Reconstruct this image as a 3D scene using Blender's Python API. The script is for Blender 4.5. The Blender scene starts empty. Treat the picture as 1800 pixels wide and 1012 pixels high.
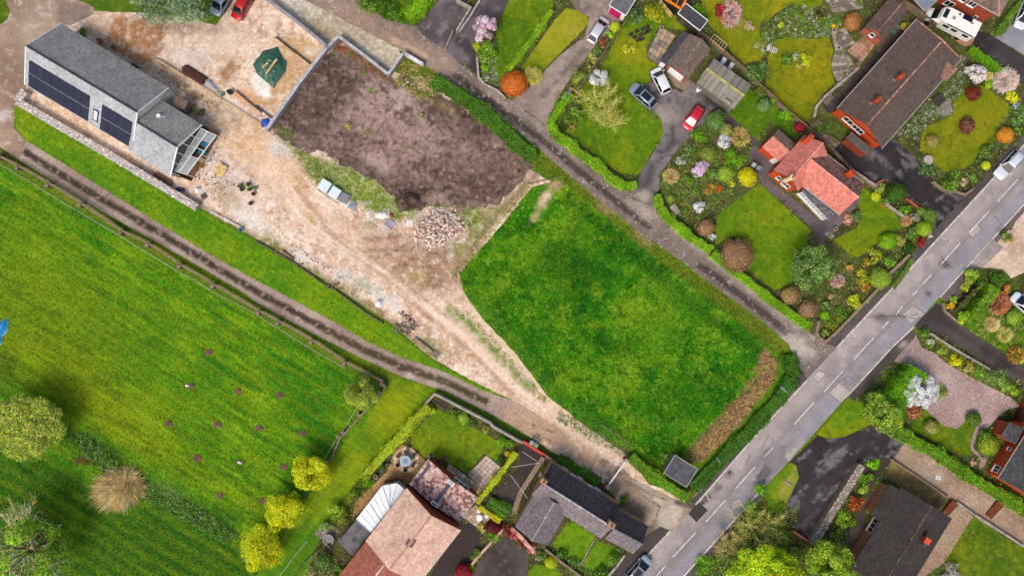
import bpy,math,random
import numpy as np
from mathutils import Vector,Matrix
from mathutils.geometry import delaunay_2d_cdt

# ------------------------------------------------------------------ camera, sky, sun
H=100.0      # height of the drone in metres
S=12.0       # photograph pixels per metre on the ground
scn=bpy.context.scene
COL=scn.collection
cam_d=bpy.data.cameras.new('camera')
cam=bpy.data.objects.new('camera',cam_d)
COL.objects.link(cam)
cam.location=(0,0,H)
cam.rotation_euler=(0,0,0)
cam_d.sensor_fit='HORIZONTAL'
cam_d.angle=2*math.atan(900/S/H)
cam_d.clip_start=1.0
cam_d.clip_end=6000
scn.camera=cam
SUN_EL,SUN_AZ=math.radians(52),math.radians(212)     # azimuth clockwise from +Y (image up)
world=bpy.data.worlds.new('World')
scn.world=world
world.use_nodes=True
wn=world.node_tree
bg=wn.nodes['Background']
sky=wn.nodes.new('ShaderNodeTexSky')
sky.sky_type='NISHITA'
sky.sun_disc=False
sky.sun_elevation=SUN_EL
sky.sun_rotation=SUN_AZ
sky.air_density=1.0
sky.dust_density=4.0
sky.ozone_density=0.6
wn.links.new(sky.outputs[0],bg.inputs[0])
bg.inputs[1].default_value=0.115
sd=bpy.data.lights.new('sun','SUN')
sd.energy=1.4
sd.angle=math.radians(20)
sd.color=(1.0,0.94,0.84)
sun=bpy.data.objects.new('sun',sd)
COL.objects.link(sun)
sdir=Vector((math.sin(SUN_AZ)*math.cos(SUN_EL),math.cos(SUN_AZ)*math.cos(SUN_EL),math.sin(SUN_EL)))
sun.rotation_euler=sdir.to_track_quat('Z','Y').to_euler()
sun.location=sdir*150
scn.view_settings.view_transform='Standard'
scn.view_settings.look='None'
scn.view_settings.gamma=1
scn.view_settings.use_curve_mapping=False
scn.view_settings.exposure=0.52

random.seed(7)
RNG=np.random.default_rng(7)

# ------------------------------------------------------------------ coordinates
def W(px,py,z=0.0):
 k=(H-z)/H/S
 return Vector(((px-900)*k,(506-py)*k,z))
TX,TY=(0,450,900,1340),(0,250,500,752)
def q(r,c,*xy):
 return [(TX[c]+xy[i]/3.891,TY[r]+xy[i+1]/3.891)for i in range(0,len(xy),2)]

# ------------------------------------------------------------------ colours
KA=0.80
def lin1(v):
 return v/12.92 if v <= 0.04045 else ((v+0.055)/1.055)** 2.4
def hx(h,k=KA):
 h=h.lstrip('#')
 return np.array([min(0.85,lin1(int(h[i:i+2],16)/255)** 1.16*1.13*k)for i in (0,2,4)])
def rgba(h,k=KA):
 c=hx(h,k)
 return (c[0],c[1],c[2],1.0)

# ------------------------------------------------------------------ numpy noise
def vnoise(x,y,seed=0):
 xi=np.floor(x).astype(np.int64);yi=np.floor(y).astype(np.int64)
 xf=x-xi;yf=y-yi
 def hsh(a,b):
  n=(a*374761393+b*668265263+seed*982451653)& 0xFFFFFFFF
  n=((n ^ (n >> 13))*1274126177)& 0xFFFFFFFF
  return ((n ^ (n >> 16))& 0xFFFF)/65535.0
 u=xf*xf*(3-2*xf);v=yf*yf*(3-2*yf)
 a=hsh(xi,yi);b=hsh(xi+1,yi);c=hsh(xi,yi+1);d=hsh(xi+1,yi+1)
 return (a*(1-u)+b*u)*(1-v)+(c*(1-u)+d*u)*v
def fbm(x,y,seed=0,octv=4,gain=0.55):
 s=0;a=1;t=0
 for i in range(octv):
  s=s+a*vnoise(x*2 ** i+17.3*i,y*2 ** i-9.1*i,seed+i);t += a;a *= gain
 return s/t
def sstep(x,a,b):
 t=np.clip((x-a)/(b-a),0,1)
 return t*t*(3-2*t)
def segdist(X,Y,pts,closed=False):
 d=np.full(X.shape,1e9)
 P=list(pts)+([pts[0]]if closed else [])
 for (x0,y0),(x1,y1)in zip(P[:-1],P[1:]):
  dx,dy=x1-x0,y1-y0
  L2=dx*dx+dy*dy+1e-9
  t=np.clip(((X-x0)*dx+(Y-y0)*dy)/L2,0,1)
  d=np.minimum(d,np.hypot(X-x0-t*dx,Y-y0-t*dy))
 return d
def inside(X,Y,poly):
 r=np.zeros(X.shape,bool)
 n=len(poly)
 for i in range(n):
  x0,y0=poly[i];x1,y1=poly[(i+1)% n]
  if y0 == y1: continue
  c=((y0 >Y)!= (y1 >Y))& (X <(x1-x0)*(Y-y0)/(y1-y0)+x0)
  r ^= c
 return r

# ------------------------------------------------------------------ objects
LOC={}
def tag(o,label=None,cat=None,group=None,kind=None):
 if label: o['label']=label
 if cat: o['category']=cat
 if group: o['group']=group
 if kind: o['kind']=kind
 return o
def empty(name,loc,label=None,cat=None,group=None,rz=0.0):
 o=bpy.data.objects.new(name,None)
 o.empty_display_size=0.3
 COL.objects.link(o)
 o.location=loc
 o.rotation_euler=(0,0,rz)
 LOC[o]=Vector(loc)
 return tag(o,label,cat,group,'thing')
def link(name,me,mat,parent=None,local=False):
 o=bpy.data.objects.new(name,me)
 COL.objects.link(o)
 if mat is not None and len(me.materials)== 0: me.materials.append(mat)
 if parent is not None:
  o.parent=parent
  if not local: o.location=-LOC[parent]
  LOC[o]=Vector((0,0,0))if not local else Vector((0,0,0))
  if not local: LOC[o]=Vector((0,0,0))
 else:
  LOC[o]=Vector((0,0,0))
 return o
def fast(name,V,F,mat,parent=None,C=None,local=False,smooth=False):
 """V (n,3), F (m,k) ints, C (n,3) colours -> one mesh object"""
 V=np.asarray(V,np.float32);F=np.asarray(F,np.int32)
 me=bpy.data.meshes.new(name)
 m,k=F.shape
 me.vertices.add(len(V));me.vertices.foreach_set('co',V.ravel())
 me.loops.add(m*k);me.loops.foreach_set('vertex_index',F.ravel())
 me.polygons.add(m)
 me.polygons.foreach_set('loop_start',np.arange(0,m*k,k,dtype=np.int32))
 me.polygons.foreach_set('loop_total',np.full(m,k,np.int32))
 if smooth: me.polygons.foreach_set('use_smooth',np.ones(m,bool))
 me.update(calc_edges=True)
 if C is not None:
  at=me.color_attributes.new('Col','FLOAT_COLOR','POINT')
  A=np.ones((len(V),4),np.float32);A[:,:3]=C
  at.data.foreach_set('color',A.ravel())
 return link(name,me,mat,parent,local)

class MB:
 """collects shapes, builds them as one mesh"""
 def __init__(s): s.v=[];s.f=[];s.c=[];s.cur=(1,1,1)
 def add(s,vs,fs):
  n=len(s.v)
  s.v += [tuple(v)for v in vs]
  s.c += [s.cur]*len(vs)
  s.f += [tuple(i+n for i in f)for f in fs]
  return s
 def hexa(s,b,t):       # bottom 4, top 4 (both counter-clockwise from above)
  return s.add(list(b)+list(t),[(3,2,1,0),(4,5,6,7),(0,1,5,4),(1,2,6,5),(2,3,7,6),(3,0,4,7)])
 def box(s,c,sz,rz=0.0,tilt=None):
  x,y,z=sz[0]/2,sz[1]/2,sz[2]/2
  M=Matrix.Translation(c)@ Matrix.Rotation(rz,4,'Z')
  if tilt: M=M @ Matrix.Rotation(tilt[0],4,'X')@ Matrix.Rotation(tilt[1],4,'Y')
  b=[M @ Vector(p)for p in ((-x,-y,-z),(x,-y,-z),(x,y,-z),(-x,y,-z))]
  t=[M @ Vector(p)for p in ((-x,-y,z),(x,-y,z),(x,y,z),(-x,y,z))]
  return s.hexa(b,t)
 def prism(s,poly,z0,z1):   # poly: list of (x, y[,z ignored]) world
  a=sum(poly[i][0]*poly[(i+1)% len(poly)][1]-poly[(i+1)% len(poly)][0]*poly[i][1]for i in range(len(poly)))
  P=list(poly)if a >0 else list(poly)[::-1]
  n=len(P)
  vs=[(p[0],p[1],z0)for p in P]+[(p[0],p[1],z1)for p in P]
  return s.add(vs,[tuple(range(n-1,-1,-1)),tuple(range(n,2*n))]+[(i,(i+1)% n,n+(i+1)% n,n+i)for i in range(n)])
 def bar(s,p0,p1,w,h):     # rectangular bar between two points, w horizontal, h vertical
  p0,p1=Vector(p0),Vector(p1)
  d=(p1-p0).normalized()
  sd=Vector((-d.y,d.x,0))
  sd=sd.normalized()if sd.length >1e-4 else Vector((1,0,0))
  up=d.cross(sd)if d.cross(sd).z >0 or abs(d.z)>.99 else -d.cross(sd)
  A=sd*w/2;B=up*h/2
  return s.add([p0-A-B,p0+A-B,p0+A+B,p0-A+B,p1-A-B,p1+A-B,p1+A+B,p1-A+B],
                     [(0,3,2,1),(4,5,6,7),(0,1,5,4),(1,2,6,5),(2,3,7,6),(3,0,4,7)])
 def tube(s,p0,p1,r0,r1=None,n=8):
  if r1 is None: r1=r0
  p0,p1=Vector(p0),Vector(p1)
  d=(p1-p0).normalized()
  a=d.orthogonal().normalized();b=d.cross(a)
  vs=[p0+(a*math.cos(t)+b*math.sin(t))*r0 for t in [2*math.pi*i/n for i in range(n)]]
  vs += [p1+(a*math.cos(t)+b*math.sin(t))*r1 for t in [2*math.pi*i/n for i in range(n)]]
  return s.add(vs,[tuple(range(n-1,-1,-1)),tuple(range(n,2*n))]+[(i,(i+1)% n,n+(i+1)% n,n+i)for i in range(n)])
 def lathe(s,c,prof,n=14,caps=True):   # prof: list of (r, z)
  c=Vector(c);m=len(prof)
  vs=[(c.x+r*math.cos(2*math.pi*i/n),c.y+r*math.sin(2*math.pi*i/n),c.z+z)for r,z in prof for i in range(n)]
  fs=[(j*n+i,j*n+(i+1)% n,(j+1)*n+(i+1)% n,(j+1)*n+i)for j in range(m-1)for i in range(n)]
  if caps: fs += [tuple(range(n-1,-1,-1)),tuple(range((m-1)*n,m*n))]
  return s.add(vs,fs)
 def blob(s,c,r,seed=0,amp=0.25,n=8,m=5):     # lumpy ellipsoid
  R=random.Random(seed)
  c=Vector(c);vs=[]
  for j in range(m+1):
   ph=math.pi*j/m
   for i in range(n):
    th=2*math.pi*(i+0.5*(j % 2))/n
    k=1+R.uniform(-amp,amp)
    vs.append((c.x+r[0]*k*math.sin(ph)*math.cos(th),c.y+r[1]*k*math.sin(ph)*math.sin(th),c.z-r[2]*k*math.cos(ph)))
  fs=[(j*n+i,j*n+(i+1)% n,(j+1)*n+(i+1)% n,(j+1)*n+i)for j in range(m)for i in range(n)]
  return s.add(vs,fs)
 def build(s,name,mat,parent=None,local=False,smooth=False,col=False,bevel=0.0):
  me=bpy.data.meshes.new(name)
  me.from_pydata(s.v,[],s.f)
  me.update()
  if smooth: me.polygons.foreach_set('use_smooth',np.ones(len(me.polygons),bool))
  if col:
   at=me.color_attributes.new('Col','FLOAT_COLOR','POINT')
   A=np.ones((len(s.v),4),np.float32);A[:,:3]=np.array(s.c)
   at.data.foreach_set('color',A.ravel())
  o=link(name,me,mat,parent,local)
  if bevel:
   b=o.modifiers.new('bevel','BEVEL');b.width=bevel;b.segments=2;b.limit_method='ANGLE'
  return o

# ------------------------------------------------------------------ materials
def new_mat(name):
 m=bpy.data.materials.new(name)
 m.use_nodes=True
 nt=m.node_tree
 return m,nt,nt.nodes['Principled BSDF']
def nd(nt,typ,**kw):
 n=nt.nodes.new(typ)
 for k,v in kw.items(): setattr(n,k,v)
 return n
def noise_node(nt,vec,scale,detail=4,rough=0.6):
 n=nd(nt,'ShaderNodeTexNoise')
 n.inputs['Scale'].default_value=scale;n.inputs['Detail'].default_value=detail;n.inputs['Roughness'].default_value=rough
 nt.links.new(vec,n.inputs['Vector'])
 return n.outputs['Fac']
def mrange(nt,fac,a,b,lo,hi):
 n=nd(nt,'ShaderNodeMapRange')
 n.inputs[1].default_value=a;n.inputs[2].default_value=b;n.inputs[3].default_value=lo;n.inputs[4].default_value=hi
 nt.links.new(fac,n.inputs[0])
 return n.outputs[0]
def mixc(nt,fac,a,b,typ='MIX'):
 n=nd(nt,'ShaderNodeMix',data_type='RGBA',blend_type=typ)
 for i,v in ((0,fac),(6,a),(7,b)):
  if isinstance(v,(int,float)): n.inputs[i].default_value=v
  elif isinstance(v,tuple): n.inputs[i].default_value=v
  else: nt.links.new(v,n.inputs[i])
 return n.outputs[2]
def vscale(nt,colr,fac):       # colour * scalar
 n=nd(nt,'ShaderNodeVectorMath',operation='SCALE')
 nt.links.new(colr,n.inputs[0]);nt.links.new(fac,n.inputs['Scale'])
 return n.outputs[0]
def bump(nt,bsdf,h,strength,dist):
 b=nd(nt,'ShaderNodeBump')
 b.inputs['Strength'].default_value=strength;b.inputs['Distance'].default_value=dist
 nt.links.new(h,b.inputs['Height']);nt.links.new(b.outputs[0],bsdf.inputs['Normal'])
MATS={}
def mat(name,h,h2=None,rough=0.8,scale=1.5,amt=0.25,fine=14.0,fine_amt=0.2,bmp=0.3,bdist=0.02,metal=0.0,col=False,spec=0.3,k=KA,lo=0.45,hi=0.65,h2a=1.0):
 """general weathered surface: two colours mixed by cloudy noise, fine speckle, bump. col=True takes colour from the Col attribute"""
 if name in MATS: return MATS[name]
 m,nt,b=new_mat(name)
 g=nd(nt,'ShaderNodeNewGeometry').outputs['Position']
 if col:
  base=nd(nt,'ShaderNodeAttribute',attribute_name='Col').outputs['Color']
 else:
  r=nd(nt,'ShaderNodeRGB');r.outputs[0].default_value=rgba(h,k);base=r.outputs[0]
 if h2:
  f=mrange(nt,noise_node(nt,g,scale,5),lo,hi,0,h2a)
  base=mixc(nt,f,base,rgba(h2,k))
 n1=mrange(nt,noise_node(nt,g,scale*0.6+0.05,4),0.3,0.7,1-amt,1+amt)
 n2f=noise_node(nt,g,fine,3)
 n2=mrange(nt,n2f,0.3,0.7,1-fine_amt,1+fine_amt)
 base=vscale(nt,vscale(nt,base,n1),n2)
 nt.links.new(base,b.inputs['Base Color'])
 b.inputs['Roughness'].default_value=rough
 b.inputs['Metallic'].default_value=metal
 b.inputs['Specular IOR Level'].default_value=spec
 if bmp: bump(nt,b,n2f,bmp,bdist)
 MATS[name]=m
 return m
def plain(name,h,rough=0.5,metal=0.0,spec=0.5,k=KA,coat=0.0,alpha=None):
 if name in MATS: return MATS[name]
 m,nt,b=new_mat(name)
 g=nd(nt,'ShaderNodeNewGeometry').outputs['Position']
 n1=mrange(nt,noise_node(nt,g,2.3,5),0.3,0.7,0.88,1.08)
 r=nd(nt,'ShaderNodeRGB');r.outputs[0].default_value=rgba(h,k)
 nt.links.new(vscale(nt,r.outputs[0],n1),b.inputs['Base Color'])
 b.inputs['Roughness'].default_value=rough;b.inputs['Metallic'].default_value=metal
 b.inputs['Specular IOR Level'].default_value=spec
 b.inputs['Coat Weight'].default_value=coat;b.inputs['Coat Roughness'].default_value=0.08
 if alpha is not None: b.inputs['Alpha'].default_value=alpha
 MATS[name]=m
 return m
def ground_mat(name,fine=9.0,fine_amt=0.3,mid=1.6,mid_amt=0.2,bmp=0.6,bdist=0.05,rough=0.9,vor=0.0,vor_scale=5.0,hue=None,hue_amt=0.4,streak=None,spec=0.2):
 """ground sheets: colour attribute x noise at two scales (+ stones, + second hue, + mown streaks)"""
 m,nt,b=new_mat(name)
 g=nd(nt,'ShaderNodeNewGeometry').outputs['Position']
 base=nd(nt,'ShaderNodeAttribute',attribute_name='Col').outputs['Color']
 fn=noise_node(nt,g,fine,5,0.7)
 mn=noise_node(nt,g,mid,4,0.6)
 if hue:
  f=mrange(nt,noise_node(nt,g,mid*1.7,6,0.7),0.48,0.68,0,hue_amt)
  base=mixc(nt,f,base,rgba(hue))
 base=vscale(nt,base,mrange(nt,fn,0.25,0.75,1-fine_amt,1+fine_amt))
 base=vscale(nt,base,mrange(nt,mn,0.3,0.7,1-mid_amt,1+mid_amt))
 if streak:
  mp=nd(nt,'ShaderNodeMapping',vector_type='TEXTURE')
  mp.inputs['Rotation'].default_value=(0,0,streak[0]);mp.inputs['Scale'].default_value=(streak[1],streak[2],1)
  nt.links.new(g,mp.inputs[0])
  base=vscale(nt,base,mrange(nt,noise_node(nt,mp.outputs[0],1.0,4,0.65),0.3,0.7,1-streak[3],1+streak[3]))
 h=fn
 if vor:
  v=nd(nt,'ShaderNodeTexVoronoi');v.inputs['Scale'].default_value=vor_scale
  nt.links.new(g,v.inputs['Vector'])
  sep=nd(nt,'ShaderNodeSeparateColor');nt.links.new(v.outputs['Color'],sep.inputs[0])
  base=vscale(nt,base,mrange(nt,sep.outputs[0],0,1,1-vor,1+vor))
  dk=mrange(nt,v.outputs['Distance'],0.3,0.75,1.0,1-vor)
  base=vscale(nt,base,dk);h=dk
 nt.links.new(base,b.inputs['Base Color'])
 b.inputs['Roughness'].default_value=rough;b.inputs['Specular IOR Level'].default_value=spec
 bump(nt,b,h,bmp,bdist)
 return m
GM=dict(
 grass=ground_mat('meadow_grass',fine=3.4,fine_amt=.42,mid=1.5,mid_amt=.24,bmp=.8,bdist=.1,hue='#8cac1c',hue_amt=.45),
 field=ground_mat('mown_field_grass',fine=3.6,fine_amt=.42,mid=.7,mid_amt=.10,bmp=.8,bdist=.1,hue='#7e9a10',hue_amt=.25,streak=(math.radians(-32),3.5,.5,.26)),
 lawn=ground_mat('lawn_grass',fine=3.6,fine_amt=.34,mid=.9,mid_amt=.14,bmp=.6,bdist=.08,hue='#94981a',hue_amt=.3),
 dirt=ground_mat('bare_dirt',fine=2.6,fine_amt=.30,mid=.55,mid_amt=.12,bmp=.7,bdist=.12,hue='#f2e4d6',hue_amt=.55),
 soil=ground_mat('dug_soil',fine=1.9,fine_amt=.5,mid=.6,mid_amt=.12,bmp=.8,bdist=.16,hue='#b49c92',hue_amt=.4),
 asphalt=ground_mat('asphalt',fine=3.2,fine_amt=.2,mid=.45,mid_amt=.13,bmp=.25,bdist=.01,rough=.85),
 concrete=ground_mat('old_concrete',fine=2.8,fine_amt=.32,mid=.6,mid_amt=.14,bmp=.35,bdist=.02,rough=.9),
 gravel=ground_mat('gravel',fine=3.6,fine_amt=.22,mid=1.0,mid_amt=.12,bmp=.7,bdist=.03,vor=.25,vor_scale=7.0),
 cobble=ground_mat('crushed_stone',fine=9,fine_amt=.15,mid=.8,mid_amt=.1,bmp=.8,bdist=.05,vor=.22,vor_scale=2.6),
 bed=ground_mat('garden_bed_soil',fine=2.6,fine_amt=.6,mid=1.0,mid_amt=.3,bmp=1.0,bdist=.1,hue='#5c7a2a',hue_amt=.8),
)

# ------------------------------------------------------------------ ground sheets
PAINT={}
def paint(X,Y,base,patches,seed=0):
 """photograph-pixel coordinates -> surface colours (the surface's own colour only)"""
 bl=[hx(h)for h in base]
 f=fbm(X/55,Y/55,seed,5)
 t=np.clip((f-0.28)/0.44,0,0.999)*(len(bl)-1)
 i=np.floor(t).astype(int);w=(t-i)[:,None]
 bl=np.array(bl+[bl[-1]])
 C=bl[i]*(1-w)+bl[i+1]*w
 nz=(fbm(X/9,Y/9,seed+31,4)-0.5)
 for n,p in enumerate(patches):
  k=p[0]
  if k == 'e':
   _,cx,cy,rx,ry,rot,h,st,soft=p
   a=math.radians(rot);dx,dy=X-cx,Y-cy
   u=(dx*math.cos(a)+dy*math.sin(a))/rx;v=(-dx*math.sin(a)+dy*math.cos(a))/ry
   d=(np.hypot(u,v)-1)*min(rx,ry)
  elif k == 'l':
   _,pts,wd,h,st,soft=p
   d=segdist(X,Y,pts)-wd/2
  elif k == 'p':
   _,pts,h,st,soft=p
   d=segdist(X,Y,pts,True);d=np.where(inside(X,Y,pts),-d,d)
  elif k == 'n':
   _,sc,h,lo,hi,st=p
   m=sstep(fbm(X/sc,Y/sc,seed+57+n*7,5,.6),lo,hi)*st
   C=C*(1-m[:,None])+hx(h)*m[:,None];continue
  elif k == 'k':       # fine streaks along one direction
   _,ang,ln,wd,h,lo,hi,st=p
   a=math.radians(ang);u=X*math.cos(a)+Y*math.sin(a);w_=-X*math.sin(a)+Y*math.cos(a)
   m=sstep(fbm(u/ln,w_/wd,seed+91+n*5,4,.6),lo,hi)*st
   C=C*(1-m[:,None])+hx(h)*m[:,None];continue
  elif k == 's':       # mown stripes
   _,ang,per,h,st=p
   a=math.radians(ang)
   u=X*-math.sin(a)+Y*math.cos(a)+(fbm(X/90,Y/90,seed+3,3)-.5)*per*.8
   m=sstep(np.sin(u*2*math.pi/per),-.5,.8)*st*(0.45+fbm(X/40,Y/40,seed+8,3))
   m=np.clip(m,0,1)
   C=C*(1-m[:,None])+hx(h)*m[:,None];continue
  d=d+nz*min(soft,8)*2.2
  m=(1-sstep(d,-soft,soft))*st
  C=C*(1-m[:,None])+hx(h)*m[:,None]
 return C
def ragged(poly,rag,step=5.0,seed=0):
 out=[]
 n=len(poly)
 for i in range(n):
  x0,y0=poly[i];x1,y1=poly[(i+1)% n]
  L=math.hypot(x1-x0,y1-y0)
  m=max(1,int(L/step))
  for j in range(m):
   t=j/m
   out.append((x0+(x1-x0)*t,y0+(y1-y0)*t))
 A=np.array(out)
 if rag:
  A[:,0]+= (fbm(A[:,0]/14,A[:,1]/14,seed,4)-.5)*2*rag
  A[:,1]+= (fbm(A[:,0]/14+40,A[:,1]/14,seed+5,4)-.5)*2*rag
 return [tuple(p)for p in A]
LAYER={}
def sheet(name,poly,base,patches=(),m='grass',z=0.004,rag=0.0,res=4.0,seed=0,kind='structure',label=None,cat=None,parent=None,mound=None):
 pl=ragged(poly,rag,4.0 if rag else 12.0,seed)
 P=np.array(pl)
 x0,y0=P.min(0);x1,y1=P.max(0)
 gx,gy=np.meshgrid(np.arange(x0+res/2,x1,res),np.arange(y0+res/2,y1,res))
 gx=gx.ravel();gy=gy.ravel()
 gx=gx+RNG.uniform(-.3,.3,gx.shape)*res;gy=gy+RNG.uniform(-.3,.3,gy.shape)*res
 keep=inside(gx,gy,pl)
 gx,gy=gx[keep],gy[keep]
 if len(gx):
  far=segdist(gx,gy,pl,True)>res*.55
  gx,gy=gx[far],gy[far]
 pts=[Vector(p)for p in pl]+[Vector(p)for p in zip(gx.tolist(),gy.tolist())]
 nb=len(pl)
 vs,_,fs,*_r=delaunay_2d_cdt(pts,[],[list(range(nb))],1,1e-4)
 V=np.array([(v.x,v.y)for v in vs])
 F=np.array([f for f in fs if len(f)== 3],np.int32)
 C=paint(V[:,0],V[:,1],base,patches,seed)
 XYZ=np.stack([(V[:,0]-900)/S,(506-V[:,1])/S,np.full(len(V),z)],1)
 if mound is not None: XYZ[:,2]+= mound(V[:,0],V[:,1],segdist(V[:,0],V[:,1],pl,True))
 # faces upward
 a=XYZ[F[:,1]]-XYZ[F[:,0]];b=XYZ[F[:,2]]-XYZ[F[:,0]]
 flip=(a[:,0]*b[:,1]-a[:,1]*b[:,0])<0
 F[flip]=F[flip][:,::-1]
 o=fast(name,XYZ,F,GM[m]if isinstance(m,str)else m,parent,C,smooth=True)
 PAINT[o.name]=(pl,base,patches,seed,z)
 return tag(o,label,cat,None,kind)

# ------------------------------------------------------------------ foliage
def leaf_mat(name,rough=0.6,fa=0.25):
 m,nt,b=new_mat(name)
 g=nd(nt,'ShaderNodeNewGeometry').outputs['Position']
 base=nd(nt,'ShaderNodeAttribute',attribute_name='Col').outputs['Color']
 base=vscale(nt,base,mrange(nt,noise_node(nt,g,3.0,4),.3,.7,1-fa,1+fa))
 nt.links.new(base,b.inputs['Base Color'])
 b.inputs['Roughness'].default_value=rough;b.inputs['Specular IOR Level'].default_value=0.25
 t=nd(nt,'ShaderNodeBsdfTranslucent');nt.links.new(base,t.inputs[0])
 mx=nd(nt,'ShaderNodeMixShader');mx.inputs[0].default_value=0.28
 nt.links.new(b.outputs[0],mx.inputs[1]);nt.links.new(t.outputs[0],mx.inputs[2])
 nt.links.new(mx.outputs[0],nt.nodes['Material Output'].inputs[0])
 return m
LEAF=leaf_mat('leaves')
BARK=mat('bark','#6e5b49','#4c3d31',.9,3,.3,12,.35,.8,.03)
TWIG=mat('twigs','#b09a72',None,.9,2,.25,9,.25,0,col=True)
KF=1.12
PAL=dict(
 green=['#4f7a1c','#6f9a2c','#3d6518','#88ac3c'],bright=['#82b818','#9cc82a','#68a014','#90c020'],
 hedge=['#86ac1c','#9cbc2e','#6c9418','#a4c040'],hedgedark=['#5f9a14','#4b8410','#78ac20','#3c6e0e'],
 dark=['#3a5c20','#4c6e2c','#2c4a18','#5c7c38'],conifer=['#4e7430','#6c8c44','#3a5a24','#8aa65a'],
 lime=['#b8d43c','#a6c832','#c8dc54','#94b82c'],gold=['#d6c814','#ecdc1e','#b8b010','#f0e234'],
 yellow=['#f0d400','#ffe41a','#dcc400','#f4e040'],olive=['#8a8c34','#9ca044','#747a2a','#aab060'],
 grey=['#7c8c74','#93a08a','#5c6c54','#a7b09c'],sage=['#6f8a58','#89a26c','#557044','#9db484'],
 rust=['#d8622a','#e4783c','#c04e1e','#ec8c50'],orange=['#e49428','#f0a63c','#cc7c1c','#f4b85c'],
 russet=['#a4583a','#8c4630','#b87048','#6a3426'],maroon=['#7c2c34','#64202a','#963c44','#501a20'],
 red=['#c0303c','#d84450','#a02430','#e05c64'],pink=['#e4b0d4','#f0c4e0','#d494c0','#f8dcee'],
 blush=['#e0c4c0','#cfaeaa','#efdcd8','#b8948e'],white=['#fffdf6','#f4f2ec','#ffffff','#e4e0d6'],
 coral=['#f09880','#f4b09c','#e0806c','#fac8b8'],brown=['#a48464','#8c6c50','#b89878','#745844'],
 buff=['#c4a47c','#b49068','#d4b890','#9c7c58'],tan=['#c8b070','#b49c5c','#d8c488','#98844c'],
 moss=['#7c9a38','#94ac4c','#64802c','#a8bc64'],blue=['#7c9494','#98acac','#64807c','#b0c0bc'])
def pal(names):
 if isinstance(names,str): names=names.split('+')
 return np.array([hx(h,KF)for n in names for h in PAL[n]])
def leaf_quads(P,N,size,C,asp=0.55,rnd=0.6,fold=0.0):
 """n leaves at P with preferred normals N -> V, F, colours"""
 n=len(P)
 N=N+RNG.normal(0,rnd,(n,3));N /= np.linalg.norm(N,axis=1)[:,None]+1e-9
 T=RNG.normal(0,1,(n,3));T -= (T*N).sum(1)[:,None]*N;T /= np.linalg.norm(T,axis=1)[:,None]+1e-9
 B=np.cross(N,T)
 s=(size*RNG.uniform(.6,1.35,n))[:,None]
 V=np.stack([P-T*s*.5,P+B*s*.5*asp,P+T*s*.5,P-B*s*.5*asp],1).reshape(-1,3)
 F=np.arange(n*4,dtype=np.int32).reshape(-1,4)
 return V,F,np.repeat(C,4,0)
def lump_points(n,c,R,lumps,seed,shell=.55,lumpr=.45,flat=0.0,spread=.72):
 """points on the skins of several overlapping lumps that fill an ellipsoid"""
 g=np.random.default_rng(seed)
 if lumps <= 1:
  D=g.normal(0,1,(n,3));D /= np.linalg.norm(D,axis=1)[:,None]
  r=g.uniform(shell,1,n)** .6
  P=D*r[:,None]
  own=np.zeros(n,int)
  N=D
 else:
  L=g.normal(0,1,(lumps,3));L /= np.linalg.norm(L,axis=1)[:,None]
  L *= (g.uniform(.35,1,lumps)** .5)[:,None]*spread
  lr=lumpr*g.uniform(.65,1.2,lumps)
  own=g.integers(0,lumps,n)
  D=g.normal(0,1,(n,3));D /= np.linalg.norm(D,axis=1)[:,None]
  D[:,2]=np.where(D[:,2]<-.3,-D[:,2],D[:,2])
  P=L[own]+D*(lr[own]*g.uniform(shell,1,n)** .6)[:,None]
  N=D*.7+P*.5
 P=np.asarray(c)+P*np.asarray(R)
 return P,N,own
def crown_mesh(name,parent,c,R,n,size,palette,seed,lumps=9,asp=.55,rnd=.6,shell=.55,lumpr=.45,clumpvar=.22,spread=.72,minz=.05):
 P,N,own=lump_points(n,c,R,lumps,seed,shell,lumpr,spread=spread)
 g=np.random.default_rng(seed+1)
 cl=pal(palette)
 C=cl[g.integers(0,len(cl),n)]*g.uniform(.8,1.2,n)[:,None]
 C=C*1.18*(1+g.normal(0,clumpvar,max(1,lumps))[own])[:,None].clip(.5,1.6)
 P[:,2]=np.maximum(P[:,2],minz)
 V,F,CC=leaf_quads(P,N,size,C,asp,rnd)
 return fast(name,V,F,LEAF,parent,CC.clip(.002,.85))
def stems(name,parent,base,c,R,n,r0,seed,m=None):
 g=random.Random(seed)
 b=MB();base=Vector(base)
 top=Vector(c)
 mid=base.lerp(top,.45)
 b.tube(base,mid,r0,r0*.75,7)
 for i in range(n):
  a=2*math.pi*(i+g.random()*.6)/n
  e=Vector((top.x+R[0]*.62*math.cos(a),top.y+R[1]*.62*math.sin(a),top.z+R[2]*g.uniform(-.1,.55)))
  k=mid.lerp(e,.5)+Vector((0,0,R[2]*.12))
  b.tube(mid,k,r0*.5,r0*.32,5);b.tube(k,e,r0*.32,r0*.1,5)
 return b.build(name,m or BARK,parent)
NV=[0]
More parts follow.
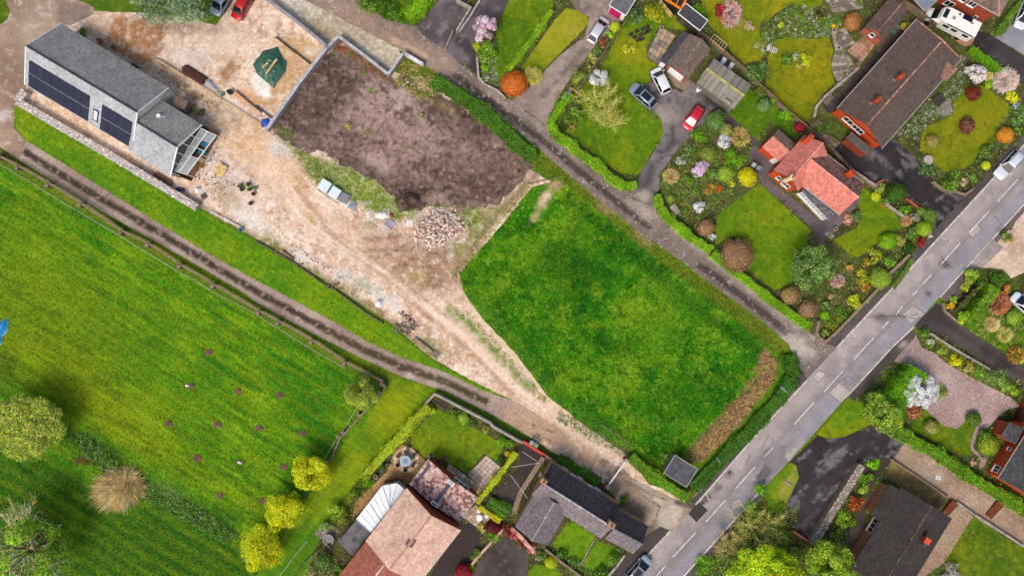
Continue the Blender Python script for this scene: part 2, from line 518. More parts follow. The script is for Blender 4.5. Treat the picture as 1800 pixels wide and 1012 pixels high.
def shrub(px,py,r,h,palette,label,name='shrub',cat='shrub',group=None,ry=None,n=None,size=None,lumps=7,seed=None,dome=False,asp=.55,shell=.55,rnd=.6,lumpr=.5,rot=0,clumpvar=.2):
 """r in photograph pixels; a rounded bush standing on the ground, foliage + stem"""
 NV[0]+= 1;seed=seed if seed is not None else 100+NV[0]
 ry=ry or r
 zc=h*.52
 R=(r/S,ry/S,h*.5)
 base=W(px,py,zc);base.z=0.02
 t=empty(name,base,label,cat,group)
 c=(base.x,base.y,zc)
 area=R[0]*R[1]*3.2+(R[0]+R[1])*h*1.6
 size=size or (.13 if dome else .2)
 n=n or int(min(9000,max(150,area/(size*size*asp)*(2.4 if dome else 2.0))))
 if dome:
  P,N,own=lump_points(n,c,R,1,seed,.86)
  P[:,2]=np.maximum(P[:,2],.04)
  g=np.random.default_rng(seed);cl=pal(palette)
  C=cl[g.integers(0,len(cl),n)]*g.uniform(.6,1.3,n)[:,None]*(.7+.7*fbm(P[:,0]*2.2,P[:,1]*2.2,seed+3,3))[:,None]
  P[:,:2]+= (P[:,:2]-np.array(c[:2]))*((fbm(P[:,0]*1.6,P[:,1]*1.6+P[:,2],seed,4)-.5)*.55)[:,None]
  V,F,CC=leaf_quads(P,N,size,C,asp,.45)
  fast('foliage',V,F,LEAF,t,CC.clip(.002,.85))
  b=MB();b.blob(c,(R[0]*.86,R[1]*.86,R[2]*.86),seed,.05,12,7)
  b.cur=tuple(cl.mean(0)*.75);b.c=[b.cur]*len(b.v)  # solid filler ball, leaf colour darkened to paint the shade inside the bush
  b.build('dark_core_ball',LEAF,t,col=True)
 else:
  crown_mesh('foliage',t,c,R,n,size,palette,seed,lumps,asp,rnd,shell,lumpr,clumpvar)
  stems('stem',t,base,c,R,4,max(.02,R[0]*.06),seed)
 return t
def tree(px,py,r,h,palette,label,name='tree',cat='tree',group=None,ry=None,n=6000,size=.3,lumps=26,seed=1,trunk=.2,cz=.62,ch=None,asp=.55,lumpr=.32,limbs=8,shell=.5,rnd=.6,twigs=0,clumpvar=.25):
 ry=ry or r
 zc=h*cz;ch=ch or h*(1-cz)
 k=W(px,py,zc)
 base=Vector((k.x,k.y,0))
 R=(r/S*(H-zc)/H,ry/S*(H-zc)/H,ch)
 t=empty(name,base,label,cat,group)
 if n: crown_mesh('crown',t,(k.x,k.y,zc),R,n,size,palette,seed,lumps,asp,rnd,shell,lumpr,clumpvar,spread=.78,minz=.3)
 g=random.Random(seed);b=MB()
 f=Vector((k.x,k.y,zc-ch*.35))
 b.tube(base,f,trunk,trunk*.7,9)
 tips=[]
 for i in range(limbs):
  a=2*math.pi*(i+g.uniform(-.3,.3))/limbs
  q_=g.uniform(.45,.9)
  e=Vector((k.x+R[0]*q_*math.cos(a),k.y+R[1]*q_*math.sin(a),zc+ch*g.uniform(-.3,.6)))
  m1=f.lerp(e,.4)+Vector((0,0,ch*.2))
  b.tube(f,m1,trunk*.5,trunk*.3,6);b.tube(m1,e,trunk*.3,trunk*.07,5)
  for j in range(3):
   e2=e+Vector((g.uniform(-1,1)*R[0],g.uniform(-1,1)*R[1],g.uniform(.0,.8)*ch))*.32
   b.tube(m1.lerp(e,g.uniform(.4,.9)),e2,trunk*.16,trunk*.04,4)
   tips.append(e2)
 b.build('trunk',BARK,t)
 return t
def twig_dome(px,py,r,h,palette,label,name='bare_shrub',ry=None,n=900,w=.03,seed=5,group=None,off=(0,0),rot=0.,spread=1.0,cat='shrub',lo=.75):
 """leafless or clipped twiggy bush: fine twigs fanning from the base to a domed skin"""
 ry=ry or r;NV[0]+= 1
 g=np.random.default_rng(seed+NV[0])
 base=W(px,py,h*.4);base.z=0.02
 t=empty(name,base,label,cat,group)
 D=g.normal(0,1,(n,3));D[:,2]=np.abs(D[:,2])*.9+.05;D /= np.linalg.norm(D,axis=1)[:,None]
 k=g.uniform(lo,1.04,n)[:,None]
 ca,sa=math.cos(rot),math.sin(rot)
 ex,ey=D[:,0]*r/S*spread,D[:,1]*ry/S*spread
 E=np.stack([ex*ca-ey*sa,ex*sa+ey*ca,D[:,2]*h],1)*k
 b0=np.array([base.x+off[0],base.y+off[1],.05])
 E += np.array([base.x,base.y,.03])
 M=b0+(E-b0)*g.uniform(.35,.6,n)[:,None]+g.normal(0,.05,(n,3))*h+np.array([0,0,.08*h])
 cl=pal(palette);C=cl[g.integers(0,len(cl),n)]*g.uniform(1.3,2.2,n)[:,None]
 Vs,Fs,Cs=[],[],[];o=0
 for A,B,w0,w1 in ((np.repeat(b0[None],n,0)+g.normal(0,.06,(n,3)),M,w*1.3,w),(M,E,w,w*.4)):
  d=B-A;d /= np.linalg.norm(d,axis=1)[:,None]+1e-9
  s1=np.cross(d,g.normal(0,1,(n,3)));s1 /= np.linalg.norm(s1,axis=1)[:,None]+1e-9
  s2=np.cross(d,s1)
  for s_ in (s1,s2):
   V=np.stack([A-s_*w0,A+s_*w0,B+s_*w1,B-s_*w1],1).reshape(-1,3)
   Fs.append(np.arange(n*4).reshape(-1,4)+o);o += n*4
   Vs.append(V);Cs.append(np.repeat(C,4,0))
 # side shoots near the skin
 m=n*2
 i=g.integers(0,n,m)
 A=M[i]+(E[i]-M[i])*g.uniform(.3,.9,m)[:,None]
 B=A+(g.normal(0,1,(m,3))*.5+(E[i]-M[i])*.8)*.22*(r/S)** .6
 d=B-A;s_=np.cross(d,g.normal(0,1,(m,3)));s_ /= np.linalg.norm(s_,axis=1)[:,None]+1e-9
 Vs.append(np.stack([A-s_*w*.7,A+s_*w*.7,B+s_*w*.3,B-s_*w*.3],1).reshape(-1,3))
 Fs.append(np.arange(m*4).reshape(-1,4)+o);Cs.append(np.repeat(C[i],4,0))
 fast('twigs',np.concatenate(Vs),np.concatenate(Fs),TWIG,t,np.concatenate(Cs).clip(.002,.8))
 b=MB();b.tube((b0[0],b0[1],0),(b0[0],b0[1],.3*h),.05+r/S*.03,.04,7);b.build('stem',BARK,t)
 return t
def hedge(path,wd,h,palette,label,name='hedge',size=.16,seed=3,dens=1.0,wob=.26,group=None,cat='hedge',closed=False,core='dark'):
 """clipped hedge along a pixel path; wd in pixels, h in metres"""
 w=wd/S
 pts=[W(x,y)for x,y in path]
 base=pts[len(pts)// 2].copy();base.z=0
 t=empty(name,base,label,cat,group)
 g=np.random.default_rng(seed)
 segs=list(zip(pts[:-1],pts[1:]))
 Ls=[(b-a).length for a,b in segs];tot=sum(Ls)
 n=int(tot*(w*1.0+h*1.6)/(size*size*.55)*2.0*dens)
 n=min(n,40000)
 A=np.array([a[:2]for a,_ in segs]);B=np.array([b[:2]for _,b in segs])
 si=g.choice(len(segs),n,p=np.array(Ls)/tot)
 u=g.uniform(-.01,1.01,n)
 D=(B-A)/np.array(Ls)[:,None]
 Nn=np.stack([-D[:,1],D[:,0]],1)
 # perimeter of a rounded section
 s=g.uniform(0,1,n)*(w+2*h)
 top=(s >h)& (s <h+w)
 off=np.where(top,s-h-w/2,np.where(s <= h,-w/2,w/2))
 z=np.where(top,h,np.where(s <= h,s,2*h+w-s))
 edge=np.clip((np.abs(off)/(w/2)),0,1)
 z=np.where(top,z-.22*edge ** 4*min(h,1),z)
 P2=A[si]+(B-A)[si]*u[:,None]+Nn[si]*off[:,None]
 wv=(fbm(P2[:,0]*.9,P2[:,1]*.9,seed,4)-.5)
 z=z*(1+wv*wob*2.2);P2=P2+Nn[si]*(np.sign(off)*wv*wob*w*3.0)[:,None]
 P=np.stack([P2[:,0],P2[:,1],np.maximum(z,.03)],1)+g.normal(0,size*.3,(n,3))
 N=np.stack([np.where(top,0,Nn[si,0]*np.sign(off)),np.where(top,0,Nn[si,1]*np.sign(off)),np.where(top,1.0,.3)],1)
 cl=pal(palette)
 C=cl[g.integers(0,len(cl),n)]*g.uniform(.8,1.2,n)[:,None]*(1+(fbm(P2[:,0]*.6,P2[:,1]*.6,seed+4,4)-.5)*1.5)[:,None]
 V,F,CC=leaf_quads(P,N,size,C,.6,.55)
 fast('foliage',V,F,LEAF,t,CC.clip(.002,.85))
 b=MB();b.cur=tuple(pal(palette).mean(0)*.7)  # solid filler bars, leaf colour darkened as painted shade inside the hedge
 for a,c_ in segs:
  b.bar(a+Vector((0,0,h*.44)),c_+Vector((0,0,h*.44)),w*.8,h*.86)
 b.build('dark_core_fill',LEAF,t,col=True)
 return t
def in_poly_pts(poly,n,g):
 P=np.array(poly);x0,y0=P.min(0);x1,y1=P.max(0)
 X=g.uniform(x0,x1,n*6);Y=g.uniform(y0,y1,n*6)
 k=inside(X,Y,poly)
 return X[k][:n],Y[k][:n]
def cover(poly,n,palette,label,hmin=.1,hmax=.4,size=.12,leaves=14,seed=9,name='ground_cover',cat='plants',spread=.16,z0=.03,asp=.6,skip=()):
 """low bed planting nobody could count: many leafy tufts as one stuff object"""
 g=np.random.default_rng(seed)
 X,Y=in_poly_pts(poly,n,g)
 for p in skip:
  k=~inside(X,Y,p);X,Y=X[k],Y[k]
 n=len(X);cl=pal(palette)
 nP=len(cl)// 4
 # patches of one kind
 kind=(np.floor(fbm(X/14,Y/14,seed,3)*3.4*nP).astype(int)+g.integers(0,2,n))% nP
 hh=g.uniform(hmin,hmax,n)
 x=(X-900)/S;y=(506-Y)/S
 i=np.repeat(np.arange(n),leaves);m=len(i)
 d=g.normal(0,1,(m,3));d[:,2]=np.abs(d[:,2]);d /= np.linalg.norm(d,axis=1)[:,None]
 rr=(hh[i]*.8+spread*.5)
 P=np.stack([x[i]+d[:,0]*rr,y[i]+d[:,1]*rr,z0+d[:,2]*hh[i]],1)
 C=cl[kind[i]*4+g.integers(0,4,m)]*g.uniform(.75,1.2,m)[:,None]
 V,F,CC=leaf_quads(P,d+np.array([0,0,.5]),size,C,asp,.5)
 o=fast(name,V,F,LEAF,None,CC.clip(.002,.85))
 return tag(o,label,cat,None,'stuff')
def speckle(poly,n,hexes,label,smin=.06,smax=.16,seed=1,name='stones',cat='stones',skip=(),z0=.05,asp=.8,tilt=.35):
 """loose chips, clods and litter too small to pick apart: one stuff object"""
 g=np.random.default_rng(seed)
 X,Y=in_poly_pts(poly,n,g)
 for p in skip:
  k=~inside(X,Y,p);X,Y=X[k],Y[k]
 n=len(X);cl=np.array([hx(h)for h in hexes])
 C=cl[g.integers(0,len(cl),n)]*g.uniform(.7,1.2,n)[:,None]
 P=np.stack([(X-900)/S,(506-Y)/S,np.full(n,z0)+g.uniform(0,.05,n)],1)
 V,F,CC=leaf_quads(P,np.tile([0.,0.,1.],(n,1)),1.0,C,asp,tilt)
 s_=np.repeat(g.uniform(smin,smax,n)** 1.0,4)[:,None];V=np.repeat(P,4,0)+(V-np.repeat(P,4,0))*s_
 o=fast(name,V,F,TWIG,None,CC.clip(.002,.85));return tag(o,label,cat,None,'stuff')
def tufts(poly,n,size,label,hexes,seed=1,lean=.7,name='grass',z0=.01,jit=.25,mul=1.0,asp=.35,src=None,skip=(),cat='grass'):
 """short upright grass blades scattered over a surface, coloured like it"""
 g=np.random.default_rng(seed)
 X,Y=in_poly_pts(poly,n,g)
 for p in skip:
  k=~inside(X,Y,p);X,Y=X[k],Y[k]
 n=len(X)
 if src:
  pl,base,patches,sd_,zz=PAINT[src]
  C=paint(X,Y,base,patches,sd_)*mul
 else:
  cl=np.array([hx(h)for h in hexes]);C=cl[g.integers(0,len(cl),n)]*mul
 C=C*g.uniform(1-jit,1+jit,n)[:,None]
 P=np.stack([(X-900)/S,(506-Y)/S,np.full(n,z0)],1)
 a=g.uniform(0,2*math.pi,n);s=size*g.uniform(.6,1.4,n)
 hgt=s*g.uniform(.35,1.0,n);ln=s*lean
 dx,dy=np.cos(a),np.sin(a)
 V=np.stack([P+np.stack([-dy*s*asp,dx*s*asp,0*s],1),P+np.stack([dy*s*asp,-dx*s*asp,0*s],1),
                  P+np.stack([dx*ln,dy*ln,hgt],1)],1).reshape(-1,3)
 F=np.arange(n*3,dtype=np.int32).reshape(-1,3)
 o=fast(name,V,F,LEAF,None,np.repeat(C,3,0).clip(.002,.85))
 return tag(o,label,cat,None,'stuff')

# ------------------------------------------------------------------ roofs and houses
def clip_poly(poly,clip):     # Sutherland-Hodgman, 2D, clip is convex counter-clockwise
 out=poly
 for i in range(len(clip)):
  ax,ay=clip[i];bx,by=clip[(i+1)% len(clip)]
  inp,out=out,[]
  if not inp: break
  def sd_(p): return (bx-ax)*(p[1]-ay)-(by-ay)*(p[0]-ax)
  for j in range(len(inp)):
   p,r=inp[j-1],inp[j]
   sp,sr=sd_(p),sd_(r)
   if (sp >= 0)!= (sr >= 0):
    t=sp/(sp-sr);out.append((p[0]+(r[0]-p[0])*t,p[1]+(r[1]-p[1])*t))
   if sr >= 0: out.append(r)
 return out
def tile_slope(mb,pts,hexes,tw=.3,th=.3,lift=.035,jit=.14,seed=0,bond=.5,k=KA,blot=None):
 """overlapping tiles on one convex roof slope; pts[0]->pts[1] is the eave"""
 g=random.Random(seed)
 pts=[Vector(p)for p in pts]
 U=(pts[1]-pts[0]).normalized()
 N=(pts[1]-pts[0]).cross(pts[-1]-pts[0]).normalized()
 if N.z <0: N=-N
 Vv=N.cross(U)
 if Vv.z <0: Vv=-Vv
 o=pts[0]
 P2=[((p-o).dot(U),(p-o).dot(Vv))for p in pts]
 a=sum(P2[i][0]*P2[(i+1)% len(P2)][1]-P2[(i+1)% len(P2)][0]*P2[i][1]for i in range(len(P2)))
 clip=P2 if a >0 else P2[::-1]
 x0=min(p[0]for p in P2);x1=max(p[0]for p in P2);y1=max(p[1]for p in P2)
 cols=[hx(h,k)for h in hexes]
 rows=int(y1/th)+1
 for r in range(rows):
  y=r*th
  sh=(r % 2)*bond*tw
  for ci in range(int((x1-x0)/tw)+2):
   x=x0+ci*tw-sh
   sq=[(x+.008,y),(x+tw-.008,y),(x+tw-.008,y+th),(x+.008,y+th)]
   cp=clip_poly(sq,clip)
   if len(cp)<3: continue
   c=cols[g.randrange(len(cols))]*(1+g.uniform(-jit,jit))
   dz=g.uniform(0,.008)
   mb.cur=tuple(c)
   def lift3(p): return o+U*p[0]+Vv*p[1]+N*(.012+dz+lift*(1-(p[1]-y)/th))
   top=[lift3(p)for p in cp]
   f=[tuple(range(len(top)))]
   if len(cp)== 4 and abs(cp[0][1]-y)<1e-4 or len(cp)== 4:
    lo_=sorted(range(len(cp)),key=lambda i: cp[i][1])[:2]
    lo_.sort(key=lambda i: cp[i][0])
    b0=o+U*cp[lo_[0]][0]+Vv*cp[lo_[0]][1]-N*.01;b1=o+U*cp[lo_[1]][0]+Vv*cp[lo_[1]][1]-N*.01
    n=len(top);top += [b0,b1];f.append((lo_[1],lo_[0],n,n+1))
   mb.add(top,f)
 return N
def slab(mb,pts,th=.1):
 pts=[Vector(p)for p in pts]
 N=(pts[1]-pts[0]).cross(pts[-1]-pts[0]).normalized()
 if N.z <0: N=-N;pts=pts[::-1]
 n=len(pts)
 mb.add(pts+[p-N*th for p in pts],[tuple(range(n)),tuple(range(2*n-1,n-1,-1))]+[(i,n+i,n+(i+1)% n,(i+1)% n)for i in range(n)])
TILEM=mat('roof_tiles','#888888','#585444',.85,.5,.14,2.6,.18,.3,.015,col=True,lo=.52,hi=.74,h2a=.24)
def ridge_tiles(parent,p0,p1,hexes,r=.13,step=.42,name='ridge_tiles',seed=0):
 p0,p1=Vector(p0),Vector(p1);L=(p1-p0).length;n=max(1,int(L/step));g=random.Random(seed)
 mb=MB()
 d=(p1-p0)/n;sd_=Vector((-d.y,d.x,0)).normalized()
 for i in range(n):
  a=p0+d*i;b=p0+d*(i+.97)
  mb.cur=tuple(hx(hexes[g.randrange(len(hexes))])*g.uniform(.85,1.15))
  prof=[(-r,-.07),(-r*.75,.05),(0,.1),(r*.75,.05),(r,-.07)]
  vs=[p+sd_*x+Vector((0,0,z+(.02 if k else 0)))for k,p in enumerate((a,b))for x,z in prof]
  mb.add(vs,[(j,j+1,j+6,j+5)for j in range(4)]+[(0,1,2,3,4),(9,8,7,6,5)])
 return mb.build(name,TILEM,parent,col=True)
GLASS=plain('window_glass','#2a3038',.12,0,.6)
WHITE=plain('white_paint','#f4f4f2',.5)
DARKM=plain('black_plastic','#24242a',.5)
LEAD=mat('lead_flashing','#9a9aa0','#7c7c84',.6,2,.15,8,.1,.1)
BRICKO=mat('orange_brick','#d2602e','#b84c24',.9,4,.15,14,.2,.4,.02)
BRICKR=mat('red_brick','#a9553a','#8a4430',.9,4,.2,14,.25,.4,.02)
BRICKP=mat('pink_brick','#b4705c','#965848',.9,4,.2,14,.25,.4,.02)
RENDER=mat('white_render','#f2ece2','#d8d0c4',.9,1.5,.1,8,.08,.15)
STONE=mat('rubble_stone','#a4907c','#7a6858',.9,5,.25,12,.3,.8,.05)
BLOCK=mat('concrete_blocks','#a9a6ac','#8a868c',.9,2,.15,10,.2,.3,.02)
CONC=mat('concrete','#b8aca2','#948a82',.9,2,.15,10,.2,.3,.02)
TIMBER=mat('weathered_timber','#9c8a76','#7a6a5a',.85,3,.25,12,.25,.4,.02)
TIMBERY=mat('pale_timber','#d8bc88','#b89a6c',.8,3,.2,12,.2,.3,.02)
BROWNW=mat('brown_stained_wood','#8a4c26','#6e3a1e',.75,3,.2,12,.2,.3,.02)
GREYMETAL=plain('grey_metal','#8c9096',.35,.6)

class House:
 """rectangular building; A,B,C photograph pixels of three roof corners at eave height, A->B is the ridge direction"""
 def __init__(s,name,label,cat,A,B,C,he,hr,over=.3,hips=(0,0),ridge=.5,z0=0.0,wall=None,hexes=('#888888',),tw=.3,th=.3,seed=0,
                 ridgehex=None,tiles=True,gutter=None,roofmat=None,parent=None,walls=True,overx=None,jit=.14,lift=.035):
  s.he,s.hr=he,hr
  a,b,c=W(*A,he),W(*B,he),W(*C,he)
  d=b-a;d.z=0;s.L=d.length;s.u=d.normalized()
  s.v=Vector((-s.u.y,s.u.x,0))
  if (c-b).dot(s.v)<0: s.v=-s.v
  s.Wd=(c-b).dot(s.v)
  s.a=Vector((a.x,a.y,0))
  ctr=s.P(s.L/2,s.Wd/2,0)
  s.root=parent or empty(name,ctr,label,cat)
  L,Wd=s.L,s.Wd;rm=Wd*ridge
  ox=over if overx is None else overx
  if walls:
   mb=MB()
   mb.prism([s.P(ox,over,0),s.P(L-ox,over,0),s.P(L-ox,Wd-over,0),s.P(ox,Wd-over,0)],z0,he-.06+(over/max(rm,.1))*(hr-he)*.6)
   k=.12
   for x,hp in ((ox,hips[0]),(L-ox-.2,hips[1])):
    if hp == 0 and hr >he+.2:
     zb=he-.06
     ps=[(over,zb),(Wd-over,zb),(rm,hr-k)]
     zl=he+(over/rm)*(hr-he)-k;zr=he+(over/(Wd-rm))*(hr-he)-k
     prof=[(over,he-.4),(Wd-over,he-.4),(Wd-over,zr),(rm,hr-k),(over,zl)]
     v0=[s.P(x,y,z)for y,z in prof];v1=[s.P(x+.2,y,z)for y,z in prof]
     n=5
     mb.add(v0+v1,[(4,3,2,1,0),(5,6,7,8,9)]+[(i,(i+1)% n,n+(i+1)% n,n+i)for i in range(n)])
   s.wall=mb.build('wall',wall or BRICKR,s.root)
  h0,h1=hips
  s.slopes=[[s.P(0,0,he),s.P(L,0,he),s.P(L-h1,rm,hr),s.P(h0,rm,hr)],
     [s.P(L,Wd,he),s.P(0,Wd,he),s.P(h0,rm,hr),s.P(L-h1,rm,hr)]]
  if h0: s.slopes.append([s.P(0,Wd,he),s.P(0,0,he),s.P(h0,rm,hr)])
  if h1: s.slopes.append([s.P(L,0,he),s.P(L,Wd,he),s.P(L-h1,rm,hr)])
  mb=MB()
  for sl in s.slopes: slab(mb,sl,.1)
  s.roof=mb.build('roof',roofmat or mat('roof_underlay','#6a625c'),s.root)
  if tiles:
   tb=MB()
   for i,sl in enumerate(s.slopes):
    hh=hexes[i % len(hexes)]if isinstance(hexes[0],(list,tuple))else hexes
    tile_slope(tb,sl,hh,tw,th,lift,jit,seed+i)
   o=tb.build('tiles',TILEM,s.roof,col=True);o['kind']='stuff'
  if ridgehex:
   ridge_tiles(s.roof,s.P(h0,rm,hr+.04),s.P(L-h1,rm,hr+.04),ridgehex)
   for hp,x in ((h0,0),(h1,L)):
    if hp:
     for y in (0,Wd):
      xr=h0 if x == 0 else L-h1
      ridge_tiles(s.roof,s.P(x,y,he+.04),s.P(xr,rm,hr+.04),ridgehex,name='hip_tiles')
  if gutter:
   for y in (-.06,Wd+.06):
    g=MB();g.bar(s.P(-.02,y,he-.03),s.P(L+.02,y,he-.03),.11,.1);g.build('gutter',gutter,s.root)
 def P(s,x,y,z): return Vector((s.a.x+s.u.x*x+s.v.x*y,s.a.y+s.u.y*x+s.v.y*y,z))
 def roofz(s,y):
  rm=s.Wd/2
  return s.he+(s.hr-s.he)*(1-abs(y-rm)/rm)
 def chimney(s,x,y,w,d,top,mt=None,pots=1,base=None,flash=True):
  mb=MB()
  z0=(base if base is not None else s.roofz(y))-.5
  rz=math.atan2(s.u.y,s.u.x)
  mb.box(s.P(x,y,(z0+top)/2),(w,d,top-z0),rz)
  mb.box(s.P(x,y,top-.1),(w+.1,d+.1,.14),rz)
  c=mb.build('chimney',mt or BRICKR,s.root)
  for i in range(pots):
   p=MB();xx=x+(i-(pots-1)/2)*w/max(1,pots)
   p.lathe(s.P(xx,y,top-.03),[(.14,0),(.12,.3),(.15,.32),(.15,.38),(.1,.38),(.1,.1)],10);p.build('chimney_pot',mat('terracotta_pot','#c8764c','#a45c38'),c)
  if flash:
   f=MB();f.box(s.P(x,y,z0+.5),(w+.35,d+.12,.1),rz);f.build('flashing',LEAD,c)
  return c
 def window(s,side,t,w,z0,z1,frame=None,over=.3,n=2,name='window'):
  """side 0:y=0 1:x=L 2:y=W 3:x=0; t metres along, centred"""
  A={0: (s.P(t,over,0),s.u,-s.v),1: (s.P(s.L-over,t,0),s.v,s.u),2: (s.P(t,s.Wd-over,0),s.u,s.v),3: (s.P(over,t,0),s.v,-s.u)}[side]
  c,u,nn=A
  return wall_window(s.root,c,u,nn,w,z0,z1,frame or WHITE,n,name)
def wall_window(root,c,u,nn,w,z0,z1,frame,n=2,name='window',f=.07,gl=None):
 mb=MB()
 def pt(x,z,o): return c+u*x+nn*o+Vector((0,0,z))
 for x0,x1,a,b in [(-w/2,w/2,z0,z0+f),(-w/2,w/2,z1-f,z1)]+[(-w/2+i*(w-f)/n,-w/2+i*(w-f)/n+f,z0+f,z1-f)for i in range(n+1)]:
  bt=[pt(x0,a,-.02),pt(x1,a,-.02),pt(x1,a,.06),pt(x0,a,.06)];tp=[pt(x0,b,-.02),pt(x1,b,-.02),pt(x1,b,.06),pt(x0,b,.06)]
  mb.hexa(bt,tp)
 o=mb.build(name,frame,root)
 for i in range(n):
  p=MB();x0=-w/2+i*(w-f)/n+f;x1=-w/2+(i+1)*(w-f)/n
  p.hexa([pt(x0,z0+f,-.01),pt(x1,z0+f,-.01),pt(x1,z0+f,.02),pt(x0,z0+f,.02)],[pt(x0,z1-f,-.01),pt(x1,z1-f,-.01),pt(x1,z1-f,.02),pt(x0,z1-f,.02)])
  p.build('pane',gl or GLASS,o)
 sl=MB();sl.hexa([pt(-w/2-.06,z0-.08,-.02),pt(w/2+.06,z0-.08,-.02),pt(w/2+.06,z0-.08,.14),pt(-w/2-.06,z0-.08,.14)],
                       [pt(-w/2-.06,z0-.01,-.02),pt(w/2+.06,z0-.01,-.02),pt(w/2+.06,z0-.01,.12),pt(-w/2-.06,z0-.01,.12)])
 sl.build('sill',frame,o)
 return o
def low_wall(path,w,h,mt,label,name='garden_wall',cat='wall',cop=None,group=None,cap=.05,pieces=None,z0=0):
 """wall along a pixel path (pixels taken at its top); coping stones are parts when given"""
 pts=[W(x,y,h)for x,y in path]
 for p in pts: p.z=0
 c=pts[len(pts)// 2]
 t=empty(name,c,label,cat,group)
 mb=MB()
 for i,(a,b)in enumerate(zip(pts[:-1],pts[1:])):
  d=(b-a).normalized()
  e=w*.5-.004*(i % 2+1)
  mb.bar(a-d*e+Vector((0,0,(h+z0)/2-.003*(i % 2))),b+d*e+Vector((0,0,(h+z0)/2-.003*(i % 2))),w-.004*(i % 2),h-z0)
 mb.build('wall_body',mt,t)
 if cop is not None:
  st=pieces or .6
  me=None
  for i,(a,b)in enumerate(zip(pts[:-1],pts[1:])):
   L=(b-a).length;n=max(1,round(L/st));d=(b-a)/n
   rz=math.atan2(d.y,d.x)
   k=MB();k.box((0,0,0),(d.length*.97,w+.06,cap));me=bpy.data.meshes.new('coping_stone');me.from_pydata(k.v,[],k.f);me.update()
   me.materials.append(cop)
   for j in range(n):
    p=a+d*(j+.5);p.z=h+cap/2-.005+random.uniform(0,.01)+.012*(i % 2)
    o=bpy.data.objects.new('coping_stone',me);COL.objects.link(o);o.parent=t
    o.location=p-LOC[t];o.rotation_euler=(random.uniform(-.01,.01),random.uniform(-.01,.01),rz+random.uniform(-.015,.015))
 return t
def fence(path,h,label,step=1.8,name='fence',cat='fence',rails=(.35,.75,1.1),pw=.1,post_mat=None,rail_mat=None,boards=False,group=None,ph=None,rail_h=.09,rail_w=.035,bw=.14):
 post_mat=post_mat or TIMBER;rail_mat=rail_mat or TIMBER
 pts=[W(x,y,h)for x,y in path]
 for p in pts: p.z=0
 t=empty(name,pts[len(pts)// 2],label,cat,group)
 k=MB();k.box((0,0,(ph or h)/2),(pw,pw,ph or h));pm=bpy.data.meshes.new('post');pm.from_pydata(k.v,[],k.f);pm.update();pm.materials.append(post_mat)
 bm_=None
 if boards:
  k=MB();k.box((0,0,h/2),(bw*.93,.02,h-.06));bm_=bpy.data.meshes.new('board');bm_.from_pydata(k.v,[],k.f);bm_.update();bm_.materials.append(rail_mat)
 last=len(pts)-2
 for i,(a,b)in enumerate(zip(pts[:-1],pts[1:])):
  L=(b-a).length;n=max(1,round(L/step));d=(b-a)/n;rz=math.atan2(d.y,d.x)
  for j in range(n+(1 if i == last else 0)):
   p=a+d*j
   o=bpy.data.objects.new('post',pm);COL.objects.link(o);o.parent=t;o.location=p-LOC[t]
   o.rotation_euler=(random.uniform(-.03,.03),random.uniform(-.03,.03),rz)
  nn=Vector((-d.y,d.x,0)).normalized()*(pw/2+rail_w/2+.002)
  for z in rails:
   for j in range(n):
    m=MB();m.bar(a+d*j+nn+Vector((0,0,z+random.uniform(-.01,.01))),a+d*(j+1)+nn+Vector((0,0,z+random.uniform(-.01,.01))),rail_w,rail_h);m.build('rail',rail_mat,t)
  if boards:
   m=int(L/bw)
   n2=Vector((-d.y,d.x,0)).normalized()*(pw/2+rail_w+.016)
   for j in range(m):
    p=a+(b-a)*((j+.5)/m)+n2
    o=bpy.data.objects.new('board',bm_);COL.objects.link(o);o.parent=t;o.location=p-LOC[t];o.rotation_euler=(0,0,rz)
 return t

# ================================================================== THE SETTING
def big_ground():
 n=40
 xs=np.linspace(-1500,1500,n)
 gx,gy=np.meshgrid(xs,xs);V=np.stack([gx.ravel(),gy.ravel(),np.zeros(n*n)],1)
 F=np.array([(j*n+i,j*n+i+1,(j+1)*n+i+1,(j+1)*n+i)for j in range(n-1)for i in range(n-1)])
 C=np.repeat(hx('#5f7a1e')[None],len(V),0)
 o=fast('ground',V,F,GM['grass'],None,C);tag(o,'green grassy ground spreading under and beyond everything','ground',None,'structure')
big_ground()

FIELD=[(-80,245),(0,289),(134,368),(213,414),(316,479),(370,510),(450,556),(602,647),(672,690),(640,745),(585,800),(530,890),(455,1000),(420,1080),(-80,1080)]
sheet('field',FIELD,['#4f8c10','#5f980f','#72a00f','#86a611'],[
 ('s',31,34,'#46880e',.45),('k',32,80,7,'#367a0c',.52,.72,.75),('k',32,60,6,'#9cc020',.55,.75,.6),
 ('e',60,560,190,90,20,'#84960e',.55,60),('e',40,480,120,80,20,'#86a010',.5,50),
 ('e',170,690,130,40,30,'#a2aa10',.55,40),('e',240,770,170,22,30,'#a0a80c',.5,22),
 ('l',[(330,420),(500,530),(600,620),(560,740)],60,'#40860e',.6,40),
 ('p',[(-80,800),(60,800),(170,850),(300,900),(400,950),(470,1000),(420,1080),(-80,1080)],'#3a6c0c',.85,24),
 ('s',31,24,'#86960f',.35),('k',32,60,8,'#2a5c0a',.56,.74,.4),
 ('l',[(130,770),(180,800),(270,860),(330,890),(400,930)],34,'#4c7a20',.8,16),
 ('l',[(120,760),(200,800)],26,'#30561a',.8,12),('e',145,810,16,7,0,'#6b4a34',.9,4),
 ('l',[(320,880),(390,920)],18,'#3c5a24',.6,10),('e',300,870,30,14,30,'#8a9a60',.4,10),
 ('e',10,650,24,30,0,'#5a6a1a',.6,14)],'field',.009,1.5,4.5,1,
 label='wide mown green field on the left',cat='field')
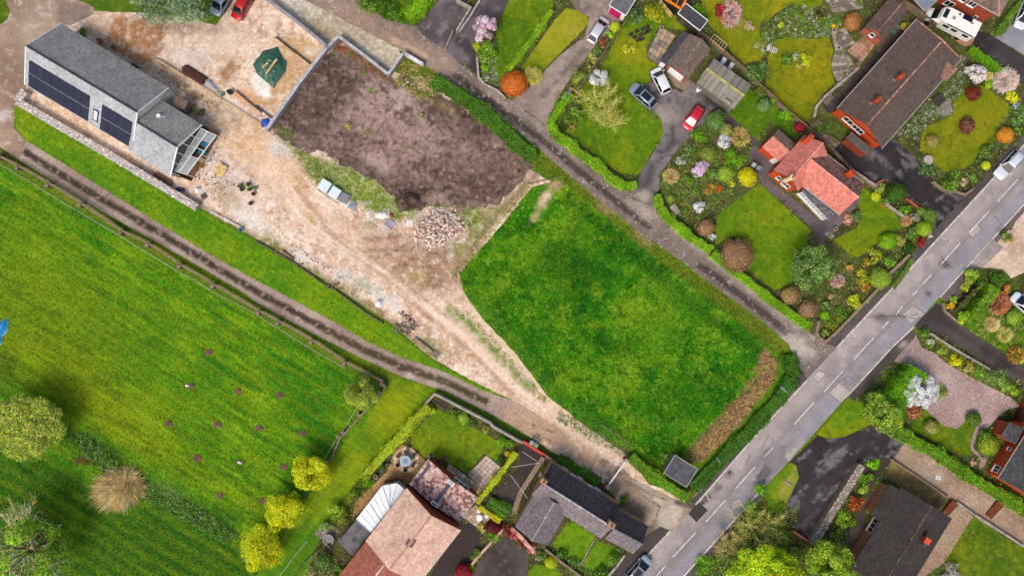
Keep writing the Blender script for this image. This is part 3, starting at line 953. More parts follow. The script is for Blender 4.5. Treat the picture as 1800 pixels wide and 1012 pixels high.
sheet('grass_strip',[(672,692),(700,658),(784,690),(752,712),(640,850),(560,950),(525,1080),(420,1080),(455,1000),(530,890),(585,800),(640,745)],
      ['#5a860e','#74920e','#8a9810'],[('k',128,90,8,'#456e0e',.52,.72,.7),('k',128,80,6,'#a0a818',.56,.75,.5),('l',[(540,960),(480,1050)],60,'#4a8412',.7,20),('e',690,720,50,30,128,'#a4a410',.5,20)],'field',.013,1,4.5,2,
      label='mown grass strip beside the clipped hedge',cat='grass')
VERGE_N=[(24,190),(45,186),(200,275),(352,368),(460,432),(560,492),(690,577),(762,636),(830,670),(905,704),(848,688),(779,655),(710,632),(645,603),(591,570),(465,503),(385,459),(278,394),(188,338),(126,299),(51,253),(28,225)]
VERGE_S=[(0,258),(33,283),(146,353),(242,407),(324,453),(421,510),(450,531),(548,585),(635,629),(707,662),(760,682),(690,665),(602,640),(450,545),(316,472),(213,408),(134,362),(0,282)]
sheet('verge',VERGE_S,['#5c7414','#728814','#84901c'],[('e',212,392,20,12,30,'#2f5c12',.9,6),('e',10,272,26,10,30,'#5a4a38',.8,6)],'grass',.005,1.5,4,4,label='mossy verge between the rail fence and the track',cat='grass')
sheet('verge',VERGE_N,['#568a0e','#6c980f','#86a010'],[('n',12,'#a2b422',.55,.75,.5),('s',31,14,'#4a820c',.35),('l',[(40,200),(120,250),(300,360)],12,'#8a9410',.4,8)],'grass',.017,1.0,4,3,
      label='grass bank between the track and the builder\'s yard',cat='grass')
MEADOW=[(935,330),(985,316),(1050,372),(1130,440),(1200,490),(1270,545),(1340,600),(1356,622),(1330,662),(1290,712),(1245,760),(1216,790),(1206,822),(1165,818),(1105,788),(1010,732),(962,692),(900,612),(850,560),(815,512),(808,480),(870,410)]
sheet('verge',[(771,131),(910,231),(946,260),(1044,345),(1116,402),(1203,463),(1265,510),(1340,564),(1386,605),(1402,636),(1404,664),(1386,690),(1290,790),(1213,873),(1150,850),(1100,800),(1206,822),(1245,760),(1330,662),(1340,600),(1200,490),(1050,372),(985,316),(935,330),(900,270),(762,170)],
      ['#4c7c12','#5f8a16','#748c20'],[('n',8,'#90a030',.56,.74,.6),('n',9,'#3c5c12',.56,.72,.6),('l',[(935,265),(1044,352),(1116,408)],12,'#7a7426',.6,6),('l',[(1250,508),(1340,575),(1385,615)],18,'#747224',.5,8),('l',[(1150,440),(1260,520)],20,'#6a7420',.4,8),
       ('e',1062,366,16,10,38,'#b09478',.9,5),('e',1130,418,18,11,38,'#b8a080',.9,5),('e',1095,382,18,8,38,'#9aa840',.7,6),('l',[(1395,640),(1380,700),(1215,868)],40,'#3c6a14',.6,12)],'grass',.005,1.5,4,6,
      label='rough verge between the meadow and the stony lane',cat='grass')
sheet('meadow',MEADOW,['#3a8610','#509612','#6ca21a','#8cb026'],[('n',44,'#20680c',.54,.74,.55),('n',30,'#8aae22',.54,.73,.7),('n',9,'#20600e',.56,.7,.6),('n',6,'#a4be40',.58,.74,.6),
      ('l',[(1000,350),(1100,440),(1250,560),(1335,615)],18,'#1c640c',.6,9),('e',1000,470,60,40,30,'#186a0a',.6,24),('e',1150,590,50,40,0,'#62961e',.4,30),('e',1095,618,20,14,0,'#7c8c1c',.4,14),
      ('e',1050,600,16,9,0,'#1c5c10',.5,8),('l',[(830,520),(905,600),(965,685),(1105,780)],16,'#6c9a3a',.5,8),('e',1200,700,70,40,-30,'#307c14',.5,30),('e',1190,520,60,30,35,'#6a9a24',.35,25),
      ('e',974,326,14,10,-40,'#b89880',.95,6),('e',958,350,9,17,32,'#cdae94',.95,6),('e',940,380,5,12,32,'#c4a288',.9,5),('e',962,345,5,10,32,'#e4ccb0',.8,4),('e',968,356,6,5,0,'#4c7a20',.8,4),('l',[(1352,630),(1340,670),(1280,740),(1225,800)],34,'#b08c6a',.9,5),('l',[(1352,640),(1330,690),(1260,760)],16,'#c49e78',.6,6)],'grass',.021,2.0,4,7,
      label='bright green grass paddock between the lane and the dirt drive',cat='meadow')

# ---- the builder's yard
YARD=[(112,42),(165,20),(235,22),(330,30),(380,46),(425,-20),(480,-60),(560,40),(602,75),(700,130),(770,140),(935,300),(980,326),(870,410),(808,482),(815,512),(850,562),(900,614),(960,692),(1010,735),(1105,800),(1140,850),(1210,870),(1190,905),(1110,905),(1054,842),(977,797),(915,757),(905,712),(830,668),(760,630),(690,570),(560,485),(460,425),(350,365),(30,175),(45,150),(45,86)]
SOIL=[(596,74),(640,100),(690,132),(735,160),(776,164),(808,187),(880,238),(940,292),(915,322),(885,355),(845,366),(800,372),(762,362),(735,372),(700,352),(680,332),(640,306),(600,290),(560,262),(540,272),(482,235),(476,222),(540,135)]
sheet('yard',YARD,['#ccaa8e','#dcbda2','#ead0ba','#d8b89c'],[('n',8,'#f4e6da',.56,.68,.75),('n',12,'#b48e6e',.56,.7,.65),('n',4,'#a8866a',.6,.72,.5),('n',4,'#fbf2ea',.62,.74,.6),('e',480,280,70,40,35,'#e0b890',.5,24),('e',400,300,44,30,20,'#e4dad4',.6,18),('p',SOIL,'#8c7262',.9,13),('e',880,365,40,16,-40,'#9a8468',.7,12),('e',850,390,30,16,-40,'#8e8c50',.55,10),
 ('p',[(200,28),(295,44),(286,90),(256,128),(180,80)],'#a87c54',.95,5),
 ('p',[(165,25),(200,30),(182,78),(145,45)],'#c0a58a',.7,6),
 ('e',380,60,60,40,0,'#e0c8ba',.6,20),('e',330,100,40,20,20,'#d8ccc4',.7,14),
 ('e',402,128,26,12,-52,'#a87c54',.9,6),('e',340,50,60,12,0,'#8a7462',.55,10),('e',300,45,24,8,0,'#7a6a58',.5,8),
 ('p',[(505,55),(572,90),(545,122),(490,85)],'#c09c64',.8,8),('p',[(490,80),(540,120),(480,195),(440,190),(440,140)],'#c49a62',.75,10),
 ('e',458,150,14,26,-35,'#f0ece4',.95,4),('e',545,92,16,8,0,'#e8dcc8',.7,6),('e',428,170,20,14,20,'#d49a68',.7,8),
 ('l',[(280,120),(350,170),(420,215)],26,'#ac9276',.6,12),('e',330,190,16,10,30,'#7a7a3c',.6,6),
 ('e',400,235,34,18,40,'#d8b48a',.5,12),('e',450,270,60,40,30,'#dcb894',.6,24),
 ('e',440,390,40,22,40,'#e6dcd2',.85,14),('e',405,340,30,24,20,'#a4906c',.6,12),('e',430,345,30,12,30,'#e0d0c0',.5,10),('e',490,262,24,14,30,'#d0ccc6',.8,8),
 ('l',[(470,300),(560,390),(640,440),(720,500),(820,575),(900,655),(960,715),(1060,780)],46,'#e8cbb2',.75,14),
 ('l',[(520,330),(600,430),(690,500),(760,560)],9,'#b88e6c',.7,4),('l',[(560,400),(630,460),(740,540),(830,620),(900,690)],8,'#b4906e',.65,4),
 ('l',[(600,440),(700,510),(820,590),(920,690)],7,'#f2dcc4',.6,4),
 ('p',[(500,245),(545,270),(600,290),(650,315),(690,350),(740,365),(730,385),(690,390),(650,372),(600,345),(555,325),(535,300)],'#7c8c34',.85,9),
 ('e',640,325,44,20,30,'#94a43c',.7,12),('e',665,355,30,14,10,'#8a9c3c',.7,9),('e',560,300,24,14,40,'#6c7a2c',.6,8),
 ('e',528,320,22,12,30,'#c49e70',.6,8),('e',545,385,16,9,50,'#b99a66',.7,5),('e',655,385,12,24,30,'#8c9838',.5,7),
 ('e',720,450,90,44,20,'#b08c6e',.75,24),('e',800,465,60,44,0,'#a8866a',.7,20),('e',735,490,40,30,40,'#a07a5e',.5,16),
 ('l',[(640,420),(700,415),(760,410)],7,'#8f6a4e',.6,4),('l',[(650,440),(720,440),(770,400)],6,'#8a6850',.5,4),('l',[(690,470),(740,450),(790,440)],6,'#86644a',.5,4),
 ('l',[(690,480),(740,500),(800,540),(880,630)],3,'#96745a',.6,2),('l',[(600,415),(690,480),(790,560)],3,'#9c7a5e',.55,2),('l',[(480,330),(540,390),(610,440),(680,480)],4,'#f6e6d6',.6,3),('l',[(700,500),(800,580),(890,670),(960,720)],5,'#f4e2d0',.55,3),('l',[(380,250),(430,300),(500,350)],5,'#b48e6c',.5,4),('l',[(660,455),(700,440),(735,415)],3,'#7c5a44',.6,2),('l',[(700,465),(750,470),(790,460)],3,'#7c5a44',.5,2),('e',735,485,20,12,0,'#b8a468',.6,8),('e',765,490,14,18,0,'#8a6a54',.6,6),('e',760,345,12,22,0,'#7a9a34',.85,6),('e',825,378,14,24,0,'#6a9a2c',.8,7),('e',855,350,30,8,-40,'#8aa040',.8,6),
 ('e',800,435,16,12,0,'#7c8a44',.5,8),('l',[(925,318),(860,390),(800,470)],18,'#a8946c',.6,7),('l',[(880,350),(812,440)],16,'#8a9848',.5,8),('e',870,360,30,14,-40,'#c0a488',.6,9),('e',900,315,26,12,-40,'#c2a68a',.6,9),
 ('l',[(350,365),(460,425),(560,485),(690,570),(760,630)],20,'#8c7a50',.75,8),('e',480,425,26,12,35,'#8c8a40',.7,8),('e',530,450,20,12,40,'#dcd4cc',.8,7),
 ('l',[(590,480),(640,500),(700,540)],18,'#ded8d0',.75,7),('e',640,505,26,10,30,'#7a8a48',.5,7),('e',700,590,26,12,38,'#a69064',.7,8),('e',760,610,26,12,38,'#6c8a34',.6,7),
 ('l',[(790,545),(830,575),(880,630),(930,680)],16,'#7a9440',.75,7),('l',[(815,515),(850,562),(905,625),(960,695),(1005,740)],7,'#d8c8a0',.8,4),
 ('p',[(905,735),(960,735),(1060,800),(1110,840),(1060,838),(980,795)],'#b6977c',.8,5),('e',1000,730,40,12,38,'#eccdae',.6,10),
 ('e',1070,822,24,12,40,'#8c7a6c',.85,4),('e',1095,835,12,10,20,'#7c6e66',.8,3),('l',[(1100,840),(1160,880)],8,'#cfc2b6',.6,5),('e',1165,885,34,14,20,'#cfc0b0',.7,8),('l',[(1100,800),(1200,870)],14,'#d8b898',.6,6),('e',1130,870,30,14,45,'#a08a74',.7,8)],'dirt',.011,2.0,2.4,11,
 label='pale rutted dirt yard and drive between soil plot and track',cat='yard')
sheet('soil_plot',SOIL,['#6a5650','#826c64','#9a837a','#b29c94'],[('e',690,215,95,36,25,'#bca49e',.75,22),('e',735,255,44,20,0,'#c6b0aa',.7,12),('e',640,165,34,16,-40,'#b8a29a',.6,12),('e',680,230,60,34,30,'#a2867c',.6,24),('e',740,260,60,30,10,'#937868',.5,24),('e',860,290,50,24,0,'#9a8070',.5,18),
 ('p',[(476,222),(540,135),(596,80),(650,115),(610,180),(570,235),(500,240)],'#56443d',.7,16),('p',[(800,200),(930,295),(900,350),(800,370),(780,320),(830,270)],'#705a4f',.55,18),('p',[(610,270),(700,320),(760,330),(740,372),(690,345)],'#58463f',.6,12),('e',590,130,60,18,50,'#523f38',.6,14),('l',[(560,262),(640,306),(700,352)],26,'#4e3c35',.6,10),('e',820,320,60,20,0,'#614a40',.5,16),
 ('n',12,'#4c3a34',.55,.7,.75),('n',5,'#4a3a34',.58,.7,.6),('n',6,'#bca69a',.6,.76,.5),('n',9,'#6e6c3c',.64,.76,.5),('l',[(600,85),(650,118),(700,150)],14,'#7c5c34',.6,6),('l',[(690,135),(740,165),(800,200)],10,'#a08c58',.5,6),
 ('e',500,232,18,8,20,'#6c8030',.6,5),('e',850,215,20,8,30,'#7a7048',.4,8)],'soil',.016,11.0,3.0,12,
 label='dug brown soil plot behind the block wall',cat='soil',mound=lambda X,Y,d: np.minimum(d/12,1)*(fbm(X/22,Y/22,5,5)*.35+.0))
sheet('crushed_stone_strip',[(470,-60),(535,0),(702,87),(704,98),(682,131),(592,64),(572,78),(505,22),(440,-60)],['#b8a890','#cabca6','#d8ccb8'],
      [('l',[(520,15),(580,62),(600,72)],10,'#a8906a',.5,6),('e',500,0,40,20,30,'#dcd6d0',.6,16)],'cobble',.026,1,4,13,label='strip of pale crushed stone along the lane wall',cat='path')
# ---- concrete apron and curved track
sheet('apron',[(-80,-80),(168,-80),(165,26),(118,48),(50,88),(46,160),(30,182),(24,225),(51,250),(33,281),(0,258),(-80,215)],['#967f6e','#a48e7c','#b29c88'],
      [('n',9,'#cdbdb2',.58,.7,.8),('l',[(85,0),(95,45)],3,'#c8baa8',.8,1.5),('p',[(100,0),(160,10),(160,36),(118,46),(98,40)],'#877870',.7,6),('e',50,60,26,60,20,'#b0a092',.4,20),('e',20,130,30,50,10,'#947c68',.5,20),('e',5,205,14,8,-40,'#d6cac0',.7,4)],'concrete',.015,0,4,14,label='worn concrete apron beside the slate roofed house',cat='yard')
TU=[(51,250),(126,296),(188,335),(278,391),(385,456),(465,500),(591,567),(645,600),(710,629),(779,652),(848,685),(915,710)]
TL=[(915,757),(861,726),(784,688),(707,662),(635,629),(548,585),(450,531),(421,510),(324,453),(242,407),(146,353),(33,281)]
TM=[((a[0]+b[0])/2,(a[1]+b[1])/2)for a,b in zip(TU,TL[::-1])]
sheet('track',TU+[(945,728),(985,755),(1012,782),(960,776)]+TL,['#9e897e','#ac978b','#b8a598'],
      [('l',[(-10,225)]+TM[:-1],13,'#54473d',.85,2.6),('l',TM[:-1],7,'#3c322a',.7,1.8),('l',TM[6:-1],8,'#6c6030',.5,5),('n',6,'#c2b2a6',.6,.75,.5),('e',722,645,10,6,20,'#5a504a',.8,3),('e',720,660,9,5,20,'#d0c4b8',.7,3),('p',[(900,690),(1030,740),(1040,800),(960,800),(890,745)],'#c0a388',.92,16),
       ('l',[(915,740),(955,752),(975,760)],1.6,'#4a4038',.9,.8),('l',[(935,745),(940,760),(1000,790)],1.4,'#5a4c42',.9,.8)],'concrete',.024,.8,3.0,15,label='curving concrete track with dark worn centre',cat='road')
# ---- stony lane
LANE=[(480,-80),(610,-20),(627,0),(681,36),(730,46),(781,87),(840,139),(887,172),(905,178),(962,224),(990,252),(1095,335),(1118,332),(1149,358),(1157,378),(1247,445),(1285,479),(1321,507),(1340,528),(1412,575),(1448,603),(1474,610),(1430,655),(1414,672),(1404,664),(1402,636),(1386,605),(1340,564),(1265,510),(1203,463),(1116,402),(1044,345),(933,250),(910,231),(771,131),(743,113),(702,87),(535,0)]
LC=[(560,-10),(640,40),(720,82),(780,118),(850,170),(910,214),(960,252),(1080,352),(1140,398),(1230,466),(1310,525),(1390,590),(1415,620)]
sheet('lane',LANE,['#7e7068','#8a7b73','#978880'],[('l',LC[3:9],12,'#4a423f',.85,2.4),('l',LC[9:12],13,'#4a4341',.85,2.4),('e',1405,612,30,14,40,'#cfc6be',.7,6),('l',LC[:4],40,'#a68f7e',.85,9),('l',[(650,30),(720,75)],8,'#8a7a72',.5,4),
      ('n',5,'#c6bab2',.62,.76,.6),('e',1130,372,30,12,40,'#b4a69a',.7,8),('e',1405,610,34,16,40,'#bdb2a8',.6,10),('l',[(905,182),(960,232)],10,'#ab9d95',.5,6),('l',[(690,70),(750,100)],8,'#d2b89a',.6,4),('l',[(1180,400),(1400,575)],8,'#b3a79f',.6,5),('e',1420,640,20,14,0,'#7a706c',.6,6)],'concrete',.019,.8,3.0,16,label='narrow stony lane running down to the main road',cat='road')
# ---- main road
RL=[(1870,178),(1749,310),(1574,500),(1499,580),(1430,654),(1340,751),(1234,873),(1147,965),(1040,1082)]
RR=[(1900,248),(1800,358),(1671,500),(1610,569),(1569,608),(1489,695),(1435,757),(1360,839),(1301,901),(1201,1012),(1140,1080)]
RM=[(1884,215),(1775,332),(1622,500),(1555,575),(1498,634),(1420,714),(1297,846),(1180,985),(1095,1081)]
sheet('road',RL+RR[::-1],['#9a908c','#a49a96','#b0a6a2'],[('n',12,'#948a86',.6,.74,.35),('l',[(x+20,y+16)for x,y in RM],24,'#9c9aa2',.85,5),('l',[(x-18,y-18)for x,y in RM],34,'#b6aca8',.7,6),('l',[(x-2,y+6)for x,y in RM],6,'#8e8a92',.7,3),('n',30,'#8e8488',.5,.7,.5),
      ('e',1548,558,16,8,0,'#6f6666',.7,4),('e',1610,556,10,7,0,'#6c6464',.7,4),('e',1580,555,24,3,0,'#7a7070',.6,3),('p',[(1458,692),(1475,672),(1498,690),(1478,706)],'#b4aaa6',.8,2),('p',[(1515,520),(1540,525),(1555,545),(1530,545)],'#b0a6a2',.7,2),
      ('p',[(1207,899),(1225,880),(1243,896),(1224,916)],'#4e4848',.95,1.2),('p',[(1228,874),(1240,862),(1252,872),(1238,886)],'#5c5452',.8,1.5),('e',1262,858,8,5,-45,'#6a6060',.7,2),('e',1282,832,9,7,-45,'#7a706e',.6,2),('e',1335,860,10,24,42,'#6e6664',.5,5),('p',[(1340,800),(1345,790),(1425,770),(1350,845)],'#7c7472',.5,5),
      ('e',1660,465,10,7,30,'#6a6264',.8,3),('e',1632,516,5,4,0,'#5c5456',.7,2),('e',1400,790,12,22,42,'#c2b8b2',.5,4),('e',1300,820,7,6,0,'#b8aca8',.6,2),('e',1240,600,1,1,0,'#888888',0,1),('l',[(1330,755),(1225,885)],5,'#8a7e7c',.5,3)],'asphalt',.028,0,3.0,17,label='two lane asphalt road running up to the right',cat='road')
def off_path(path,d):     # shift a pixel path sideways (positive = to the right of travel in the image)
 out=[]
 for i,(x,y)in enumerate(path):
  a=path[max(0,i-1)];b=path[min(len(path)-1,i+1)]
  L=math.hypot(b[0]-a[0],b[1]-a[1]);nx,ny=-(b[1]-a[1])/L,(b[0]-a[0])/L
  out.append((x+nx*d,y+ny*d))
 return out
# raised pavements (kerb step 0.1 m) with single kerb stones
def pavement(poly,base,patches,seed,label):
 o=sheet('pavement',poly,base,patches,'asphalt',.1,0,4,seed,label=label,cat='pavement')
 mb=MB();P=[W(*p)for p in poly]
 n=len(P)
 mb.add([(p.x,p.y,.0)for p in P]+[(p.x,p.y,.1)for p in P],[(i,(i+1)% n,n+(i+1)% n,n+i)for i in range(n)])
 mb.build('pavement_edge',CONC,o)
 return o
def kerb(par,path,hexm):
 k=MB();k.box((0,0,.06),(.9,.24,.12));me=bpy.data.meshes.new('kerb_stone');me.from_pydata(k.v,[],k.f);me.update();me.materials.append(hexm)
 pts=[W(*p)for p in path]
 for a,b in zip(pts[:-1],pts[1:]):
  L=(b-a).length;n=max(1,round(L/.92));d=(b-a)/n;rz=math.atan2(d.y,d.x)
  for j in range(n):
   o=bpy.data.objects.new('kerb_stone',me);COL.objects.link(o);o.parent=par
   p=a+d*(j+.5);p.z=random.uniform(-.008,.004)
   o.location=p;o.rotation_euler=(0,0,rz+random.uniform(-.01,.01));o.scale=(d.length*.98/.9,1,1)
KERB=mat('kerb_concrete','#d8d0c8','#b4aaa2',.9,2,.15,8,.15,.2)
UL=[p for p in RL if p[1]<605]                    # upper left pavement, by the gardens
pv1=pavement(UL[:-1]+[(1499,580),(1470,611),(1450,602),(1470,590),(1570,487),(1600,450),(1660,385),(1740,300),(1850,172)],['#544c4a','#625a58','#70676a'],[('n',8,'#8a807c',.6,.75,.4)],21,'dark pavement beside the bungalow gardens')
kerb(pv1,RL[:4]+[(1470,611)],KERB)
pv2=pavement([(1418,668),(1340,751),(1234,873),(1222,886),(1212,880),(1226,862),(1330,742),(1398,668),(1410,650)],['#5e5654','#6e6462','#7c726e'],[('e',1232,858,10,6,-45,'#c4b09a',.8,2)],22,'narrow pavement along the paddock hedge')
kerb(pv2,[(1418,668),(1340,751),(1234,873),(1222,886)],KERB)
pv3=pavement([(1178,932),(1147,965),(1040,1082),(1000,1082),(1080,1000),(1130,945),(1160,925)],['#4e4646','#5c5454','#6a6060'],[],23,'dark pavement beside the old slate cottage')
kerb(pv3,[(1178,932),(1147,965),(1040,1082)],KERB)
pv4=pavement([(1900,248),(1800,358),(1671,500),(1652,522),(1672,536),(1692,508),(1740,440),(1800,372),(1915,255)],['#6a605e','#786e6a','#867a76'],[('p',[(1690,480),(1705,470),(1730,430),(1700,440)],'#9a9290',.7,4)],24,'pavement in front of the pale drive on the right')
kerb(pv4,[(1900,248),(1800,358),(1671,500),(1652,522)],KERB)
pv5=pavement([(1606,574),(1569,608),(1489,695),(1500,705),(1516,690),(1580,622),(1608,592)],['#5a504c','#665c58','#7a6e6a'],[('e',1585,606,8,5,-45,'#c0b2aa',.7,3),('p',[(1506,700),(1560,645),(1575,652),(1516,706)],'#857876',.8,3)],25,'dark pavement between road and pink gravel drive')
kerb(pv5,[(1606,574),(1569,608),(1489,695)],KERB)
pv6=pavement([(1340,858),(1301,901),(1201,1012),(1140,1080),(1160,1085),(1215,1018),(1311,908),(1348,866)],['#5c5450','#6a605a'],[('n',7,'#8c8078',.55,.7,.6)],26,'broken pavement edge under the lower right trees')
kerb(pv6,[(1340,858),(1301,901),(1201,1012),(1140,1080)],KERB)
# painted centre dashes, each its own piece of the road
road=bpy.data.objects['road']
DASH=mat('road_paint','#e6e2de','#b8b2ac',.8,3,.1,4,.3,.1)
for a,b in [(q(1,3,1745,255),q(1,3,1610,405)),(q(1,3,1550,470),q(1,3,1415,620)),(q(1,3,1355,685),q(1,3,1222,835)),(q(1,3,1157,905),q(1,3,1060,1010)),(q(2,3,1098,0),q(2,3,1022,80)),(q(2,3,958,148),q(2,3,915,205)),(q(2,3,865,250),q(2,3,820,298)),
             (q(2,3,758,366),q(2,3,622,515)),(q(2,3,555,585),q(2,3,420,735)),(q(2,3,352,805),q(2,3,218,955)),(q(3,2,1660,265),q(3,2,1527,415)),(q(3,2,1460,490),q(3,2,1325,640)),(q(3,2,1258,710),q(3,2,1100,880)),(q(3,2,1050,940),q(3,2,960,1040)),(q(3,2,1790,130),q(3,2,1725,195))]:
 m=MB();p0,p1=W(*a[0]),W(*b[0]);p0.z=p1.z=.034;d=(p1-p0).normalized();n=Vector((-d.y,d.x,0))*.07
 m.add([p0-n,p1-n,p1+n,p0+n],[(0,1,2,3)]);m.build('centre_line_dash',DASH,road)
for x,y,r,w_ in ((1235,883,.28,0),(1282,830,.3,1),(1500,586,.0,0)):
 if r:
  m=MB();m.lathe(W(x,y)+Vector((0,0,.03)),[(r,0),(r,.006),(r*.8,.008)],16);m.build('manhole_cover',mat('iron_cover','#5a5452','#3e3a38',.7),road)
for a,b in (((1241,866),(1246,878)),((1499,586),(1504,592)),((1656,418),(1664,422))):
 m=MB();p0,p1=W(*a),W(*b);p0.z=p1.z=.034;d=(p1-p0).normalized();n=Vector((-d.y,d.x,0))*.06
 m.add([p0-n,p1-n,p1+n,p0+n],[(0,1,2,3)]);m.build('give_way_mark',DASH,road)
CRACK=mat('crack','#5e5654','#4a4442')
def strip(pts,w,m,nm,z=.036):
 for a,b in zip(pts[:-1],pts[1:]):
  p0,p1=W(*a),W(*b);p0.z=p1.z=z;d=(p1-p0).normalized();n=Vector((-d.y,d.x,0))*w/2
  k=MB();k.add([p0-n,p1-n,p1+n,p0+n],[(0,1,2,3)]);k.build(nm,m,road)
for i_,(pl_,h_)in enumerate(((((1457,690),(1474,672),(1497,690),(1478,708)),'#bcb2ac'),(((1428,662),(1440,650),(1452,658),(1438,672)),'#c0b6b0'),(((1207,899),(1226,879),(1244,896),(1224,917)),'#4c4646'),(((1514,545),(1532,524),(1546,538),(1530,552)),'#b8aea8'),(((1600,570),(1586,552),(1606,536),(1626,552)),'#b6aca8'),(((1282,880),(1302,876),(1306,886),(1288,896)),'#b4aaa4'),(((1378,800),(1396,782),(1404,790),(1386,812)),'#b2aaa4'),(((1700,408),(1716,392),(1726,402),(1710,418)),'#b8aeaa'),(((1328,838),(1346,818),(1356,828),(1338,850)),'#77706c'))):
 k=MB();k.prism([W(*p)for p in pl_],.028,.0325+.0002*i_);k.build('road_patch',mat('road_patch_%d' % i_,h_,None,.9,1.2,.12,3,.2,.1),road)
 if i_ != 2: strip(list(pl_)+[pl_[0]],.05,CRACK,'patch_seam')
for c_ in (((1515,558),(1545,556),(1580,554),(1612,560)),((1540,562),(1552,552),(1560,560)),((1575,548),(1585,560),(1596,552)),((1600,556),(1612,550),(1618,562)),((1655,450),(1662,464),(1676,470)),((1660,470),(1672,460)),((1628,508),(1634,522)),((1352,762),(1338,790)),((1318,800),(1310,816)),((1262,846),(1250,868)),((1345,815),(1332,845),(1320,862)),((1475,672),(1490,660),(1502,668)),((1748,380),(1760,392),(1752,404)),((1300,905),(1290,925)),((1238,872),(1250,874))):
 strip(c_,.07,CRACK,'crack')
# broken concrete entrance of the track on the road
sheet('track_entrance',[(1098,832),(1130,850),(1185,876),(1212,884),(1222,888),(1176,938),(1135,950),(1118,925),(1098,900),(1060,842)],['#a08c78','#b09c88','#c0ae9a'],
      [('l',[(1120,850),(1160,880)],10,'#cfc4ba',.6,5),('e',1175,905,30,18,-45,'#ccc2b6',.7,8),('l',[(1190,882),(1222,890)],10,'#5c5450',.9,3),('e',1120,900,22,10,45,'#7e6c5a',.7,6),('l',[(1130,870),(1160,890),(1150,915),(1135,930)],1.6,'#5a4e44',.9,.8),('l',[(1140,880),(1150,870),(1170,878)],1.6,'#5a4e44',.9,.8),('e',1140,935,24,8,-50,'#5e544c',.7,5),('l',[(1100,845),(1150,870)],6,'#6e5e50',.6,3)],'concrete',.034,.5,3,27,label='broken pale concrete mouth of the track',cat='road')

# ---- gardens: bed soil first, lawns and drives over it
sheet('garden_soil',[(627,-80),(681,36),(730,46),(781,87),(840,139),(887,172),(962,224),(1095,335),(1149,358),(1321,507),(1412,575),(1450,602),(1570,487),(1660,385),(1740,300),(1850,172),(1850,-80)],['#5a5038','#62603a','#6e6a44','#5c6a30'],[],'bed',.007,0,6,31,label='planted soil of the upper right gardens',cat='soil')
sheet('garden_soil',[(1915,255),(1800,372),(1692,508),(1608,592),(1516,690),(1440,760),(1348,866),(1215,1018),(1160,1085),(1900,1085)],['#54502f','#5c5c34','#66683c','#506428'],[],'bed',.009,0,6,32,label='planted soil of the lower right gardens',cat='soil')
sheet('garden_soil',[(757,695),(925,775),(1060,850),(1120,925),(1130,945),(1080,1000),(1000,1085),(515,1085),(560,950),(640,850),(745,715)],['#5a5038','#66603c','#6a6444'],[],'bed',.015,0,6,33,label='planted soil around the lower houses',cat='soil')

LAWNC=['#6a8a0e','#7f980f','#94a012']
def dim(hs,f=.9): return ['#%02x%02x%02x' % tuple(int(int(h[i:i+2],16)*f)for i in (1,3,5))for h in hs]
def lawn(poly,label,base=None,patches=(),seed=41,z=.030,rag=1.0):
 return sheet('lawn',poly,dim(base or LAWNC,.93),[('n',14,'#929614',.55,.75,.4),('n',8,'#446c10',.53,.72,.6),('n',5,'#a0a428',.58,.75,.45)]+list(patches),'lawn',z,rag,4,seed,label=label,cat='lawn')
L_a=[(897,-60),(968,-60),(972,18),(964,26),(908,108),(876,142),(868,122),(870,62),(886,22)]
lawn(L_a,'lawn between blossom tree and narrow clipped hedge',['#5a840c','#6a900e','#82980f'],[],42)
L_b=q(0,2,370,60,440,70,520,120,525,165,180,520,130,470,60,470,300,130)
lawn(L_b,'striped lawn beside the silver car drive',['#7a940e','#94a010','#b4a83c'],[('l',q(0,2,360,130,250,330),40,'#b4ae3a',.5,16)],43)
L_c=q(0,2,780,120,880,60,1000,20,1130,110,1230,200,1180,215,1010,180,920,310,920,400,1000,450,940,480,940,560,900,580,800,600,800,640,920,740,960,800,1020,820,1030,900,1000,1010)+q(1,2,1000,0,880,200,860,220,740,210,640,150,470,10)+q(0,2,370,900,480,790,480,600,640,420,700,280)
lawn(L_c,'lawn with the bare tree beside the parked cars',['#5c880c','#74960e','#94a012'],[('e',1108,85,30,24,0,'#a89e1a',.5,16),('e',1070,225,40,10,0,'#4e8410',.5,12)],44)
L_d=q(0,2,1290,-60,1300,40,1345,170,1480,310,1490,350,1590,450,1620,430,1710,420,1720,300,1690,230,1700,160,1750,110)+q(0,3,10,160,100,90,200,20,330,60,400,40,420,-60)
lawn(L_d,'olive lawn at the top with a bare red shrub',['#80900e','#94980f','#a89e14'],[('e',1285,25,30,14,60,'#a89a4c',.5,10)],45)
L_e=q(0,3,100,270,250,262,380,270,450,245,490,350,470,400,470,480,492,560,400,660,360,720,350,800,300,840,240,800,100,690,20,600,40,380)
lawn(L_e,'olive lawn with the round island bush',['#868e0c','#98960e','#a89c12'],[],46)
L_f=q(0,2,1600,600,1790,690)+q(0,3,100,740,200,840,250,930,190,950,60,830)+q(0,2,1755,850,1660,950,1480,790)
lawn(L_f,'small darker lawn beside the corrugated garage',['#4c7c0e','#5e880e','#6e920e'],[],47)
L_g=q(0,3,1400,580,1520,590,1690,720,1680,800,1560,1010)+q(1,3,1500,20,1440,150,1330,200,1230,200,1150,130,1080,60)+q(0,3,1080,960,1110,870,1300,790,1310,690)
lawn(L_g,'olive front lawn of the long brown bungalow',['#7c8a10','#8e9412','#9e9a1c'],[],48)
L_h=q(1,2,1690,280,1790,370)+q(1,3,90,380,330,600,310,650,300,720,200,830,210,980,80,1010,0,960)+q(1,2,1700,940,1610,880,1650,750,1500,640,1400,700,1385,670,1405,500)
lawn(L_h,'large lawn below the salmon roofed house',['#5e8c0c','#72980e','#869c10'],[],49)
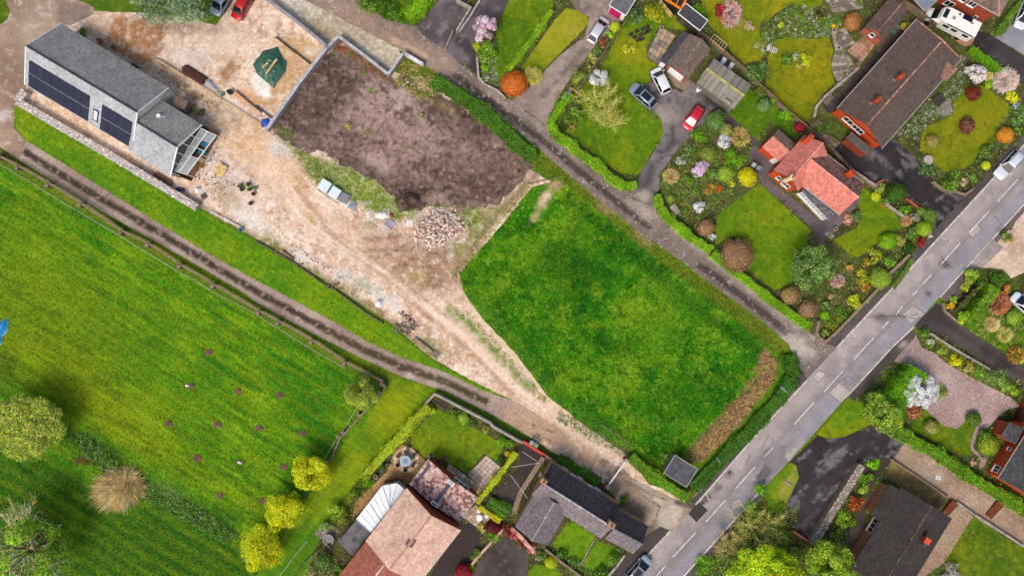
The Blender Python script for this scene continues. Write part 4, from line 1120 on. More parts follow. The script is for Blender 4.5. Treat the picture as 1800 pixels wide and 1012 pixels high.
L_i=q(1,3,690,310,750,350,830,420,920,500,970,580,920,600,850,640,700,760,640,795,590,770,480,670,640,590,680,520,650,400)
lawn(L_i,'curved front lawn of the salmon roofed house',['#668e0c','#7c960e','#8c9a10'],[],50)
L_j=q(2,3,590,770,690,810,770,940,620,1010)+q(3,3,560,60,440,70,375,45)+q(2,3,380,1010)
lawn(L_j,'triangular lawn under the big evergreen',['#64900c','#7c9c0e','#98a010'],[],51)
L_k=q(2,3,1110,840,1160,900,1240,960,1330,980,1400,920,1500,960,1450,1010)+q(3,3,1440,70,1420,130,1430,180,1370,200,1000,0)
lawn(L_k,'lawn beside the pink gravel drive',['#4c760c','#5e800e','#6e860e'],[],52)
L_l=q(3,3,190,235,230,250,255,330,130,585,60,570,0,500,0,420)
lawn(L_l,'small lawn patch beside road with a signpost',['#62960e','#88a41a','#a8a040'],[('e',1385,850,9,22,25,'#b4a260',.6,7)],53)
L_m=q(3,3,1440,600,1860,870,1860,1100,1250,1020,1250,900)
lawn(L_m,'back lawn of the dark roofed bungalow',['#54760c','#66800e','#74860e'],[],54)
L_n=q(2,3,1440,200,1520,100,1660,170,1860,130,1860,600,1350,270)
lawn(L_n,'rough garden grass beyond the dark drive',['#3c7a0e','#4a860e','#62901a'],[('n',9,'#8a7a4c',.6,.75,.6)],55)
L_o=q(2,1,1215,870,1250,850,1440,960)+q(3,1,1560,30,1690,110,1650,230,1560,170,1450,310,1320,240,1230,210,1150,200,1065,110,1055,50)
lawn(L_o,'lawn behind the pink roofed house',['#5c8c0c','#70940e','#8a9c10'],[],56)
L_p=q(3,2,380,640,440,650,570,740,470,930,270,800)
lawn(L_p,'square of lawn in the cottage courtyard',['#549210','#6aa012','#7ca414'],[],57)
L_q=q(3,2,578,765,740,835,640,1010,475,940)
lawn(L_q,'second courtyard lawn nearer the road',['#508c10','#629812','#74a014'],[],58)
L_r=q(3,2,80,1060,90,1000,160,930,290,945,400,1060)
lawn(L_r,'lawn with a round yellow bush at the bottom edge',['#6c960e','#84a010','#94a412'],[],59)
lawn([(-80,-80),(-10,-80),(10,0),(18,20),(12,36),(0,44),(-80,60)],'bit of lawn at the top left corner',['#4c700e','#5e800e'],[],60)
lawn(q(0,0,480,-60,520,0,600,30,700,70,860,90,900,60,900,-60),'grass strip under the grey pine',['#50741a','#648020'],[],61,.030,2)
lawn([(640,-60),(690,-60),(760,-40),(762,0),(745,20),(728,44),(684,34),(640,6)],'rough grass behind the lane hedge',['#507a10','#62881a'],[],62)

# ---- drives
def drive(poly,base,label,patches=(),m='asphalt',seed=71,z=.034,rag=.6):
 return sheet('driveway',poly,base,patches,m,z+.0018*(min(seed,120)-70),rag,4,seed,label=label,cat='driveway')
DK=['#4c4648','#5c5456','#6c6466']
drive(q(0,1,1090,190,1200,60,1240,-60,1400,-60,1460,50,1375,210,1295,345,1190,280),['#5c5254','#6c6264','#7e7476'],'dark stained drive beside bright hedge at the top',[('n',8,'#948a8c',.55,.68,.7),('n',14,'#4a4244',.58,.7,.6)],'asphalt',71)
drive(q(0,1,1385,205,1480,60,1560,-60,1760,-60,1690,90,1640,140,1500,260,1480,300,1515,400,1515,515,1295,350),['#544c50','#665e62','#7a7074'],'dark drive beneath the pink blossom tree',[('l',q(0,1,1400,280,1480,350,1500,470),22,'#453e42',.8,8),('n',9,'#90868a',.58,.7,.6)],'asphalt',72)
drive(q(0,2,360,-60,640,-60,760,60,740,150,640,240,570,310,470,450,370,580,265,770,240,868,120,770,0,685,110,600,340,370,500,250,520,165,530,120,440,70),['#8e8078','#9c8c84','#a8988e'],'pale drive leading up to the silver car',[('l',q(0,2,560,270,380,470,220,640),10,'#6c625a',.6,5),('e',1010,10,30,18,20,'#7a6c60',.7,8),('n',8,'#b8aca2',.58,.72,.5)],'concrete',73)
DC=q(0,2,905,580,990,560,1080,600,1160,635,1200,600,1240,560,1330,640,1490,790,1420,780,1330,820,1250,900,1150,1010)+q(1,2,1165,0,1080,130,1015,210,1000,340,970,360,960,440,820,390,850,310,862,260,885,200,1010,0)+q(0,2,1035,900,1020,820,940,730)
drive(DC,['#686062','#7c7474','#928a88'],'asphalt drive where three cars are parked',[('l',q(0,2,1330,640,1430,760),26,'#3e3838',.9,8),('l',q(0,2,1100,840,1100,960)+q(1,2,1060,60),9,'#4c4646',.7,4),('l',q(1,2,960,160,930,280),14,'#4e4848',.7,6),('n',7,'#4a4444',.58,.7,.7),('e',1170,205,20,12,20,'#b0a298',.6,8),('e',1130,345,14,10,0,'#b8aca0',.8,5)],'asphalt',74)
drive(q(0,2,1050,490,1130,470,1230,560,1190,630,1110,590),['#8a7a6e','#968678'],'worn paving before the white garage doors',[],'concrete',96,.034)
drive(q(0,2,1490,790,1660,950,1720,1010,1790,1060)+q(1,2,1790,60,1690,30,1640,0)+q(0,2,1560,950,1440,810),['#5c5052','#6a5e60'],'dark path between lawn and flower garden',[],'asphalt',75)
drive(q(1,2,1640,20,1790,60)+q(1,3,90,190,40,250,400,540,560,400,680,380,640,440,560,540,500,600,460,660,425,630,425,720,390,700,350,600,0,295)+q(1,2,1700,270,1650,160,1620,110),['#6a5e60','#7a6e70','#877a78'],'slate grey path around the salmon roofed house',[],'concrete',76)
DD=q(1,3,480,60,560,-30,700,-60,860,-20,920,0,1060,120,1170,260,1250,330,1300,330,1390,360,1440,330,1500,300,1180,620,1190,520,1160,450,1130,440,990,380,930,300,820,250,770,290,640,200)
drive(DD,['#363032','#403a3c','#4c4648'],'wide black drive below the brown bungalow',[('k',40,30,11,'#847c80',.53,.68,.75),('n',4,'#2e2a2c',.58,.7,.5),('l',q(1,3,1190,400,1280,340),2.5,'#c0b8b4',.8,1.2),('e',1650,350,20,12,45,'#3c3636',.6,8)],'asphalt',77)
drive(q(0,3,830,270,960,190,1050,130,510,745,500,790,430,760,420,720,700,440),['#4c4442','#5a524e','#665c58'],'dark path behind the brown bungalow',[('n',8,'#787068',.58,.7,.5)],'concrete',78)
drive(q(0,3,1470,215,1540,230,1860,440,1860,600,1740,560,1640,470,1430,320),['#3c3738','#454041','#504a4b'],'black tarmac strip beside the motorhome',[('n',10,'#6a6466',.6,.75,.5)],'asphalt',79)
drive(q(0,3,1590,260,1720,110,1860,0,1860,420),['#94949a','#a0a0a4','#aaaaae'],'pale grey drive at the upper right edge',[],'asphalt',80)
drive(q(0,3,1280,130,1470,215,1430,310,1380,320,1290,260),['#a87c64','#b88c74'],'brick paving beneath the motorhome',[],'concrete',81)
drive(q(2,3,1050,270,1140,180,1190,130,1250,150,1290,210,1350,270,1860,610,1860,730,1500,520,1250,360,1150,310,1060,312),['#4c4444','#5a5250','#6a605e'],'long dark drive curving off to the right',[('l',q(2,3,1200,220,1340,320,1790,620),9,'#3e3838',.6,6)],'asphalt',82)
drive(q(2,3,1050,345,1090,425,1180,470,1250,530,1350,590,1560,700,1700,770,1760,830,1680,850,1610,900,1560,960,1500,1010)+q(3,3,1470,40,1440,130,1500,200,1540,200,1520,260,1480,280,1490,210,1425,150,1420,90)+q(2,3,1480,930,1400,920,1330,985,1240,965,1130,870,1110,840,1160,760,1060,600,900,520),['#ae9690','#baa29c','#c6b0aa'],'pink gravel drive beside the white magnolia',[],'gravel',83)
drive(q(1,3,1790,440,1860,430,1860,900,1790,890,1700,930,1640,870,1450,850,1420,830,1640,600,1700,600)+[],['#c4aa94','#d0b8a2','#dcc8b2'],'pale sandy drive on the right edge',[('e',1770,420,30,16,60,'#b89c86',.5,10)],'dirt',84,.034)
drive(q(1,3,1570,660,1645,720,1500,860,1420,830),['#9c9290','#aaa09c','#b6aca8'],'patch of paler concrete crossing the pavement',[],'concrete',97,.07)
DG=q(3,3,380,50,440,72,560,62,720,0,830,-20,985,78,890,212,840,198,670,240,500,520,345,790,210,700,130,600,250,335,232,255,190,232)
drive(DG,['#3a3436','#464042','#544e50'],'black wet looking drive by the long stone wall',[('k',-40,26,9,'#857e82',.52,.66,.8),('n',4,'#2e2a2c',.58,.7,.5),('e',1400,920,30,24,0,'#4a4038',.6,14),('l',q(3,3,560,80,850,60),24,'#433c3e',.6,10)],'asphalt',85)
drive(q(3,3,985,82,1300,300,1560,440,1860,640,1860,850,1500,640,1330,505,1270,470,890,215),['#a8907c','#b69e88','#c4ae98'],'long brown gravel path beside the clipped hedge',[('l',q(3,3,1200,260,1790,640),8,'#8e7864',.5,6)],'gravel',86)
drive(q(3,3,1330,512,1440,602,1240,920,1000,1090,950,1060,1200,640),['#9c866e','#ac947c','#b8a28a'],'gravel strip behind the dark bungalow',[],'gravel',87)
drive(q(3,3,880,220,1270,480,1220,580,840,330),['#7a6848','#88764e','#6a5a3e'],'mossy terrace along the dark bungalow',[('n',6,'#a89460',.55,.7,.7)],'concrete',88)
drive(q(3,3,690,240,850,200,890,215,760,370,700,560,720,640,620,830,560,770,640,620,720,450),['#4c443c','#5a5048','#6c6056'],'dark paving beside the dark bungalow wall',[],'concrete',89)
# pink house
drive(q(3,1,1380,650,1500,650,1540,720,1520,800,1420,950,1330,1090,1150,1090),['#4a403e','#564a48'],'dark drive along the pink roofed house',[],'asphalt',91)
drive(q(3,1,1700,740,1860,830,1860,1090,1440,1090,1500,960,1560,860),['#4a423e','#584e4a','#685e5a'],'dark sunken yard with planted border',[('n',8,'#7c706a',.58,.72,.5)],'asphalt',92)
drive(q(3,1,940,170,1000,110,1060,130,1170,230,1050,380,980,400,860,420,730,560,660,620,680,500,820,370,900,290),['#b08c60','#bc986c','#c4a478'],'tan gravel path around the round patio',[],'gravel',93)
drive(q(3,2,0,560)+q(3,1,1500,520,1640,430,1800,260)+q(3,2,60,90,220,190,130,400,20,560),['#4c4440','#584e4a','#645a54'],'dark asphalt yard between hedge and cottage',[],'asphalt',94)

# ================================================================== BUILDINGS
SLATE=['#a6a29f','#aca8a5','#a09c99','#b0acaa']  # slopes turned from the sun: shade painted into the slate colour
SLATE_LIT=['#b2b4b8','#b8babd','#acaeb2','#bcbec2']  # sun-facing slopes: same slate with the light painted into its colour
def lean_to(root,pts,hexes,wall,tw=.3,th=.3,name='lean_to_roof',inset=.12,tiles=True,roofmat=None,base=None,z0=0.0):
 """mono-pitch roof: pts = eave0, eave1, top1, top0 as (px, py, z); walls under it"""
 P=[W(*p)for p in pts]
 mb=MB();slab(mb,P,.08);r=mb.build(name,roofmat or mat('roof_underlay','#6a625c'),root)
 if tiles:
  tb=MB();tile_slope(tb,P,hexes,tw,th);o=tb.build('tiles',TILEM,r,col=True);o['kind']='stuff'
 if wall:
  c=sum(P,Vector())/4
  Q=[p+(c-p).normalized()*inset for p in P]
  w=MB()
  w.hexa([Vector((p.x,p.y,z0))for p in Q],[Vector((p.x,p.y,p.z-.09))for p in Q])if (P[1]-P[0]).cross(P[3]-P[0]).z >0 else w.hexa([Vector((p.x,p.y,z0))for p in Q[::-1]],[Vector((p.x,p.y,p.z-.09))for p in Q[::-1]])
  w.build('wall',wall,root)
 return r
def flat_shed(name,label,cat,A,B,C,h,wall,roofmat,trim=None,fall=.12,panels=0,group=None):
 a,b,c=W(*A,h),W(*B,h),W(*C,h)
 u=(b-a).normalized();v=Vector((-u.y,u.x,0));v=v if (c-b).dot(v)>0 else -v
 L=(b-a).length;Wd=(c-b).dot(v)
 P=lambda x,y,z: a+u*x+v*y+Vector((0,0,z-h))
 t=empty(name,P(L/2,Wd/2,0),label,cat,group)
 w=MB();w.prism([P(.12,.12,0),P(L-.12,.12,0),P(L-.12,Wd-.12,0),P(.12,Wd-.12,0)],0,h-.1);w.build('wall',wall,t)
 r=MB();slab(r,[P(0,0,h),P(L,0,h),P(L,Wd,h+fall),P(0,Wd,h+fall)],.09);ro=r.build('roof',roofmat,t)
 n=panels or 3
 for i in range(1,n):
  s_=MB();s_.bar(P(L*i/n,.04,h+.012),P(L*i/n,Wd-.04,h+fall+.012),.05,.02);s_.build('felt_seam',roofmat,ro)
 if trim:
  for p0,p1 in ((P(-.03,-.03,h),P(L+.03,-.03,h)),(P(L+.03,0,h),P(L+.03,Wd,h+fall)),(P(L+.03,Wd+.03,h+fall),P(-.03,Wd+.03,h+fall)),(P(-.03,Wd,h+fall),P(-.03,0,h))):
   k=MB();k.bar(p0,p1,.09,.16);k.build('fascia',trim,t)
 return t,P,L,Wd
def door(root,c,u,nn,w,h,mt,name='door',handle=True,ribs=0):
 mb=MB();p=lambda x,z,o: c+u*x+nn*o+Vector((0,0,z))
 mb.hexa([p(-w/2,.03,0),p(w/2,.03,0),p(w/2,.03,.06),p(-w/2,.03,.06)],[p(-w/2,h,0),p(w/2,h,0),p(w/2,h,.06),p(-w/2,h,.06)])
 o=mb.build(name,mt,root)
 for i in range(ribs):
  k=MB();z=.2+i*(h-.3)/max(1,ribs-1)
  k.bar(p(-w/2+.05,z,.07),p(w/2-.05,z,.07),.02,.05);k.build('door_rib',mt,o)
 if handle:
  k=MB();k.box(p(w*.38,1.0,.09),(.05,.05,.14));k.build('handle',GREYMETAL,o)
 return o

# ---- slate house with solar panels
barn=House('slate_house','long grey slate house with two solar panel arrays on its roof','house',(108,42),(297,155),(228,259),3.0,6.4,.25,wall=RENDER,hexes=[SLATE,SLATE_LIT],tw=.32,th=.26,seed=3,ridgehex=['#4c4e54','#585a60'],overx=.15,jit=.07,lift=.02)
ext=House('x','','',(280,174),(355,220),(300,310),2.9,5.4,.2,wall=mat('dark_glazing','#4a4644','#6a625a',.3),hexes=[SLATE,SLATE_LIT],tw=.32,th=.26,seed=9,ridgehex=['#4c4e54','#585a60'],parent=barn.root,overx=.1,jit=.07,lift=.02)
for s_,x in ((barn,barn.L),(barn,0),(ext,ext.L)):
 for y0,z0,y1,z1 in ((0,s_.he,s_.Wd/2,s_.hr),(s_.Wd/2,s_.hr,s_.Wd,s_.he)):
  k=MB();k.bar(s_.P(x,y0,z0+.02),s_.P(x,y1,z1+.02),.14,.16);k.build('barge_board',WHITE,barn.root)
# gable glazing of the extension
for i in range(6):
 y=.5+i*(ext.Wd-1)/5
 k=MB();k.bar(ext.P(ext.L-.04,y,.1),ext.P(ext.L-.04,y,ext.roofz(y)-.3),.1,.1);k.build('glazing_bar',WHITE,barn.root)
PV=None
def pv_mat():
 m,nt,b=new_mat('solar_cells')
 g=nd(nt,'ShaderNodeNewGeometry').outputs['Position']
 c=mixc(nt,mrange(nt,noise_node(nt,g,.5,2),.3,.7,0,1),rgba('#22223c'),rgba('#2e2e4c'))
 nt.links.new(c,b.inputs['Base Color']);b.inputs['Roughness'].default_value=.22;b.inputs['Specular IOR Level'].default_value=.35
 return m
PV=pv_mat();PVF=plain('panel_frame','#3a3a46',.4,.5);PVR=plain('aluminium_rail','#b4b8c0',.4,.6)
def roofpt(h,x,y,off=0.0):       # on the second slope (y > ridge), lifted along the normal
 z=h.roofz(y);n=Vector((h.v.x*(h.hr-h.he),h.v.y*(h.hr-h.he),h.Wd/2)).normalized()
 return h.P(x,y,z)+n*off
def px_to_slope(h,px,py):
 """find (x, y) on the far slope of house h that is seen at the pixel"""
 lo,hi=h.Wd/2,h.Wd
 for _ in range(30):
  m=(lo+hi)/2
  w=W(px,py,h.roofz(m));yy=(w-h.a).dot(h.v)
  if yy >m: lo=m
  else: hi=m
 w=W(px,py,h.roofz(m));return (w-h.a).dot(h.u),m
def pv_array(cs,nx,name_seed=0):
 (x0,y0),(x1,y1),(x2,y2),(x3,y3)=[px_to_slope(barn,*p)for p in cs]     # top-left, top-right, bottom-right, bottom-left
 xa,xb=(x0+x3)/2,(x1+x2)/2;ya,yb=(y0+y1)/2,(y2+y3)/2
 for j in range(2):
  for i in range(nx):
   a0=xa+(xb-xa)*i/nx+.02;a1=xa+(xb-xa)*(i+1)/nx-.02
   b0=ya+(yb-ya)*(j/2)+(.05 if j else .02);b1=ya+(yb-ya)*((j+1)/2)-(.02 if j else .05)
   mb=MB();lo=[roofpt(barn,x,y,.07)for x,y in ((a0,b0),(a1,b0),(a1,b1),(a0,b1))];hi=[roofpt(barn,x,y,.11)for x,y in ((a0,b0),(a1,b0),(a1,b1),(a0,b1))]
   if (lo[1]-lo[0]).cross(lo[3]-lo[0]).z <0: lo,hi=lo[::-1],hi[::-1]
   mb.hexa(lo,hi);p=mb.build('solar_panel',PVF,barn.root)
   f=MB();e=.035
   tp=[roofpt(barn,x,y,.114)for x,y in ((a0+e,b0+e),(a1-e,b0+e),(a1-e,b1-e),(a0+e,b1-e))]
   f.add(tp,[(0,1,2,3)]);f.build('cell_sheet',PV,p)
 k=MB();ym=(ya+yb)/2;k.bar(roofpt(barn,xa,ym,.09),roofpt(barn,xb,ym,.09),.07,.05);k.build('mounting_rail',PVR,barn.root)
pv_array(q(0,0,205,410,622,660,600,830,195,585),8)
pv_array(q(0,0,705,712,912,840,885,1003,683,880),4)
x,y=px_to_slope(barn,*q(0,0,657,790)[0])
k=MB();k.hexa([roofpt(barn,x+a,y+b,.02)for a,b in ((-.42,-.75),(.42,-.75),(.42,.75),(-.42,.75))][::-1],[roofpt(barn,x+a,y+b,.13)for a,b in ((-.42,-.75),(.42,-.75),(.42,.75),(-.42,.75))][::-1]);w_=k.build('roof_window',PVF,barn.root)
k=MB();k.add([roofpt(barn,x+a,y+b,.136)for a,b in ((-.3,-.62),(.3,-.62),(.3,.62),(-.3,.62))],[(0,1,2,3)]);k.build('pane',plain('sky_glass','#cfd6dc',.15,.0,.6),w_)
# dish and aerial on the lower roof
a_=ext.P(ext.L*.42,ext.Wd*.22,ext.roofz(ext.Wd*.22))
k=MB();k.tube(a_,a_+Vector((0,0,1.3)),.03,.03,6)
for i in range(5): k.tube(a_+Vector((-.35+i*.17,-.3,1.25)),a_+Vector((-.35+i*.17,.3,1.25)),.02,.02,5)
k.tube(a_+Vector((-.5,0,1.25)),a_+Vector((.6,0,1.25)),.025,.025,5);k.build('tv_aerial',plain('pale_metal','#d8dade',.4,.4),barn.root)
k=MB();k.lathe(a_+Vector((-.9,.35,.45)),[(.05,-.06),(.2,-.02),(.3,.07),(.29,.08),(.05,.0)],14);k.build('satellite_dish',WHITE,barn.root)
# brick bay box on the white gable
b1=[W(*p,2.2)for p in q(0,0,1200,655,1290,695,1260,748,1180,712)]
k=MB();k.prism(b1,0,2.2);bx=k.build('brick_store',mat('brown_brick','#8a7468','#6e5a50',.9,4),barn.root)
wall_window(barn.root,(b1[2]+b1[3])/2*1.0-Vector((0,0,2.2)),(b1[2]-b1[3]).normalized(),Vector(((b1[2]-b1[3]).y,-(b1[2]-b1[3]).x,0)).normalized(),1.3,1.0,2.0,WHITE,2)
# timber deck and glass canopy
deck=[W(*p)for p in ((352,219),(386,238),(337,318),(303,304))]
DECKM=mat('deck_boards','#8a6a52','#6e543f',.8,3,.2,12,.2)
d0,d1,d2,d3=deck
for i in range(16):
 a=d0.lerp(d1,(i+.04)/16);b=d3.lerp(d2,(i+.04)/16);a2=d0.lerp(d1,(i+.96)/16);b2=d3.lerp(d2,(i+.96)/16)
 k=MB();k.prism([a,b,b2,a2],.02,.16);k.build('deck_board',DECKM,barn.root)
for p0,p1 in ((d0,d1),(d3,d2)):
 k=MB();k.bar(p0+Vector((0,0,.45)),p1+Vector((0,0,.45)),.12,.9);k.build('deck_side_panel',BROWNW,barn.root)
cn=[W(*p,2.7)for p in ((354,226),(380,238),(328,307),(305,300))]
for p in cn: p.z=2.7
CANW=plain('canopy_frame','#e8eaea',.4)
for t0 in (0,.42,1):
 k=MB();k.bar(cn[0].lerp(cn[1],t0),cn[3].lerp(cn[2],t0),.12,.12);k.build('canopy_beam',CANW,barn.root)
for j in range(6):
 k=MB();k.bar(cn[0].lerp(cn[3],j/5)+Vector((0,0,.02)),cn[1].lerp(cn[2],j/5)+Vector((0,0,.02)),.08,.1);k.build('canopy_rafter',CANW,barn.root)
CLEAR=plain('clear_glass','#dfe8ea',.05,0,.5,alpha=.28)
for j in range(5):
 for t0,t1 in ((.02,.41),(.43,.98)):
  if (j,t0)in ((1,.43),(2,.43)): continue
  A_,B_=cn[0].lerp(cn[3],(j+.06)/5),cn[0].lerp(cn[3],(j+.94)/5);D_,C_=cn[1].lerp(cn[2],(j+.06)/5),cn[1].lerp(cn[2],(j+.94)/5)
  k=MB();k.prism([A_.lerp(D_,t0),A_.lerp(D_,t1),B_.lerp(C_,t1),B_.lerp(C_,t0)],2.72,2.735);k.build('canopy_pane',CLEAR,barn.root)
for p in (cn[1],cn[2],cn[1].lerp(cn[2],.5)):
 k=MB();k.bar(Vector((p.x,p.y,.1)),Vector((p.x,p.y,2.65)),.1,.1);k.build('canopy_post',CANW,barn.root)

# ---- top: garage with magenta door, black felt shed, orange framed sunroom
FELT=mat('grey_felt','#7a787c','#68666a',.9,1.5,.12,9,.15,.2)
FELTD=mat('dark_felt','#56545a','#48464c',.9,2.5,.25,9,.2,.2)
gt,P,L,Wd=flat_shed('garage','flat roofed garage with a magenta side panel at the top edge','garage',(1071,10),(1100,27.5),(1136,-28),2.5,RENDER,FELT,WHITE,.1)
door(gt,P(L*.42,.11,0),(P(1,0,0)-P(0,0,0)),-(P(0,1,0)-P(0,0,0)),L*.66,2.1,plain('magenta_paint','#c8146c',.45),'garage_door',True,4)
st,P,L,Wd=flat_shed('shed','black felt roofed shed with white trim behind the garage roofs','shed',(1192,24),(1230,54),(1244,38),2.4,mat('shed_boards','#5c5048','#4a4038'),FELTD,WHITE,.12,4)
door(st,P(L*.3,.11,0),(P(1,0,0)-P(0,0,0)),-(P(0,1,0)-P(0,0,0)),.8,1.9,mat('shed_door','#6a5c50'),'door')
sr=empty('sunroom',W(1190,-2),'orange timber framed sunroom at the top edge','sunroom')
OR=plain('orange_timber','#e88a1c',.5)
sp=[W(*p,2.7)for p in ((1168,-2),(1197,16),(1209,-6),(1180,-26))]
k=MB();k.prism([p for p in sp],.0,2.3);k.build('glass_box',plain('smoked_glass','#3a3638',.15),sr)
for a,b in ((0,1),(1,2),(2,3),(3,0)):
 k=MB();k.bar(sp[a],sp[b],.28,.2);k.build('frame_beam',OR,sr)
for t0 in (.34,.67):
 k=MB();k.bar(sp[0].lerp(sp[1],t0),sp[3].lerp(sp[2],t0),.14,.16);k.build('rafter',OR,sr)
for i in range(3):
 k=MB();A_,B_=sp[0].lerp(sp[1],i/3+.03),sp[0].lerp(sp[1],(i+1)/3-.03);D_,C_=sp[3].lerp(sp[2],i/3+.03),sp[3].lerp(sp[2],(i+1)/3-.03)
 k.prism([A_,B_,C_,D_],2.55,2.6);k.build('roof_pane',plain('smoked_glass','#3a3638',.15),sr)
# ---- brown tiled garage with white doors + flat side store
BT=['#82726a','#887870','#7c6c64']
gb=House('garage','brown tiled garage with white door facing the white car','garage',(1172,113),(1212,60),(1249,87),2.4,3.5,.15,wall=BRICKP,hexes=[BT,BT],tw=.33,th=.33,seed=21,ridgehex=['#a08c80','#8c786c'])
lean_to(gb.root,[(1160,108,2.3),(1201,54,2.3),(1212,60,2.45),(1172,113,2.45)],[],BRICKP,tiles=False,roofmat=FELTD,name='flat_side_roof')
door(gb.root,gb.P(.14,gb.Wd*.5,0),gb.v,-gb.u,2.4,2.1,plain('white_door','#f0f0ee',.4),'garage_door',True,5)
k=W(1164,113,0);door(gb.root,(W(1160,108,2.3).lerp(W(1172,113,2.45),.5)*1.0-Vector((0,0,2.37)))-gb.u*.0+gb.u*.1,gb.v,-gb.u,.8,2.0,plain('white_door','#f0f0ee',.4),'side_door')
# ---- corrugated garage
CG=['#928c84','#9c968c','#88827a','#a29c92','#8e8876']
gc=House('garage','grey corrugated sheet garage with a mossy yellow ridge','garage',(1255,103),(1320,150),(1288,191),2.1,2.8,.12,wall=mat('grey_panels','#8c8880','#76726a'),hexes=[CG,CG],tw=.24,th=3.2,seed=31,jit=.1)
k=MB();k.bar(gc.P(-.05,gc.Wd/2,2.84),gc.P(gc.L+.05,gc.Wd/2,2.84),.34,.06);k.build('ridge_capping',mat('mossy_capping','#c2bd7a','#a8a060'),gc.root)
k=MB();k.bar(gc.P(gc.L*.72,gc.Wd*.86,2.36),gc.P(gc.L*.9,gc.Wd*.86,2.36),.3,.06);k.build('patch_sheet',mat('patch_sheet','#6e685f'),gc.root)
for t0 in (.25,.62): door(gc.root,gc.P(gc.L*t0,gc.Wd-.11,0),gc.u,gc.v,2.2,1.9,mat('garage_door_grey','#7c7670'),'garage_door',True,4)
gc.window(3,gc.Wd/2,1.0,.9,1.7,over=.12)
# cold frame / glass panels behind it
cf=empty('cold_frame',W(*q(0,2,1460,425)[0]),'glazed cold frame behind the corrugated garage','cold frame')
cp=[W(*p,.5)for p in q(0,2,1420,370,1525,440,1500,480,1400,410)]
k=MB();k.prism(cp,0,.42);k.build('frame_box',TIMBER,cf)
for i in range(4):
 k=MB();k.prism([cp[0].lerp(cp[1],i/4+.02),cp[0].lerp(cp[1],(i+1)/4-.02),cp[3].lerp(cp[2],(i+1)/4-.02),cp[3].lerp(cp[2],i/4+.02)],.45,.48);k.build('glass_light',plain('sky_glass','#cfd6dc',.15)if i % 2 else GLASS,cf)
# ---- small tiled shed beside the bungalow
BB=['#6e5e58','#74645e','#685852']
sh=House('shed','small brown tiled brick shed with ridge beside the long bungalow','shed',(1521,47),(1563,-2),(1591,28),2.3,3.4,.15,wall=BRICKP,hexes=[BB,BB],tw=.3,th=.3,seed=41,ridgehex=['#b08a74','#98745f'])
sh.window(3,sh.Wd/2,.7,1.2,2.1,over=.15,n=1)
# ---- long brown bungalow
BUN=['#6c5c58','#716059','#675752','#75655e']
bun=House('bungalow','long brown tiled bungalow with two chimneys and orange gable','house',(1472,191),(1611,35),(1691,102),2.7,4.8,.3,hips=(0,1.2),wall=BRICKO,hexes=[BUN,BUN],tw=.3,th=.28,seed=51,jit=.04,ridgehex=['#b48c78','#a07a68','#c49c88'],gutter=plain('white_gutter','#bcb8b4',.5))
for px,py in ((1542,176),(1583,135)):
 w=W(px,py,5.2);x=(w-bun.a).dot(bun.u);y=(w-bun.a).dot(bun.v)
 bun.chimney(x,y,.7,.6,5.5,BRICKR,2)
bun.window(3,bun.Wd*.3,1.5,1.0,2.2,over=.3,n=2);bun.window(3,bun.Wd*.52,1.8,1.0,2.2,over=.3,n=3)
lean_to(bun.root,[(1487,243,2.2),(1527,275,2.2),(1535,262,2.3),(1497,232,2.3)],[],BRICKR,tiles=False,roofmat=mat('porch_felt','#6e6460','#5a514e'),name='porch_roof',inset=.3)
bun.window(2,bun.L*.35,1.6,.9,2.2);bun.window(2,bun.L*.1,1.6,.9,2.2)
lean_to(bun.root,[(1683,121,2.75),(1663,144,2.75),(1652,136,3.2),(1664,108,3.5)],['#9c7c6c','#a88878','#8e7062'],None,name='porch_gable_roof')
# ---- house at the top right corner
TR=['#7e6a60','#8a7468','#725f56']
tr=House('house','two storey red brick house behind the motorhome','house',(1630,-43),(1757,28),(1800,-48),4.8,7.0,.3,hips=(2,4.2),wall=BRICKR,hexes=[TR,TR,TR,['#9a8478','#a48e80']],tw=.3,th=.3,seed=61,ridgehex=['#a08070','#b09080'],gutter=plain('white_gutter','#bcb8b4',.5))
for t0 in (.55,.68): tr.window(0,tr.L*t0,1.1,3.2,4.3);
tr.window(0,tr.L*.5,1.3,.9,2.1);tr.window(0,tr.L*.86,.5,1.2,2.1,n=1)
# blue-grey shed roof
flat_shed('shed','blue grey flat roofed shed beside the motorhome bonnet','shed',(1600,-8),(1626,20),(1642,-2),2.3,mat('shed_boards','#5c5048','#4a4038'),mat('blue_felt','#8c94a0','#7c8490'),plain('white_gutter','#bcb8b4',.5),.1,2)

# ---- salmon roofed house
def g1(x,y): return (1320+x/5.327,210+y/5.327)
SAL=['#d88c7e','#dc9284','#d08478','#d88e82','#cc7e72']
SALD=['#8c6a60','#9c7468','#7c625a','#b08074','#6e5a54']  # grime plus painted shade on the slope facing away from the sun
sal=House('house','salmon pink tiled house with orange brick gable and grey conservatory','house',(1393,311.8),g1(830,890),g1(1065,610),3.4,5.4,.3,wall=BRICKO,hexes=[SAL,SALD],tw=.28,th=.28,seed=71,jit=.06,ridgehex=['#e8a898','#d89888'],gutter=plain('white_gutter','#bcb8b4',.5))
wing=House('x','','',g1(215,475),g1(500,150),(1457,273.5),3.4,5.45,.25,wall=BRICKO,hexes=[SAL,SAL],tw=.28,th=.28,seed=75,jit=.06,ridgehex=['#e8a898','#d89888'],parent=sal.root)
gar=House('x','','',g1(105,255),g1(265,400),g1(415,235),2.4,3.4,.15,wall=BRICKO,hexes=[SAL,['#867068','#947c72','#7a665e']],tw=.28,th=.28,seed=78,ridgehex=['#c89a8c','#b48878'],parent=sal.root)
door(sal.root,gar.P(gar.L*.85,.14,0),gar.u,-gar.v,.8,2.0,plain('white_door','#f0f0ee',.4),'side_door')
